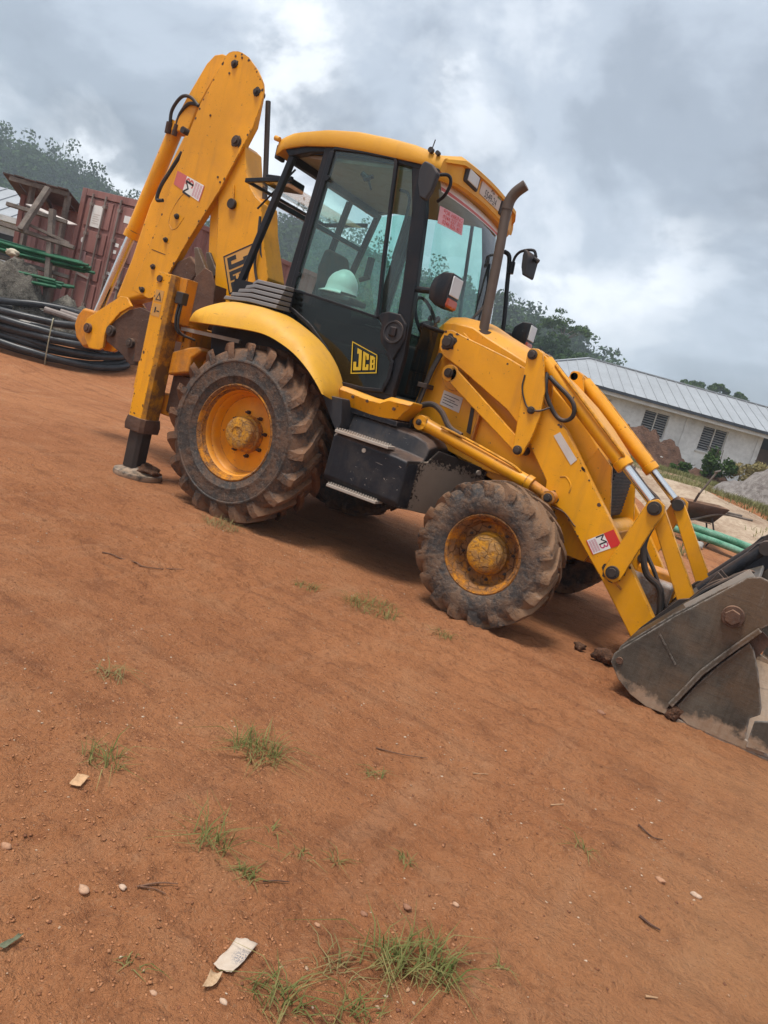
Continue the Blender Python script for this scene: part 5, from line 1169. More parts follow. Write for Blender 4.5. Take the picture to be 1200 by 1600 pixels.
MB().prism([(-1.150, 1.514), (-1.113, 1.514), (-1.1315, 1.553)], -1.0500, -1.0492).build('warning_triangle_field', M['decal_pale'], legN)
MB().box(-1.150, -1.135, -1.0490, -1.0480, 1.405, 1.450).build('warning_figure', M['ink_black'], legN)
MB().box(-1.125, -1.095, -1.0490, -1.0480, 1.415, 1.425).build('warning_figure', M['ink_black'], legN)

# ---- hard hat lying behind the door glass
hh = MB()
hat = empty('hard_hat', (0.285, -0.57, 1.955))
tag(hat, 'white hard hat behind the cab door glass', 'hard hat')
MB().ell((0, 0, 0.02), 0.132, 0.112, 0.130, 28, 10, 0, 90).ell((0, 0, 0.022), 0.132, 0.026, 0.140, 20, 8, 0, 90).build('hat_shell', M['white_plastic'], hat)
rr_ = []
for r, z in ((0.128, 0.034), (0.136, -0.01), (0.140, -0.02)):
    rr_.append([(math.cos(t_) * r, math.sin(t_) * r * 0.86, z) for t_ in np.linspace(0, 2 * math.pi, 32, endpoint=False)])
MB().loft(rr_).build('hat_band', M['white_plastic'], hat)
pk = [[(math.cos(t_) * r, math.sin(t_) * r * 0.86, z) for t_ in np.linspace(R(150), R(300), 16)] for r, z in ((0.130, -0.012), (0.185, -0.036), (0.183, -0.042), (0.128, -0.020))]
MB().loft(pk + [pk[0]], closed_ring=False, caps=False).build('hat_peak', M['white_plastic'], hat)
MB().box(0.16, 0.44, -0.66, -0.40, 1.87, 1.915).build('armrest', M['seat'], BH, 0.015)
# ================================================================== background: materials
def mk_corr(name, c, c2, rough=0.6, rust=(0.13, 0.05, 0.03), amt=0.5, metal=0.0):
    t = NT(name); v = t.coord()
    a = t.noise(v, 1.2, 6, 0.6); b = t.noise(t.mapv(v, (6, 6, 0.7)), 1.5, 5); c_ = t.noise(v, 14, 5, 0.65)
    col = t.mix(t.ramp(a, 0.35, 0.68), c, c2)
    col = t.mix(t.math('MULTIPLY', t.ramp(b, 0.50, 0.70), amt), col, rust)
    col = t.mix(t.math('MULTIPLY', t.ramp(c_, 0.60, 0.72), amt), col, tuple(x * 0.7 for x in rust))
    return t.bsdf(col, rough, metal, t.bump(c_, 0.2, 0.01), 0.35)
M['maroon'] = mk_corr('faded_maroon_container_paint', (0.215, 0.090, 0.075), (0.300, 0.145, 0.122), 0.6, (0.10, 0.045, 0.033), 0.45)
M['maroon_pale'] = mk_corr('sun_bleached_container_paint', (0.26, 0.13, 0.125), (0.34, 0.22, 0.21), 0.65, (0.12, 0.06, 0.05), 0.4)
M['zinc'] = mk_corr('weathered_zinc_sheet', (0.30, 0.27, 0.26), (0.42, 0.38, 0.37), 0.55, (0.20, 0.10, 0.06), 0.4, 0.2)
M['rust_sheet'] = mk_corr('rusted_roof_sheet', (0.075, 0.045, 0.038), (0.13, 0.075, 0.06), 0.8, (0.05, 0.025, 0.018), 0.6)
M['rod_grey'] = mk_corr('weathered_lock_rod', (0.20, 0.16, 0.14), (0.28, 0.23, 0.20), 0.6, (0.12, 0.06, 0.04), 0.4)
M['timber'] = mk_simple('grey_weathered_timber', (0.15, 0.125, 0.105), 0.9, 0.35, 6.0, bump=0.5)
M['pipe_green'] = mk_simple('dark_green_plastic_pipe', (0.012, 0.105, 0.045), 0.4, 0.35, 5.0, bump=0.05)
M['pipe_teal'] = mk_simple('dusty_teal_plastic_pipe', (0.05, 0.27, 0.15), 0.45, 0.3, 6.0, bump=0.05, c2=(0.22, 0.40, 0.29))
M['pipe_black'] = mk_simple('black_polythene_pipe', (0.018, 0.020, 0.024), 0.36, 0.35, 4.0, bump=0.08, c2=(0.045, 0.045, 0.048))
M['concrete'] = mk_simple('pale_concrete', (0.36, 0.33, 0.29), 0.9, 0.3, 4.0, bump=0.5)
M['wall_white'] = mk_simple('grimy_white_render', (0.60, 0.595, 0.59), 0.85, 0.20, 0.7, bump=0.1)
M['roof_metal'] = mk_simple('grey_metal_roof_sheet', (0.34, 0.355, 0.37), 0.5, 0.10, 0.8, 0.2, 0.05)
M['gutter'] = mk_simple('dark_gutter', (0.035, 0.04, 0.05), 0.5, 0.2)
M['dark_room'] = mk_simple('dark_interior', (0.03, 0.03, 0.032), 0.9, 0.2)
M['blade'] = mk_simple('grey_louvre_glass', (0.30, 0.29, 0.28), 0.35, 0.2)
M['frame_white'] = mk_simple('white_window_frame', (0.55, 0.53, 0.50), 0.6, 0.15)
M['mound'] = mk_simple('reddish_brown_dug_earth', (0.125, 0.062, 0.038), 0.95, 0.45, 3.0, bump=1.0, c2=(0.23, 0.12, 0.075), bd=0.12)
M['gravel'] = mk_simple('pale_pinkish_gravel', (0.34, 0.28, 0.25), 0.95, 0.35, 7.0, bump=1.0, c2=(0.56, 0.50, 0.46), bd=0.08)
M['sand_path'] = mk_simple('pale_sandy_track', (0.27, 0.165, 0.10), 0.95, 0.25, 1.6, bump=0.7, c2=(0.43, 0.33, 0.235))
def mk_leaf(name, c1, c2, tr=0.25, ns=0.25):
    t = NT(name)
    rnd = t.n('ShaderNodeNewGeometry').outputs['Random Per Island']
    n = t.noise(t.coord(), ns, 3)
    f = t.math('ADD', t.math('MULTIPLY', rnd, 0.5), t.math('MULTIPLY', t.ramp(n, 0.35, 0.65), 0.5))
    col = t.mix(f, c1, c2)
    d = t.n('ShaderNodeBsdfDiffuse', {0: col}); tl_ = t.n('ShaderNodeBsdfTranslucent', {0: col})
    mx_ = t.n('ShaderNodeMixShader', {0: tr, 1: d.outputs[0], 2: tl_.outputs[0]})
    t.t.links.new(mx_.outputs[0], t.out.inputs[0])
    return t.m
M['leaf_dark'] = mk_leaf('dark_evergreen_leaves', (0.020, 0.042, 0.014), (0.055, 0.095, 0.030))
M['leaf_mid'] = mk_leaf('mid_green_leaves', (0.035, 0.070, 0.020), (0.095, 0.145, 0.045))
M['leaf_forest'] = mk_leaf('forest_canopy_leaves', (0.014, 0.036, 0.011), (0.075, 0.122, 0.036), 0.2, 0.06)
M['grass'] = mk_leaf('yellow_green_grass', (0.075, 0.115, 0.028), (0.34, 0.28, 0.12), 0.3, 6.0)
M['bank_grass'] = mk_leaf('scrubby_bank_grass', (0.10, 0.12, 0.04), (0.30, 0.27, 0.13), 0.3, 0.8)
M['grass_dry'] = mk_leaf('dry_straw_grass', (0.20, 0.17, 0.07), (0.36, 0.29, 0.14), 0.3, 3.0)
M['bark'] = mk_simple('grey_brown_bark', (0.11, 0.085, 0.065), 0.95, 0.35, 5.0, bump=0.8)
M['hill'] = mk_simple('hillside_undergrowth', (0.030, 0.055, 0.020), 0.95, 0.4, 0.08, bump=0.0, c2=(0.075, 0.10, 0.035))

# ================================================================== left side: container, shed, rack, pipes
CT = empty('shipping_container', (-10.90, 5.27, 0.95), R(-5)); CT.rotation_euler = (0, R(2.6), R(-5))
tag(CT, 'maroon shipping container with four vertical lock rods on its doors', 'container')
cw, cl_, ch_ = 2.44, 6.06, 2.59
for x in (0.0, cw - 0.16):
    MB().box(x, x + 0.16, -0.01, 0.12, 0.0, ch_).build('corner_post', M['maroon'], CT, 0.01)
MB().box(0.16, cw - 0.16, 0.0, 0.12, ch_ - 0.14, ch_).build('door_header', M['maroon'], CT, 0.008)
MB().box(0.16, cw - 0.16, -0.01, 0.12, 0.0, 0.15).build('door_threshold', M['rod_grey'], CT, 0.008)
for k in range(2):
    x0 = 0.165 + k * 1.058; x1 = x0 + 1.050
    dr = MB().box(x0, x1, 0.035, 0.075, 0.16, ch_ - 0.15).build('container_door', M['maroon'], CT, 0.005)
    for j, (za, zb) in enumerate(((0.19, 0.72), (0.80, 1.26), (1.34, 1.78), (1.86, 2.40))):
        MB().box(x0 + 0.07, x1 - 0.07, 0.008, 0.034, za, zb).build('door_panel', M['maroon'], dr, 0.012)
    for j, xr in enumerate((x0 + 0.30, x0 + 0.76) if k == 0 else (x0 + 0.22, x0 + 0.72)):
        rd = MB().cyl((xr, -0.035, 0.10), (xr, -0.035, ch_ - 0.08), 0.022, n=10).build('lock_rod', M['rod_grey'], CT)
        for z in (0.28, 0.95, 1.7, 2.30):
            MB().box(xr - 0.05, xr + 0.05, -0.05, 0.01, z - 0.03, z + 0.03).build('rod_bracket', M['rod_grey'], rd)
    MB().beam((x0 + 0.35, -0.06, 0.86), (x0 + 0.80, -0.06, 0.82), 0.02, 0.04).build('door_handle', M['rod_grey'], CT)
MB().box(0.50, 0.86, -0.005, 0.005, 1.86, 2.30).build('door_notice', M['sticker_white'], CT)
for k in range(5):
    MB().box(0.56, 0.80 - 0.05 * (k % 2), -0.008, -0.006, 1.93 + k * 0.045, 1.945 + k * 0.045).build('notice_print', M['sticker_grey'], CT)
MB().cyl((0.36, -0.002, 1.55), (0.36, 0.006, 1.55), 0.055, n=16).build('round_sticker', M['sticker_white'], CT)
for x, z, w_, h_ in ((1.60, 2.10, 0.22, 0.14), (1.50, 1.60, 0.12, 0.07), (1.70, 1.58, 0.10, 0.07), (1.48, 1.46, 0.10, 0.07), (1.42, 1.02, 0.10, 0.06), (1.40, 0.88, 0.12, 0.06), (0.38, 1.05, 0.20, 0.28)):
    MB().box(x, x + w_, 0.002, 0.006, z, z + h_).build('door_marking', M['sticker_white'] if w_ < 0.2 or z > 2 else M['maroon_pale'], CT)
def corr_profile(L, pitch, d):
    pts = []; y = 0.0
    while y < L - 1e-6:
        for f, o in ((0, 0), (0.25, 0), (0.40, d), (0.75, d), (0.90, 0)):
            if y + f * pitch <= L: pts.append((y + f * pitch, o))
        y += pitch
    pts.append((L, 0)); return pts
def corr_wall(mb, p0, dirv, nrm, L, z0, z1, pitch=0.28, d=0.036):
    pr = corr_profile(L, pitch, d); p0 = Vector(p0); dirv = Vector(dirv); nrm = Vector(nrm)
    a = [(p0 + dirv * u + nrm * o) for u, o in pr]
    ring = [[(q.x, q.y, z0) for q in a], [(q.x, q.y, z1) for q in a]]
    n = len(a); b = len(mb.v)
    mb.v += ring[0] + ring[1]
    mb.f += [(b + i, b + i + 1, b + n + i + 1, b + n + i) for i in range(n - 1)]
    return mb
mb = MB(); corr_wall(mb, (cw - 0.03, 0.13, 0), (0, 1, 0), (-1, 0, 0), cl_ - 0.26, 0.15, ch_ - 0.10); mb.build('side_wall', M['maroon'], CT, ang=20)
mb = MB(); corr_wall(mb, (0.03, 0.13, 0), (0, 1, 0), (1, 0, 0), cl_ - 0.26, 0.15, ch_ - 0.10); mb.build('side_wall', M['maroon'], CT, ang=20)
for x in (0.0, cw - 0.08):
    MB().box(x, x + 0.08, 0.12, cl_, ch_ - 0.10, ch_ - 0.001).build('top_rail', M['maroon'], CT, 0.006)
    MB().box(x, x + 0.08, 0.12, cl_, 0.001, 0.15).build('bottom_rail', M['maroon'], CT, 0.006)
MB().box(0.05, cw - 0.05, 0.05, cl_, ch_ - 0.05, ch_ - 0.02).build('container_roof', M['maroon'], CT)
MB().box(0.05, cw - 0.05, cl_ - 0.1, cl_ - 0.01, 0.02, ch_ - 0.05).build('rear_wall', M['maroon'], CT)

C2 = empty('storage_container', (-12.72, 5.20, 0.62), R(40))
tag(C2, 'pale sun bleached maroon container standing behind the timber rack', 'container')
mb = MB(); corr_wall(mb, (0.1, 0, 0), (1, 0, 0), (0, 1, 0), 2.9, 0.12, 2.46); mb.build('side_wall', M['maroon_pale'], C2, ang=20)
MB().box(0, 0.10, -0.03, 0.10, 0, 2.58).build('corner_post', M['maroon'], C2)
MB().box(0.10, 3.0, -0.02, 0.06, 2.46, 2.58).build('top_rail', M['maroon'], C2)
MB().box(0.10, 3.0, -0.02, 0.06, 0.0, 0.12).build('bottom_rail', M['maroon'], C2)
MB().box(0, 3.0, 0.05, 2.4, 2.50, 2.55).build('container_roof', M['maroon'], C2)

SH = empty('lean_to_roof', (-11.2, 4.6, 0.8))
tag(SH, 'rusty corrugated lean-to roof beside the maroon container', 'shed roof')
a0, a1, b0, b1 = Vector((-11.62, 4.02, 3.29)), Vector((-10.42, 4.66, 3.30)), Vector((-13.3, 5.6, 3.10)), Vector((-11.9, 6.5, 3.05))
rt = SH.location.copy()
for k in range(6):
    t0, t1 = k / 6, (k + 1) / 6 - 0.01
    p = [a0.lerp(a1, t0), a0.lerp(a1, t1), b0.lerp(b1, t1), b0.lerp(b1, t0)]
    off = Vector((0, 0, 0.012 * (k % 2)))
    MB().loft([[q - rt + off for q in p], [q - rt + off + Vector((0, 0, 0.022)) for q in p]]).build('roof_sheet', M['rust_sheet'], SH)
MB().beam(a0 - rt + Vector((0.1, 0.1, -0.05)), a1 - rt + Vector((-0.1, 0.1, -0.05)), 0.07, 0.09).build('roof_purlin', M['timber'], SH)
MB().beam(a0.lerp(a1, 0.45) - rt - Vector((0, -0.2, 0.08)), b0.lerp(b1, 0.45) - rt - Vector((0, 0, 0.08)), 0.07, 0.09).build('roof_purlin', M['timber'], SH)
for q in (a0.lerp(a1, 0.3), a0.lerp(a1, 0.85)):
    MB().beam(q - rt + Vector((0, 0.25, -0.06)), Vector((q.x - rt.x, q.y - rt.y + 0.25, 0.0)), 0.09, 0.09, (1, 0, 0)).build('roof_post', M['timber'], SH)

def sheet_thing(name, label, cat, p, u, L, h, mat, pitch, d, tilt=0.0):
    r = empty(name, p, math.atan2(u[1], u[0])); tag(r, label, cat)
    mb = MB(); corr_wall(mb, (0, 0, 0), (1, 0, 0), (0, 1, 0), L, 0, h, pitch, d)
    o = mb.build('corrugated_sheet', mat, r, ang=20)
    md = o.modifiers.new('solid', 'SOLIDIFY'); md.thickness = 0.004
    return r
MB().loft([[(-10.42, 3.82, 2.75), (-9.60, 4.22, 2.60), (-9.80, 4.55, 2.66), (-10.6, 4.1, 2.80)], [(-10.42, 3.82, 2.765), (-9.60, 4.22, 2.615), (-9.80, 4.55, 2.675), (-10.6, 4.1, 2.815)]]).build('white_sheet', M['sticker_grey'])
tag(bpy.data.objects['white_sheet'], 'torn pale plastic sheet lying over the rack timbers', 'sheet')

RK = empty('timber_rack', (-9.3, 3.6, gz(-9.3, 3.6)))
tag(RK, 'rough grey timber rack holding bundles of green pipes', 'rack')
o_ = RK.location.copy()
def rk(name, p, q, w_, h_): return MB().beam(Vector(p) - o_, Vector(q) - o_, w_, h_, (0.3, -0.9, 0.2)).build(name, M['timber'], RK, 0.006)
rk('post', (-9.44, 3.71, 2.74), (-8.95, 3.62, 0.62), 0.10, 0.10)
rk('diagonal_brace', (-9.60, 3.66, 3.10), (-9.50, 3.20, 2.20), 0.11, 0.09)
rk('rail', (-10.6, 2.85, 2.26), (-8.90, 3.90, 2.17), 0.07, 0.08)
rk('rail', (-10.2, 3.30, 2.62), (-9.30, 3.95, 2.60), 0.07, 0.07)
rk('rail', (-10.6, 2.95, 1.66), (-8.95, 3.95, 1.62), 0.07, 0.08)
rk('post', (-10.35, 3.15, 2.3), (-10.05, 3.15, 0.62), 0.09, 0.09)
rk('rail', (-9.65, 3.35, 2.36), (-9.0, 3.86, 2.22), 0.05, 0.05)

def pipe_bundle(label, p, q, n, r, spread, mat):
    b = empty('green_pipe_bundle', tuple((Vector(p) + Vector(q)) / 2)); tag(b, label, 'pipes')
    o = b.location.copy()
    rs = np.random.default_rng(int(n * 7 + abs(p[0]) * 10))
    for k in range(n):
        dy, dz = rs.normal(0, spread[0]), rs.normal(0, spread[1]); sag = rs.uniform(0.0, 0.10)
        a = Vector(p) - o + Vector((rs.normal(0, 0.1), dy, dz)); c = Vector(q) - o + Vector((rs.normal(0, 0.1), dy + rs.normal(0, 0.03), dz * 0.7 + rs.normal(0, 0.02)))
        MB().tube([a, (a + c) / 2 - Vector((0, 0, sag)), c], r, 8, 4).build('pipe', mat, b)
pipe_bundle('upper bundle of dark green pipes on the timber rack', (-11.3, 2.5, 1.93), (-8.75, 4.05, 1.90), 16, 0.028, (0.10, 0.055), M['pipe_green'])
pipe_bundle('lower bundle of green pipes under the timber rack', (-11.0, 2.15, 1.42), (-8.85, 3.75, 1.43), 14, 0.030, (0.09, 0.05), M['pipe_green'])

# black polythene pipe in big flat coils
def coil_pipe(c, r, z0, turns, pr, seed):
    rs = np.random.default_rng(seed); out = []
    n = int(turns * 36)
    ph = rs.uniform(0, 6.28, 4)
    for i in range(n + 1):
        t = 2 * math.pi * i / 36
        rad = r + 0.10 * math.sin(t * 0.37 + ph[0]) + 0.07 * math.sin(t * 1.13 + ph[1])
        z = z0 + 0.07 * math.sin(t * 0.71 + ph[2]) + 0.05 * math.sin(t * 0.29 + ph[3]) + 0.05 * i / n
        x, y = c[0] + rad * math.cos(t) * 1.25, c[1] + rad * math.sin(t) * 0.8
        out.append((x, y, z))
    return out
PC = empty('black_pipe_coil', (-8.05, 3.0, gz(-8.05, 3.0))); tag(PC, 'large coil of thick black plastic pipe lying on the red soil', 'pipe coil')
PC.rotation_euler = (0, 0, R(32))
def coil_drape(pts):
    c, s_ = math.cos(R(32)), math.sin(R(32)); g0 = gz(-8.05, 3.0)
    return [(x, y, z + (gz(-8.05 + x * c - y * s_, 3.0 + x * s_ + y * c) - g0)) for x, y, z in pts]
for k in range(9):
    r = 1.20 - 0.075 * ((k * 2) % 5) * 0.8
    MB().tube(coil_drape(coil_pipe((0, 0), r, 0.05 + 0.072 * k, 1.0, 0.06, 40 + k)), 0.062, 12, 1).build('pipe_loop', M['pipe_black'], PC)
def tie(ang):
    c = Vector(coil_drape([(1.13 * 1.25 * math.cos(ang), 1.13 * 0.8 * math.sin(ang), 0.36)])[0]); u = Vector((math.cos(ang), math.sin(ang), 0))
    pts = [c + u * 0.20 * math.cos(t) + Vector((0, 0, 0.40 * math.sin(t))) for t in np.linspace(0, 2 * math.pi, 15)]
    MB().tube(pts, 0.010, 6, 2).build('tie_cord', mk_simple('pale_cord', (0.30, 0.27, 0.18)), PC)
tie(-1.25)

# rubble, blocks and scraps around the rack
blk = [(-8.62, 2.98, 0.16, 0.12, 0.24, 21, 'broken concrete block standing below the green pipes', 'concrete'), (-8.35, 3.12, 0.13, 0.10, 0.15, 22, 'smaller lump of concrete beside the black pipe coil', 'concrete'), (-9.45, 2.55, 0.20, 0.16, 0.18, 23, 'pale stone lying near the left edge under the rack', 'concrete'), (-8.85, 2.70, 0.17, 0.14, 0.13, 24, 'low grey stone in the rubble behind the pipe coil', 'concrete'), (-9.9, 2.9, 0.22, 0.2, 0.2, 25, 'grey rubble lump below the lower pipe bundle', 'concrete')]
for x, y, a, b, h, sd_, lb, mt in blk:
    o = lump('concrete_lump', (0, 0, h * 0.6), (a, b, h), M[mt], sd_, n=2); o.location = (x, y, gz(x, y))
    tag(o, lb, 'rubble')
o = lump('white_bag', (0, 0, 0.08), (0.22, 0.14, 0.10), M['white_plastic'], 31); o.location = (-8.55, 2.45, gz(-8.55, 2.45) + 0.08); tag(o, 'crumpled white plastic bag behind the pipe coil', 'bag')
o = lump('cement_bag', (0, 0, 0.09), (0.13, 0.09, 0.07), mk_simple('cream_tarp', (0.50, 0.44, 0.33)), 33); o.location = (-9.62, 3.20, 1.68); tag(o, 'cream cloth bundle hanging on the timber rack', 'bundle')
o = lump('yellow_sack', (0, 0, 0.06), (0.26, 0.12, 0.08), mk_simple('dull_yellow_sack', (0.42, 0.30, 0.12)), 35); o.location = (-7.75, 3.62, gz(-7.75, 3.62) + 0.10); tag(o, 'dull yellow sack lying at the container door', 'sack')
for k, (p, q) in enumerate((((-8.5, 3.25, 0.95), (-7.7, 3.75, 0.86)), ((-8.4, 3.5, 0.98), (-7.6, 4.0, 0.9)))):
    o = MB().tube([p, ((p[0] + q[0]) / 2, (p[1] + q[1]) / 2, (p[2] + q[2]) / 2 + 0.02), q], 0.055, 10, 3).build('grey_pipe_offcut', M['rod_grey'])
    tag(o, ('short grey pipe lying before the container post', 'short grey pipe lying nearer the container doors')[k], 'pipe')

# far-left white building
WB = empty('white_site_house', (-21.6, 10.9, 0.9), R(27)); tag(WB, 'white house with a grey metal roof behind the pipe rack', 'house')
MB().box(-7, 0.9, 0, 4, 0, 2.30).build('wall', M['wall_white'], WB)
MB().box(-0.9, 0.1, -0.03, 0.02, 1.0, 1.75).build('window', M['dark_room'], WB)
MB().loft([[(-7.3, -0.55, 2.28), (1.2, -0.55, 2.28), (1.2, 2.0, 3.40), (-7.3, 2.0, 3.40)], [(-7.3, -0.55, 2.33), (1.2, -0.55, 2.33), (1.2, 2.0, 3.45), (-7.3, 2.0, 3.45)]]).build('roof', M['roof_metal'], WB)
MB().box(-7.3, 1.2, -0.60, -0.555, 2.14, 2.32).build('fascia', M['frame_white'], WB)
for k in range(14):
    x = -7.0 + k * 0.6
    MB().beam((x, -0.55, 2.35), (x, 2.0, 3.47), 0.03, 0.03).build('roof_seam', M['roof_metal'], WB)

# ================================================================== right side: low white building
HB = empty('site_building', (-3.11, 30.81, 1.10), R(27.2)); tag(HB, 'long low white building with a grey standing seam roof', 'building')
def wallseg(x0, x1, z0, z1): MB().box(x0, x1, 0, 0.2, z0, z1).build('wall', M['wall_white'], HB)
wins = [(-2.85, -1.65), (0.0, 1.2), (2.85, 4.05)]
edges = [-5.7] + [e for w_ in wins for e in w_] + [5.55]
for i in range(0, len(edges), 2): wallseg(edges[i], edges[i + 1], -0.4, 2.5)
for a, b in wins:
    wallseg(a, b, -0.4, 0.92); wallseg(a, b, 2.11, 2.5)
    wd = MB().box(a, a + 0.04, 0.06, 0.14, 0.92, 2.11).box(b - 0.04, b, 0.06, 0.14, 0.92, 2.11).box(a + 0.04, b - 0.04, 0.06, 0.14, 0.92, 0.96).box(a + 0.04, b - 0.04, 0.06, 0.14, 2.07, 2.11).box((a + b) / 2 - 0.025, (a + b) / 2 + 0.025, 0.055, 0.145, 0.96, 2.07).build('window', M['frame_white'], HB)
    for h in range(2):
        xa = a + 0.05 + h * 0.58
        for k in range(10):
            z = 1.005 + k * 0.112
            MB().obox((xa + 0.26, 0.10, z), (1, 0, 0), (0, 0.8, 0.6), (0, -0.6, 0.8), 0.26, 0.045, 0.004).build('louvre_blade', M['blade'], wd)
    MB().box(a - 0.05, b + 0.05, -0.06, 0.0, 0.85, 0.915).build('window_sill', M['frame_white'], HB)
MB().box(-5.6, 14, 0.9, 1.0, -0.4, 2.5).build('inner_wall', M['dark_room'], HB)
for x in (-4.4, 1.98, 5.45):
    MB().box(x, x + 0.22, -0.05, 0.0, -0.4, 2.5).build('pilaster', M['wall_white'], HB)
MB().box(8.2, 14, 0.0, 0.2, -0.4, 2.5).build('wall', M['wall_white'], HB)
MB().box(5.9, 6.8, 0.85, 0.89, -0.3, 1.8).build('recessed_door', mk_simple('brown_door', (0.10, 0.06, 0.04)), HB)
MB().box(-5.7, -5.5, 0.2, 5.6, -0.4, 2.5).build('end_wall', M['wall_white'], HB)
E0, RG = -0.60, 2.75
def rz_(y): return 2.50 + (y - E0) * (3.86 - 2.50) / (RG - E0)
MB().loft([[(-6.25, E0, 2.50), (14.5, E0, 2.50), (14.5, RG, 3.86), (-2.66, RG, 3.86)], [(-6.25, E0, 2.54), (14.5, E0, 2.54), (14.5, RG, 3.90), (-2.66, RG, 3.90)]]).build('roof', M['roof_metal'], HB)
MB().loft([[(-6.25, E0, 2.50), (-2.66, RG, 3.86), (-6.25, 6.1, 2.50)], [(-6.25, E0, 2.54), (-2.66, RG, 3.90), (-6.25, 6.1, 2.54)]]).build('hip_roof', M['roof_metal'], HB)
MB().loft([[(-6.25, 6.1, 2.50), (14.5, 6.1, 2.50), (14.5, RG, 3.86), (-2.66, RG, 3.86)], [(-6.25, 6.1, 2.54), (14.5, 6.1, 2.54), (14.5, RG, 3.90), (-2.66, RG, 3.90)]]).build('back_roof', M['roof_metal'], HB)
for k in range(40):
    x = -6.0 + k * 0.52
    if x > 14: break
    yt = RG if x > -2.66 else E0 + (x + 6.25) / 3.59 * (RG - E0)
    if yt - E0 < 0.3: continue
    MB().beam((x, E0, rz_(E0) + 0.055), (x, yt, rz_(yt) + 0.055), 0.035, 0.035).build('roof_seam', M['roof_metal'], HB)
MB().beam((-2.7, RG, 3.93), (14.5, RG, 3.93), 0.16, 0.05).build('ridge_cap', M['roof_metal'], HB)
MB().beam((-6.25, E0, 2.57), (-2.66, RG, 3.93), 0.14, 0.05).build('hip_cap', M['roof_metal'], HB)
MB().box(-6.3, 14.5, E0 - 0.11, E0 - 0.005, 2.40, 2.53).build('gutter', M['gutter'], HB)
MB().box(-6.25, 14.5, E0, E0 + 0.05, 2.24, 2.49).build('fascia', M['frame_white'], HB)
MB().box(-6.25, 14.5, E0 + 0.05, 0.0, 2.42, 2.46).build('soffit', M['frame_white'], HB)

GH = empty('gabled_annex', (-11.0, 30.9, 1.0), R(20)); tag(GH, 'white gabled annex roof showing behind the loader bonnet', 'house')
MB().prism([(-2.2, 0), (2.2, 0), (2.2, 2.5), (0, 3.75), (-2.2, 2.5)], 0.3, 5).build('wall', M['wall_white'], GH)
for s in (-1, 1):
    MB().loft([[(0, -0.2, 3.82), (s * 2.7, -0.2, 2.30), (s * 2.7, 5.2, 2.30), (0, 5.2, 3.82)], [(0, -0.2, 3.88), (s * 2.7, -0.2, 2.36), (s * 2.7, 5.2, 2.36), (0, 5.2, 3.88)]]).build('roof', M['roof_metal'], GH)
    MB().beam((0, -0.23, 3.80), (s * 2.7, -0.23, 2.28), 0.04, 0.16, (0, 1, 0)).build('bargeboard', M['frame_white'], GH)
for k in range(9):
    MB().beam((0, -0.1 + k * 0.6, 3.89), (2.7, -0.1 + k * 0.6, 2.37), 0.03, 0.03, (0, 1, 0)).build('roof_seam', M['roof_metal'], GH)

# heaps
def heap(name, label, cat, c, rx, ry, h, mat, seed, rot=0.0, rough=0.25):
    nu, nv = 56, 22; V = []; F = []
    for j in range(nv + 1):
        for i in range(nu):
            t = 2 * math.pi * i / nu; r = j / nv
            x, y = r * math.cos(t) * rx, r * math.sin(t) * ry
            prof = (1 - r ** 1.6)
            nz = float(fbm(np.array(x * 2.1 + seed), np.array(y * 2.1 + seed * 2), 6, seed)) - 0.5
            z = h * (prof + nz * rough * 2 * (1 - r ** 4)) - 0.15 * (r > 0.97)
            V.append((x, y, max(z, -0.2)))
    for j in range(nv):
        for i in range(nu): F.append((j * nu + i, j * nu + (i + 1) % nu, (j + 1) * nu + (i + 1) % nu, (j + 1) * nu + i))
    o = fast(name, V, F, mat, smooth=True); o.location = (c[0], c[1], gz(c[0], c[1]) - 0.05); o.rotation_euler = (0, 0, rot)
    return tag(o, label, cat)
heap('dirt_mound', 'brown mound of dug earth in front of the white building', 'mound', (-1.15, 22.4), 2.1, 1.4, 1.15, M['mound'], 3, R(25), 0.7)
heap('dirt_mound', 'low reddish mound at the foot of the leafy bush', 'mound', (1.3, 21.4), 1.0, 0.8, 0.55, M['mound'], 9, R(25), 0.4)
heap('gravel_pile', 'pale heap of gravel at the right edge', 'gravel', (3.9, 15.2), 2.0, 1.5, 1.15, M['gravel'], 6, R(20), 0.5)
M['rubble'] = mk_simple('dark_mixed_rubble', (0.075, 0.062, 0.050), 0.95, 0.5, 6.0, bump=1.0, c2=(0.30, 0.27, 0.22), bd=0.06)
heap('rubble_heap', 'dark heap of rubble and scrap under the timber rack', 'rubble', (-9.35, 3.25), 1.7, 0.5, 0.95, M['rubble'], 14, R(38), 0.8)
heap('rubble_heap', 'low grey rubble between the black coil and the container', 'rubble', (-8.3, 3.85), 0.9, 0.4, 0.5, M['rubble'], 17, R(30), 0.9)
lumps = [(-0.6, 22.0, 0.25, 51), (-1.6, 21.6, 0.18, 52)]
for k, (x, y, r, sd_) in enumerate(lumps):
    o = lump('stone', (0, 0, 0), (r, r * 0.7, r * 0.7), M['concrete'], sd_, n=2); o.location = (x, y, gz(x, y) + 0.35)
    tag(o, ('pale stone slab on the dirt mound', 'smaller pale stone low on the dirt mound')[k], 'stone')

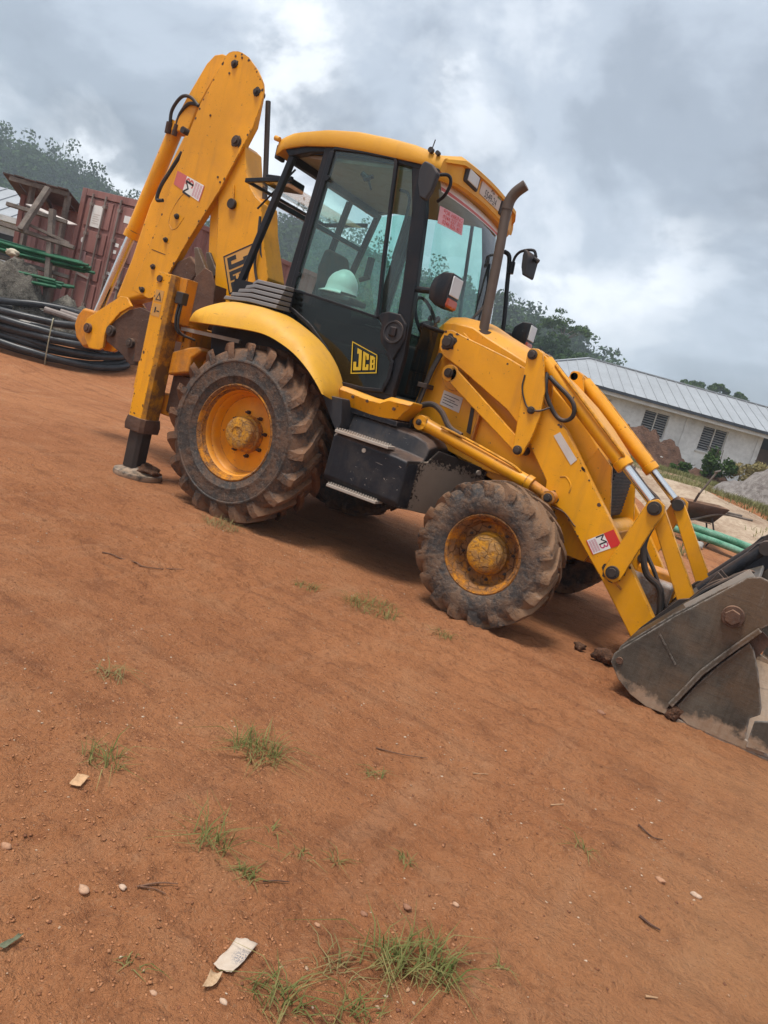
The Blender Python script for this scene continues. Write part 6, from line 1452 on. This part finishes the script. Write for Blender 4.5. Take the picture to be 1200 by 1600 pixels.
# sandy track between the yard and the building
P_ = [(1.6, 8.6), (2.9, 8.0), (5.0, 9.0), (5.6, 10.2), (3.2, 10.6), (0.4, 13.5), (-1.3, 15.5), (-2.0, 14.8), (-0.4, 11.8)]
ring0 = [(x, y) for x, y in P_]
cx_, cy_ = np.mean([p[0] for p in ring0]), np.mean([p[1] for p in ring0])
V = []; F = []; nr, ns_ = 14, 60
pp = catmull([(x, y, 0) for x, y in ring0 + [ring0[0]]], 8)[:-1]; ns_ = len(pp)
for j in range(nr + 1):
    for q in pp:
        k = j / nr * (0.94 + 0.12 * float(fbm(np.array(q.x * 1.5), np.array(q.y * 1.5), 3, 5)))
        x, y = cx_ + (q.x - cx_) * k, cy_ + (q.y - cy_) * k
        V.append((x, y, gz(x, y) + (0.03 if j < nr else -0.05)))
for j in range(nr):
    for i in range(ns_): F.append((j * ns_ + i, j * ns_ + (i + 1) % ns_, (j + 1) * ns_ + (i + 1) % ns_, (j + 1) * ns_ + i))
tag(fast('sandy_path', V, F, M['sand_path'], smooth=True), 'pale sandy track beyond the loader bucket', 'path', kind='structure')

# green pipes lying on the ground at the right
for k, (dy, dz, lb) in enumerate(((0, 0.05, 'nearest of the teal plastic pipes on the ground behind the bucket'), (0.17, 0.05, 'middle teal plastic pipe on the ground behind the bucket'), (0.09, 0.15, 'uppermost teal plastic pipe resting on the other two'))):
    p0 = Vector((1.9, 6.85 + dy, 0)); p1 = Vector((5.2, 7.75 + dy, 0))
    pts = [p0.lerp(p1, t) for t in (0, 0.33, 0.66, 1)]
    o = MB().tube([(q.x, q.y, gz(q.x, q.y) + dz + 0.10) for q in pts], 0.055, 12, 4).build('teal_pipe', M['pipe_teal'])
    tag(o, lb, 'pipe', 'teal pipes on the ground')
for k, (x, y, r) in enumerate(((2.05, 6.75, 0.14), (2.75, 6.9, 0.10))):
    o = lump('kerb_stone', (0, 0, r * 0.4), (r * 1.5, r, r * 0.8), M['concrete'], 60 + k, n=2); o.location = (x, y, gz(x, y))
    tag(o, ('pale stone under the left end of the teal pipes', 'smaller stone under the teal pipes')[k], 'stone')

# wheelbarrow tipped on its nose beyond the far loader arm
WBw = empty('wheelbarrow', (2.62, 7.35, gz(2.62, 7.35)), R(20)); tag(WBw, 'battered wheelbarrow standing beyond the far loader arm', 'wheelbarrow')
MB().loft([[(-0.30, -0.26, 0.62), (0.34, -0.30, 0.66), (0.34, 0.30, 0.66), (-0.30, 0.26, 0.62)], [(-0.16, -0.15, 0.36), (0.20, -0.17, 0.38), (0.20, 0.17, 0.38), (-0.16, 0.15, 0.36)]], caps=False).build('tray', M['steel_rust'], WBw)
tray = [c for c in WBw.children][0]; md = tray.modifiers.new('solid', 'SOLIDIFY'); md.thickness = 0.012
MB().box(-0.15, 0.19, -0.15, 0.15, 0.355, 0.368).build('tray_floor', M['steel_rust'], WBw)
for s in (-1, 1):
    MB().tube([(-0.42, s * 0.05, 0.22), (-0.1, s * 0.16, 0.36), (0.25, s * 0.24, 0.56), (0.72, s * 0.27, 0.60)], 0.018, 8).build('handle', M['timber'], WBw)
    MB().tube([(0.16, s * 0.2, 0.46), (0.26, s * 0.22, 0.2), (0.20, s * 0.22, 0.0)], 0.014, 8).build('leg', M['steel_dark'], WBw)
MB().lathe([(0.13, -0.03), (0.17, -0.035), (0.185, 0), (0.17, 0.035), (0.13, 0.03)], (-0.48, 0, 0.185), 28, closed=True).build('wheel', M['rubber_rear'], WBw)
MB().cyl((-0.48, -0.07, 0.185), (-0.48, 0.07, 0.185), 0.02, n=10).build('axle', M['steel_dark'], WBw)
SHV = empty('shovel', (2.50, 7.45, gz(2.5, 7.45))); tag(SHV, 'shovel stuck upright in the wheelbarrow tray', 'shovel')
MB().loft([[(-0.05, -0.10, 0.50), (-0.05, 0.10, 0.50), (-0.02, 0.10, 0.52), (-0.02, -0.10, 0.52)], [(0.01, -0.11, 0.78), (0.01, 0.11, 0.78), (0.03, 0.09, 0.78), (0.03, -0.09, 0.78)]]).build('blade', M['steel_rust'], SHV)
MB().cyl((0.01, 0, 0.74), (0.16, 0.03, 1.18), 0.016, n=10).build('shaft', M['timber'], SHV)
MB().cyl((0.13, -0.06, 1.16), (0.19, 0.11, 1.20), 0.014, n=8).build('grip', M['timber'], SHV)

# ================================================================== vegetation
def leaf_quads(cent, rad, n, size, rs, shell=0.55, drop=0.0):
    """n random leaf quads in an ellipsoid volume"""
    d = rs.normal(size=(n, 3)); d /= np.linalg.norm(d, axis=1)[:, None]
    r = shell + (1 - shell) * rs.random(n) ** 0.6
    p = np.asarray(cent) + d * r[:, None] * np.asarray(rad)
    nrm = d + rs.normal(size=(n, 3)) * 0.7; nrm /= np.linalg.norm(nrm, axis=1)[:, None]
    a = np.cross(nrm, rs.normal(size=(n, 3))); a /= np.linalg.norm(a, axis=1)[:, None] + 1e-9
    b = np.cross(nrm, a)
    s = size * (0.6 + 0.8 * rs.random(n))[:, None]
    q = np.stack([p - a * s - b * s * 0.45, p + a * s * 0.2 - b * s * 0.6, p + a * s + b * s * 0.35, p - a * s * 0.3 + b * s * 0.6], 1)
    return q.reshape(-1, 3)
def quads_obj(name, Q, mat, parent=None, kind=None):
    F = np.arange(len(Q)).reshape(-1, 4)
    return fast(name, Q, F, mat, parent, kind=kind)
def tree(label, base, h, crown_r, crown_h, mat, seed, nclump=34, per=70, leaf=0.16, airy=0.0, group=None, name='tree', trunk_r=0.16):
    rs = np.random.default_rng(seed)
    t = empty(name, base); tag(t, label, 'tree', group)
    top = h - crown_h * 0.45
    lean = rs.normal(0, 0.03 * h, 2)
    tr = MB().tube([(0, 0, -0.2), (lean[0] * 0.3, lean[1] * 0.3, h * 0.35), (lean[0], lean[1], top)], trunk_r, 9, 5, r_end=trunk_r * 0.35)
    Q = []
    for k in range(nclump):
        d = rs.normal(size=3); d /= np.linalg.norm(d); d[2] = abs(d[2]) * 0.9 - 0.25 if rs.random() < 0.75 else d[2]
        r = 0.45 + 0.55 * rs.random()
        c = np.array([lean[0] + d[0] * r * crown_r, lean[1] + d[1] * r * crown_r, h - crown_h * 0.5 + d[2] * r * crown_h * 0.5])
        cr = crown_r * (0.20 + 0.16 * rs.random()) * (1 - 0.25 * airy)
        Q.append(leaf_quads(c, (cr, cr, cr * (0.65 - 0.25 * airy)), per, leaf, rs, 0.35))
        if k % 3 == 0:
            z0 = h - crown_h * (0.75 + 0.2 * rs.random())
            tr.tube([(lean[0] * z0 / h, lean[1] * z0 / h, z0), ((lean[0] + c[0]) / 2, (lean[1] + c[1]) / 2, (z0 + c[2]) / 2 + 0.1), tuple(c)], trunk_r * 0.32, 6, 3, r_end=trunk_r * 0.08)
    tr.build('trunk', M['bark'], t)
    quads_obj('crown', np.concatenate(Q), mat, t)
    return t
def wpos(px, py, D):
    """world point at forward depth D on the sight line of a measured picture position"""
    return CAM + (FW + RT * ((px - 600) / 1152.76) - UP * ((py - 800) / 1152.76)) * D
# trees on the slope behind the building, measured from the photograph and stood on the terrain at about 75 m
tl_list = [(772, 500, 74, 3.2, 'dark', 'dark bushy tree rising beside the exhaust pole'), (812, 512, 70, 3.6, 'dark', 'broad dark tree behind the far head lamp'), (845, 508, 72, 3.4, 'dark', 'dense dark tree left of the tall airy tree'), (872, 522, 69, 3.2, 'dark', 'dark tree below the tall airy tree'), (845, 540, 64, 2.4, 'mid', 'brighter green bush low behind the loader lever'), (905, 548, 66, 2.2, 'mid', 'light green bush just above the roof ridge'), (800, 540, 62, 2.6, 'dark', 'low dark tree behind the white gable')]
for k, (px, py, D, cr, kd, lb) in enumerate(tl_list):
    q = wpos(px, py, D); g = gz(q.x, q.y)
    tree(lb, (q.x, q.y, g), q.z - g, cr, cr * 1.7, M['leaf_dark' if kd == 'dark' else 'leaf_mid'], 100 + k, 46, 110, 0.17, group='trees behind the white building')
q = wpos(890, 486, 71); g = gz(q.x, q.y)
tree('tall airy tree with a spreading open crown above the roof', (q.x, q.y, g), q.z - g, 2.7, 3.2, M['leaf_mid'], 131, 30, 55, 0.14, airy=0.9, group='trees behind the white building')
for k, (px, py, D, cr, lb) in enumerate(((1092, 587, 85, 1.9, 'leftmost of three trees over the roof ridge at right'), (1133, 597, 88, 1.5, 'middle of three trees over the roof ridge at right'), (1163, 610, 86, 1.6, 'rightmost of three trees over the roof ridge at right'), (975, 578, 95, 0.9, 'tiny treetop peeking over the roof ridge'))):
    q = wpos(px, py, D); g = gz(q.x, q.y)
    tree(lb, (q.x, q.y, g), q.z - g, cr, cr * 1.9, M['leaf_mid'], 150 + k, 30, 90, 0.15, group='trees over the roof ridge')

# bushes by the wall
def bush(label, base, r, h, mat, seed, n=1400, leaf=0.06):
    rs = np.random.default_rng(seed); b = empty('bush', base); tag(b, label, 'bush')
    Q = [leaf_quads((rs.normal(0, r * 0.45), rs.normal(0, r * 0.45), h * (0.25 + 0.6 * rs.random())), (r * 0.35, r * 0.35, h * 0.22), n // 14, leaf, rs, 0.2) for _ in range(14)]
    quads_obj('foliage', np.concatenate(Q), mat, b)
    st = MB()
    for k in range(6): st.tube([(0, 0, -0.05), (rs.normal(0, r * 0.2), rs.normal(0, r * 0.2), h * 0.5), (rs.normal(0, r * 0.5), rs.normal(0, r * 0.5), h * 0.95)], 0.012, 5, 3)
    st.build('stem', M['bark'], b)
bush('leafy green bush under the right-hand louvre window', (1.45, 21.0, gz(1.45, 21.0)), 0.5, 1.25, M['leaf_mid'], 201)
bush('tall straw green weeds beside the building recess', (2.6, 21.6, gz(2.6, 21.6)), 0.7, 1.1, M['grass_dry'], 202)
bush('small green weed at the foot of the dirt mound', (0.55, 20.6, gz(0.55, 20.6)), 0.35, 0.5, M['leaf_mid'], 203, 700)

# grass on the bank
def blades(P, hmin, hmax, w_, rs, lean=0.45):
    n = len(P); h = rs.uniform(hmin, hmax, n); a = rs.uniform(0, 2 * np.pi, n)
    d = np.stack([np.cos(a), np.sin(a), 0 * a], 1); s = np.stack([-np.sin(a), np.cos(a), 0 * a], 1)
    ln = rs.uniform(0.1, 1.0, n)[:, None] * lean
    m1 = P + np.array([0, 0, 1]) * (h * 0.55)[:, None] + d * ln * (h * 0.35)[:, None]
    tp = P + np.array([0, 0, 1]) * (h * (1 - 0.35 * ln[:, 0]))[:, None] + d * ln * (h * 1.1)[:, None]
    w2 = (w_ * rs.uniform(0.7, 1.3, n))[:, None]
    V = np.stack([P - s * w2, P + s * w2, m1 + s * w2 * 0.8, m1 - s * w2 * 0.8, tp + s * w2 * 0.15, tp - s * w2 * 0.15], 1)
    F = np.concatenate([np.array([[0, 1, 2, 3], [3, 2, 4, 5]]) + 6 * i for i in range(n)]) if n < 1 else (np.arange(n)[:, None, None] * 6 + np.array([[0, 1, 2, 3], [3, 2, 4, 5]])[None]).reshape(-1, 4)
    return V.reshape(-1, 3), F
rs = np.random.default_rng(77)
pts = []
for cx0, cy0, r0, n in ((3.0, 12.6, 1.3, 2600), (4.2, 12.2, 1.2, 2200), (0.2, 17.8, 1.6, 2600), (1.6, 18.6, 1.6, 2200), (2.2, 14.4, 0.9, 900), (-0.6, 19.5, 1.6, 1500), (2.0, 6.6, 0.35, 300), (2.4, 5.9, 0.3, 160), (4.6, 9.6, 0.8, 500), (-1.5, 14.0, 1.2, 900), (-9.2, 2.2, 0.7, 500), (-10.5, 2.2, 0.9, 500)):
    a = rs.uniform(0, 2 * np.pi, n); r = r0 * np.sqrt(rs.random(n)) * (0.6 + 0.8 * rs.random(n))
    x, y = cx0 + r * np.cos(a) * 1.4, cy0 + r * np.sin(a)
    pts.append(np.stack([x, y, ground_h(x, y)], 1))
V, F = blades(np.concatenate(pts), 0.04, 0.20, 0.008, rs, 1.0)
tag(fast('bank_grass', V, F, M['bank_grass'], kind='stuff'), 'rough yellow green grass on the bank beyond the yard', 'grass')

# hills with forest
def hill(name, label, ridge, drop, depth_f, depth_b, seed, n_tree, cr, fdens=1.0):
    rs = np.random.default_rng(seed)
    rd = np.array([(q.x, q.y, q.z - drop) for q in catmull(ridge, 5)])
    nr, nv = len(rd), 26
    tang = np.gradient(rd[:, :2], axis=0); tang /= np.linalg.norm(tang, axis=1)[:, None]
    nrm = np.stack([tang[:, 1], -tang[:, 0]], 1)
    sgn = np.sign(((np.array([CAM.x, CAM.y]) - rd[:, :2]) * nrm).sum(1)); nrm *= sgn[:, None]
    vv = np.linspace(-1, 1, nv)
    V = np.zeros((nr, nv, 3))
    for j, v in enumerate(vv):
        off = np.where(v > 0, v * depth_f, v * depth_b)
        xy = rd[:, :2] + nrm * off
        prof = (1 - abs(v)) ** 1.15 if v != 0 else 1
        z = 1.5 + (rd[:, 2] - 1.5) * prof + (fbm(xy[:, 0] * 0.04, xy[:, 1] * 0.04, 3, seed) - 0.5) * 9 * abs(v) * (1 - abs(v)) * 2
        V[:, j, :2] = xy; V[:, j, 2] = z - (3.0 if abs(v) == 1 else 0)
    idx = np.arange(nr * nv).reshape(nr, nv)
    F = np.stack([idx[:-1, :-1].ravel(), idx[1:, :-1].ravel(), idx[1:, 1:].ravel(), idx[:-1, 1:].ravel()], 1)
    h = fast(name, V.reshape(-1, 3), F, M['hill'], smooth=True); tag(h, label, 'hill', kind='structure')
    Q = []
    for k in range(n_tree):
        i = rs.uniform(0, nr - 1.001); j = nv / 2 - 1 + (nv / 2) * rs.random() ** 1.0 * 0.98
        if rs.random() < 0.18: j = nv / 2 - 0.5 + rs.normal(0, 0.25)
        i0, j0 = int(i), min(int(j), nv - 2); fi, fj = i - i0, j - j0
        p = (V[i0, j0] * (1 - fi) + V[i0 + 1, j0] * fi) * (1 - fj) + (V[i0, j0 + 1] * (1 - fi) + V[i0 + 1, j0 + 1] * fi) * fj
        r = cr * rs.uniform(0.55, 1.25)
        hh_ = r * rs.uniform(0.6, 1.3)
        Q.append(leaf_quads(p + np.array([0, 0, hh_ * 0.7]), (r, r, hh_), 85, 0.35 * fdens, rs, 0.5))
        if rs.random() < 0.10:
            Q.append(leaf_quads(p + np.array([0, 0, hh_ * 2.0]), (r * 0.7, r * 0.7, hh_ * 0.45), 40, 0.40 * fdens, rs, 0.4))
    fo = quads_obj('forest', np.concatenate(Q), M['leaf_forest'], kind='stuff')
    tag(fo, 'forest covering the ' + label, 'forest')
hill('wooded_hill', 'hazy wooded hill behind the container and cab', [(-262, 62, 30), (-200.3, 95.4, 31.9), (-179.7, 106.3, 33.2), (-171.2, 110.6, 33.1), (-162.8, 114.9, 32.9), (-147.9, 121.6, 28.0), (-135.5, 127.7, 26.8), (-118.9, 137.2, 31.7), (-112.4, 140.8, 33.0), (-101.0, 146.6, 32.6), (-88.9, 152.3, 29.7), (-77.0, 158.0, 27.7), (-62, 166, 20)], 5.6, 75, 60, 5, 2100, 2.9)
hill('wooded_ridge', 'hazy wooded ridge behind the tall airy tree', [(-78, 130, 18), (-65.3, 134.6, 23.3), (-56.8, 138.9, 23.1), (-51.0, 142.0, 22.0), (-44.0, 145.2, 20.5), (-38.5, 147.4, 17.6), (-33.0, 149.4, 14.0), (-25.8, 152.1, 9.2), (-13.3, 157.5, 4.2)], 4.0, 50, 40, 8, 1000, 2.4)

# air: thin haze that dims the far hills
hz = MB().box(-436, 336, -66, 426, -3.5, 46).build('haze', bpy.data.materials.new('haze_air'))
tag(hz, 'thin pale haze in the air', 'haze', kind='stuff')
hm = hz.data.materials[0]; hm.use_nodes = True; hm.node_tree.nodes.clear()
ho = hm.node_tree.nodes.new('ShaderNodeOutputMaterial'); pv = hm.node_tree.nodes.new('ShaderNodeVolumePrincipled')
pv.inputs['Color'].default_value = (0.80, 0.90, 1.0, 1); pv.inputs['Density'].default_value = 0.0014; pv.inputs['Anisotropy'].default_value = 0.2
hm.node_tree.links.new(pv.outputs[0], ho.inputs['Volume'])
def gz(x, y): return float(ground_h(x, y) + relief(np.asarray(x, float), np.asarray(y, float)) * np.clip((1 - np.hypot(x - CAM.x, y - CAM.y) / 9.0) * 3, 0, 1))
# ================================================================== foreground litter
def tuft(label, x, y, r, n, h, seed, mat='grass', group='grass tufts on the red soil'):
    rs = np.random.default_rng(seed)
    a = rs.uniform(0, 2 * np.pi, n); d = r * np.sqrt(rs.random(n))
    px, py = d * np.cos(a) * 1.3, d * np.sin(a)
    P = np.stack([px, py, np.zeros(n) - 0.004], 1)
    V, F = blades(P, h * 0.35, h * 1.3, 0.0019, rs, 2.4)
    o = fast('grass_tuft', V, F, M[mat]); o.location = (x, y, gz(x, y)); tag(o, label, 'grass', group)
TF = [(2.402, -3.426, 0.075, 130, 0.085, 'dense green grass tuft in the middle of the bare soil'), (2.650, -3.944, 0.055, 42, 0.10, 'thin upright grass tuft left of the twigs'), (2.144, -3.902, 0.06, 46, 0.075, 'sparse grass tuft above the small tan card'),
      (2.803, -3.951, 0.025, 50, 0.030, 'tiny flat green tuft beside a dark twig'), (3.116, -4.205, 0.055, 70, 0.06, 'green tuft at the bottom edge right of the white paper'), (3.270, -4.110, 0.045, 40, 0.065, 'thin tuft at the very bottom centre'),
      (3.232, -3.922, 0.06, 60, 0.085, 'left clump of the bottom grass patch'), (3.329, -3.850, 0.07, 120, 0.075, 'thick right clump of the bottom grass patch'), (3.158, -4.023, 0.05, 36, 0.05, 'straggly grass left of the bottom grass patch'),
      (1.355, -1.679, 0.07, 60, 0.05, 'small flat grass tuft nearest the fuel tank'), (1.766, -1.545, 0.14, 190, 0.075, 'wide grass tuft in front of the front tyre'), (0.214, -1.247, 0.12, 120, 0.07, 'dry grass at the foot of the rear tyre'),
      (1.697, -3.504, 0.05, 36, 0.07, 'pale grass tuft beside the whitish dust patch'), (2.764, -3.159, 0.03, 20, 0.04, 'faint grass sprout right of the dense tuft'), (2.851, -3.755, 0.02, 14, 0.03, 'left one of two tiny sprouts beside the dark twig'), (2.924, -3.676, 0.02, 16, 0.03, 'right one of two tiny sprouts beside the dark twig'),
      (3.076, -3.496, 0.022, 22, 0.03, 'small sprout in the gravelly centre soil'), (3.509, -2.927, 0.025, 14, 0.05, 'dark upright sprout in the right half of the soil'), (3.481, -3.690, 0.016, 14, 0.03, 'small sprout right of the bottom grass patch'), (2.235, -1.466, 0.06, 46, 0.045, 'low tuft below the front wheel hub'), (2.732, -3.739, 0.018, 10, 0.035, 'faint sprout above the tiny flat tuft'), (2.816, -4.363, 0.02, 14, 0.035, 'little sprout left of the white paper')]
for k, (x, y, r, n, h, lb) in enumerate(TF):
    tuft(lb, x, y, r, n, h, 300 + k, 'grass_dry' if k in (8, 11, 12) else 'grass')

def flat_piece(name, label, cat, corners, mat, curl, th=0.0012):
    c = np.mean(corners, axis=0); n = 9
    V = []
    for j in range(n):
        for i in range(n):
            u, v = i / (n - 1), j / (n - 1)
            p = (np.array(corners[0]) * (1 - u) + np.array(corners[3]) * u) * (1 - v) + (np.array(corners[1]) * (1 - u) + np.array(corners[2]) * u) * v
            e = 0.006 * math.sin(i * 1.9 + j) * 0.15
            z = gz(p[0], p[1]) - gz(c[0], c[1]) + 0.009 + curl * ((u - 0.5) ** 2 + (v - 0.5) ** 2) + e
            V.append((p[0] - c[0], p[1] - c[1], z))
    F = [(j * n + i, j * n + i + 1, (j + 1) * n + i + 1, (j + 1) * n + i) for j in range(n - 1) for i in range(n - 1)]
    o = fast(name, V, F, mat, smooth=True); o.location = (c[0], c[1], gz(c[0], c[1]))
    md = o.modifiers.new('solid', 'SOLIDIFY'); md.thickness = th
    return tag(o, label, cat)
def mk_paper():
    t = NT('weathered_printed_paper'); v = t.coord()
    n = t.noise(v, 60, 4); n2 = t.noise(v, 300, 3)
    d = t.n('ShaderNodeVectorMath', {0: v, 1: (0.018, 0.012, 0)}, operation='DISTANCE').outputs['Value']
    col = t.mix(n, (0.42, 0.32, 0.235), (0.56, 0.47, 0.385))
    col = t.mix(t.math('MULTIPLY', t.ramp(d, 0.034, 0.018), t.ramp(n2, 0.42, 0.58)), col, (0.18, 0.17, 0.18))
    return t.bsdf(col, 0.8, 0, t.bump(n, 0.3, 0.004), 0.3)
flat_piece('paper_scrap', 'dirty white printed paper scrap at the bottom left', 'paper', [(2.939, -4.233), (2.929, -4.143), (2.981, -4.123), (2.993, -4.235)], mk_paper(), 0.008)
flat_piece('torn_card', 'torn brown card beside the white paper scrap', 'card', [(2.974, -4.313), (2.955, -4.264), (2.979, -4.250), (2.990, -4.284)], mk_simple('tan_card', (0.42, 0.25, 0.13), 0.85, 0.25, 60, c2=(0.52, 0.36, 0.22)), 0.014)
flat_piece('tan_card', 'small tan card near the left edge', 'card', [(2.203, -4.083), (2.180, -4.036), (2.200, -4.002), (2.237, -4.070)], mk_simple('pale_tan_card', (0.50, 0.30, 0.16), 0.85, 0.2, 60), 0.012)
flat_piece('fallen_leaf', 'curled grey green leaf at the left edge', 'leaf', [(2.590, -4.555), (2.575, -4.492), (2.586, -4.488), (2.603, -4.545)], mk_simple('grey_green_leaf', (0.13, 0.14, 0.085), 0.7, 0.3, 80), 0.012)
def stick(label, pts, r, mat):
    c = pts[0]; z0 = gz(*c)
    o = MB().tube([(x - c[0], y - c[1], gz(x, y) - z0 + r * 0.9 + 0.004) for x, y in pts], r, 6, 3, r_end=r * 0.5).build('twig', mat)
    o.location = (c[0], c[1], z0); tag(o, label, 'twig', 'twigs on the soil')
tw = mk_simple('dry_twig', (0.17, 0.085, 0.05), 0.9, 0.3, 40); tw2 = mk_simple('dark_twig', (0.09, 0.045, 0.03), 0.9, 0.3, 40); tw3 = mk_simple('straw_stem', (0.40, 0.24, 0.13), 0.9, 0.2, 40)
stick('longer of two crossed twigs left of centre', [(2.641, -4.205), (2.672, -4.163), (2.703, -4.122)], 0.003, tw)
stick('shorter of two crossed twigs left of centre', [(2.648, -4.200), (2.680, -4.183), (2.710, -4.170)], 0.0025, tw)
stick('dark twig beside the tiny flat green tuft', [(2.850, -3.943), (2.872, -3.912), (2.897, -3.880)], 0.0028, tw2)
stick('short dark twig in the lower right soil', [(3.751, -3.114), (3.79, -3.119), (3.820, -3.118)], 0.005, tw2)
stick('curved dark twig in the right half of the soil', [(3.641, -2.537), (3.68, -2.552), (3.71, -2.572), (3.739, -2.557)], 0.004, tw2)
stick('long thin stem in the middle of the soil', [(2.665, -2.990), (2.75, -2.93), (2.844, -2.873)], 0.003, tw)
stick('crooked root lying left of the front wheel', [(0.48, -2.56), (0.53, -2.52), (0.60, -2.53), (0.67, -2.47), (0.74, -2.49), (0.80, -2.42), (0.80, -2.34), (0.86, -2.27)], 0.005, tw)
stick('pale straw right of the dense grass tuft', [(3.02, -2.80), (3.07, -2.76)], 0.003, tw3)
stick('pale straw in the right half of the soil', [(3.33, -2.72), (3.37, -2.685)], 0.004, tw3)
stick('pale straw near the bottom right corner', [(3.83, -3.46), (3.86, -3.44)], 0.004, tw3)

ST_ = [(2.311, -4.351, 0.014, 'round tan stone at the left edge'), (2.562, -4.306, 0.014, 'pinkish stone left of the crossed twigs'), (3.254, -1.538, 0.020, 'pale stone on bare soil left of the bucket'), (3.896, -2.814, 0.016, 'brown stone in the right half of the soil'), (3.776, -2.853, 0.015, 'grey brown stone left of the brown stone at right'),
       (2.894, -4.376, 0.008, 'small white pebble left of the white paper'), (3.186, -3.690, 0.012, 'cream chip above the bottom grass patch'), (3.029, -4.300, 0.009, 'oval tan pebble just below the torn card'), (3.044, -3.945, 0.009, 'white pebble left of the bottom grass patch'), (3.286, -3.566, 0.009, 'cream chip right of the bottom grass patch'), (3.113, -3.813, 0.010, 'flat greyish chip above the bottom grass'), (2.613, -4.226, 0.010, 'flat pink flake beside the crossed twigs'), (2.099, -3.513, 0.009, 'tan pebble left of the dense grass tuft')]
for k, (x, y, r, lb) in enumerate(ST_):
    o = lump('stone', (0, 0, r * 0.18), (r * 1.2, r * 0.8, r * 0.6), mk_simple('stone_tone_%d' % k, ((0.40, 0.21, 0.12), (0.45, 0.27, 0.17), (0.27, 0.13, 0.075), (0.50, 0.35, 0.25))[k % 4], 0.85, 0.25, 60, bd=0.002), 400 + k, n=2)
    o.location = (x, y, gz(x, y)); tag(o, lb, 'stone', 'stones on the soil')

# fine stones and crumbs of soil, too many to count
def scatter(name, label, cat, n, seed, rmin, rmax, mat, xr, yr, clus, power=3.0, flat=0.6):
    rs = np.random.default_rng(seed)
    x = rs.uniform(*xr, n * 6); y = rs.uniform(*yr, n * 6)
    D = (x - CAM.x) * HD.x + (y - CAM.y) * HD.y; L = np.abs((x - CAM.x) * HD.y - (y - CAM.y) * HD.x)
    dens = np.clip((fbm(x * clus, y * clus, 4, seed) - 0.36) * 3.2, 0.04, 1) ** 1.5
    ok = (D > 0.6) & (D < 9) & (L < 0.62 * D + 0.35) & (rs.random(n * 6) < dens / (0.25 + 0.35 * D))
    x, y = x[ok][:n], y[ok][:n]; m_ = len(x)
    r = rmin + (rmax - rmin) * rs.random(m_) ** power
    base = np.array([[1, 0, 0], [-1, 0, 0], [0, 1, 0], [0, -1, 0], [0, 0, 1], [0, 0, -0.6], [0.6, 0.6, 0.5], [-0.6, 0.5, 0.5], [0.5, -0.6, 0.5], [-0.55, -0.55, 0.5]], float)
    fc = np.array([[0, 6, 4], [6, 2, 4], [2, 7, 4], [7, 1, 4], [1, 9, 4], [9, 3, 4], [3, 8, 4], [8, 0, 4], [0, 2, 6], [2, 1, 7], [1, 3, 9], [3, 0, 8], [2, 0, 5], [1, 2, 5], [3, 1, 5], [0, 3, 5]])
    nb = len(base)
    jit = 1 + rs.normal(0, 0.22, (m_, nb, 1)); a = rs.uniform(0, 2 * np.pi, m_)
    ca, sa = np.cos(a)[:, None], np.sin(a)[:, None]
    B = base[None] * jit * np.array([1.25, 0.9, flat])[None, None]
    Vx = B[:, :, 0] * ca - B[:, :, 1] * sa; Vy = B[:, :, 0] * sa + B[:, :, 1] * ca
    z = ground_h(x, y) + relief(x, y)
    V = np.stack([x[:, None] + Vx * r[:, None], y[:, None] + Vy * r[:, None], z[:, None] + (B[:, :, 2] - 0.05) * r[:, None]], 2).reshape(-1, 3)
    F = (fc[None] + (np.arange(m_) * nb)[:, None, None]).reshape(-1, 3)
    tag(fast(name, V, F, mat, kind='stuff'), label, cat)
def mk_peb(name, cols):
    t = NT(name); rnd = t.n('ShaderNodeNewGeometry').outputs['Random Per Island']
    r = t.n('ShaderNodeValToRGB', {0: rnd}); r.color_ramp.interpolation = 'CONSTANT'
    while len(r.color_ramp.elements) < len(cols): r.color_ramp.elements.new(0.5)
    for i, (e, c) in enumerate(zip(r.color_ramp.elements, cols)): e.position = i / len(cols); e.color = (*c, 1)
    return t.bsdf(r.outputs[0], 0.9, 0, None, 0.25)
scatter('fine_gravel', 'fine pale gravel scattered over the red soil', 'gravel', 16000, 11, 0.0010, 0.0066, mk_peb('mixed_fine_gravel', [(0.28, 0.12, 0.055), (0.38, 0.21, 0.115), (0.42, 0.28, 0.18), (0.22, 0.088, 0.042), (0.33, 0.15, 0.075), (0.47, 0.35, 0.25), (0.18, 0.075, 0.04), (0.36, 0.17, 0.085), (0.26, 0.11, 0.05), (0.31, 0.14, 0.07)]), (-2, 7), (-5.4, 3), 1.1, 3.2)
scatter('soil_crumbs', 'loose crumbs of red soil', 'soil', 60000, 23, 0.0009, 0.0055, mk_peb('loose_soil_crumbs', [(0.33, 0.142, 0.066), (0.40, 0.18, 0.085), (0.24, 0.098, 0.046), (0.36, 0.158, 0.072)]), (-2, 7), (-5.4, 3), 0.9, 3.4, 0.6)
# pale dust spill and dug clod by the bucket
o = lump('soil_clod', (0, 0, 0.05), (0.075, 0.06, 0.05), M['clod'], 71); o.location = (3.06, -0.66, -0.01); tag(o, 'dark red clod of earth behind the bucket corner', 'clod')
o = lump('soil_clod', (0, 0, 0.03), (0.04, 0.035, 0.03), M['clod'], 72); o.location = (2.88, -0.62, 0.0); tag(o, 'smaller dark clod beside the loader arm tip', 'clod')
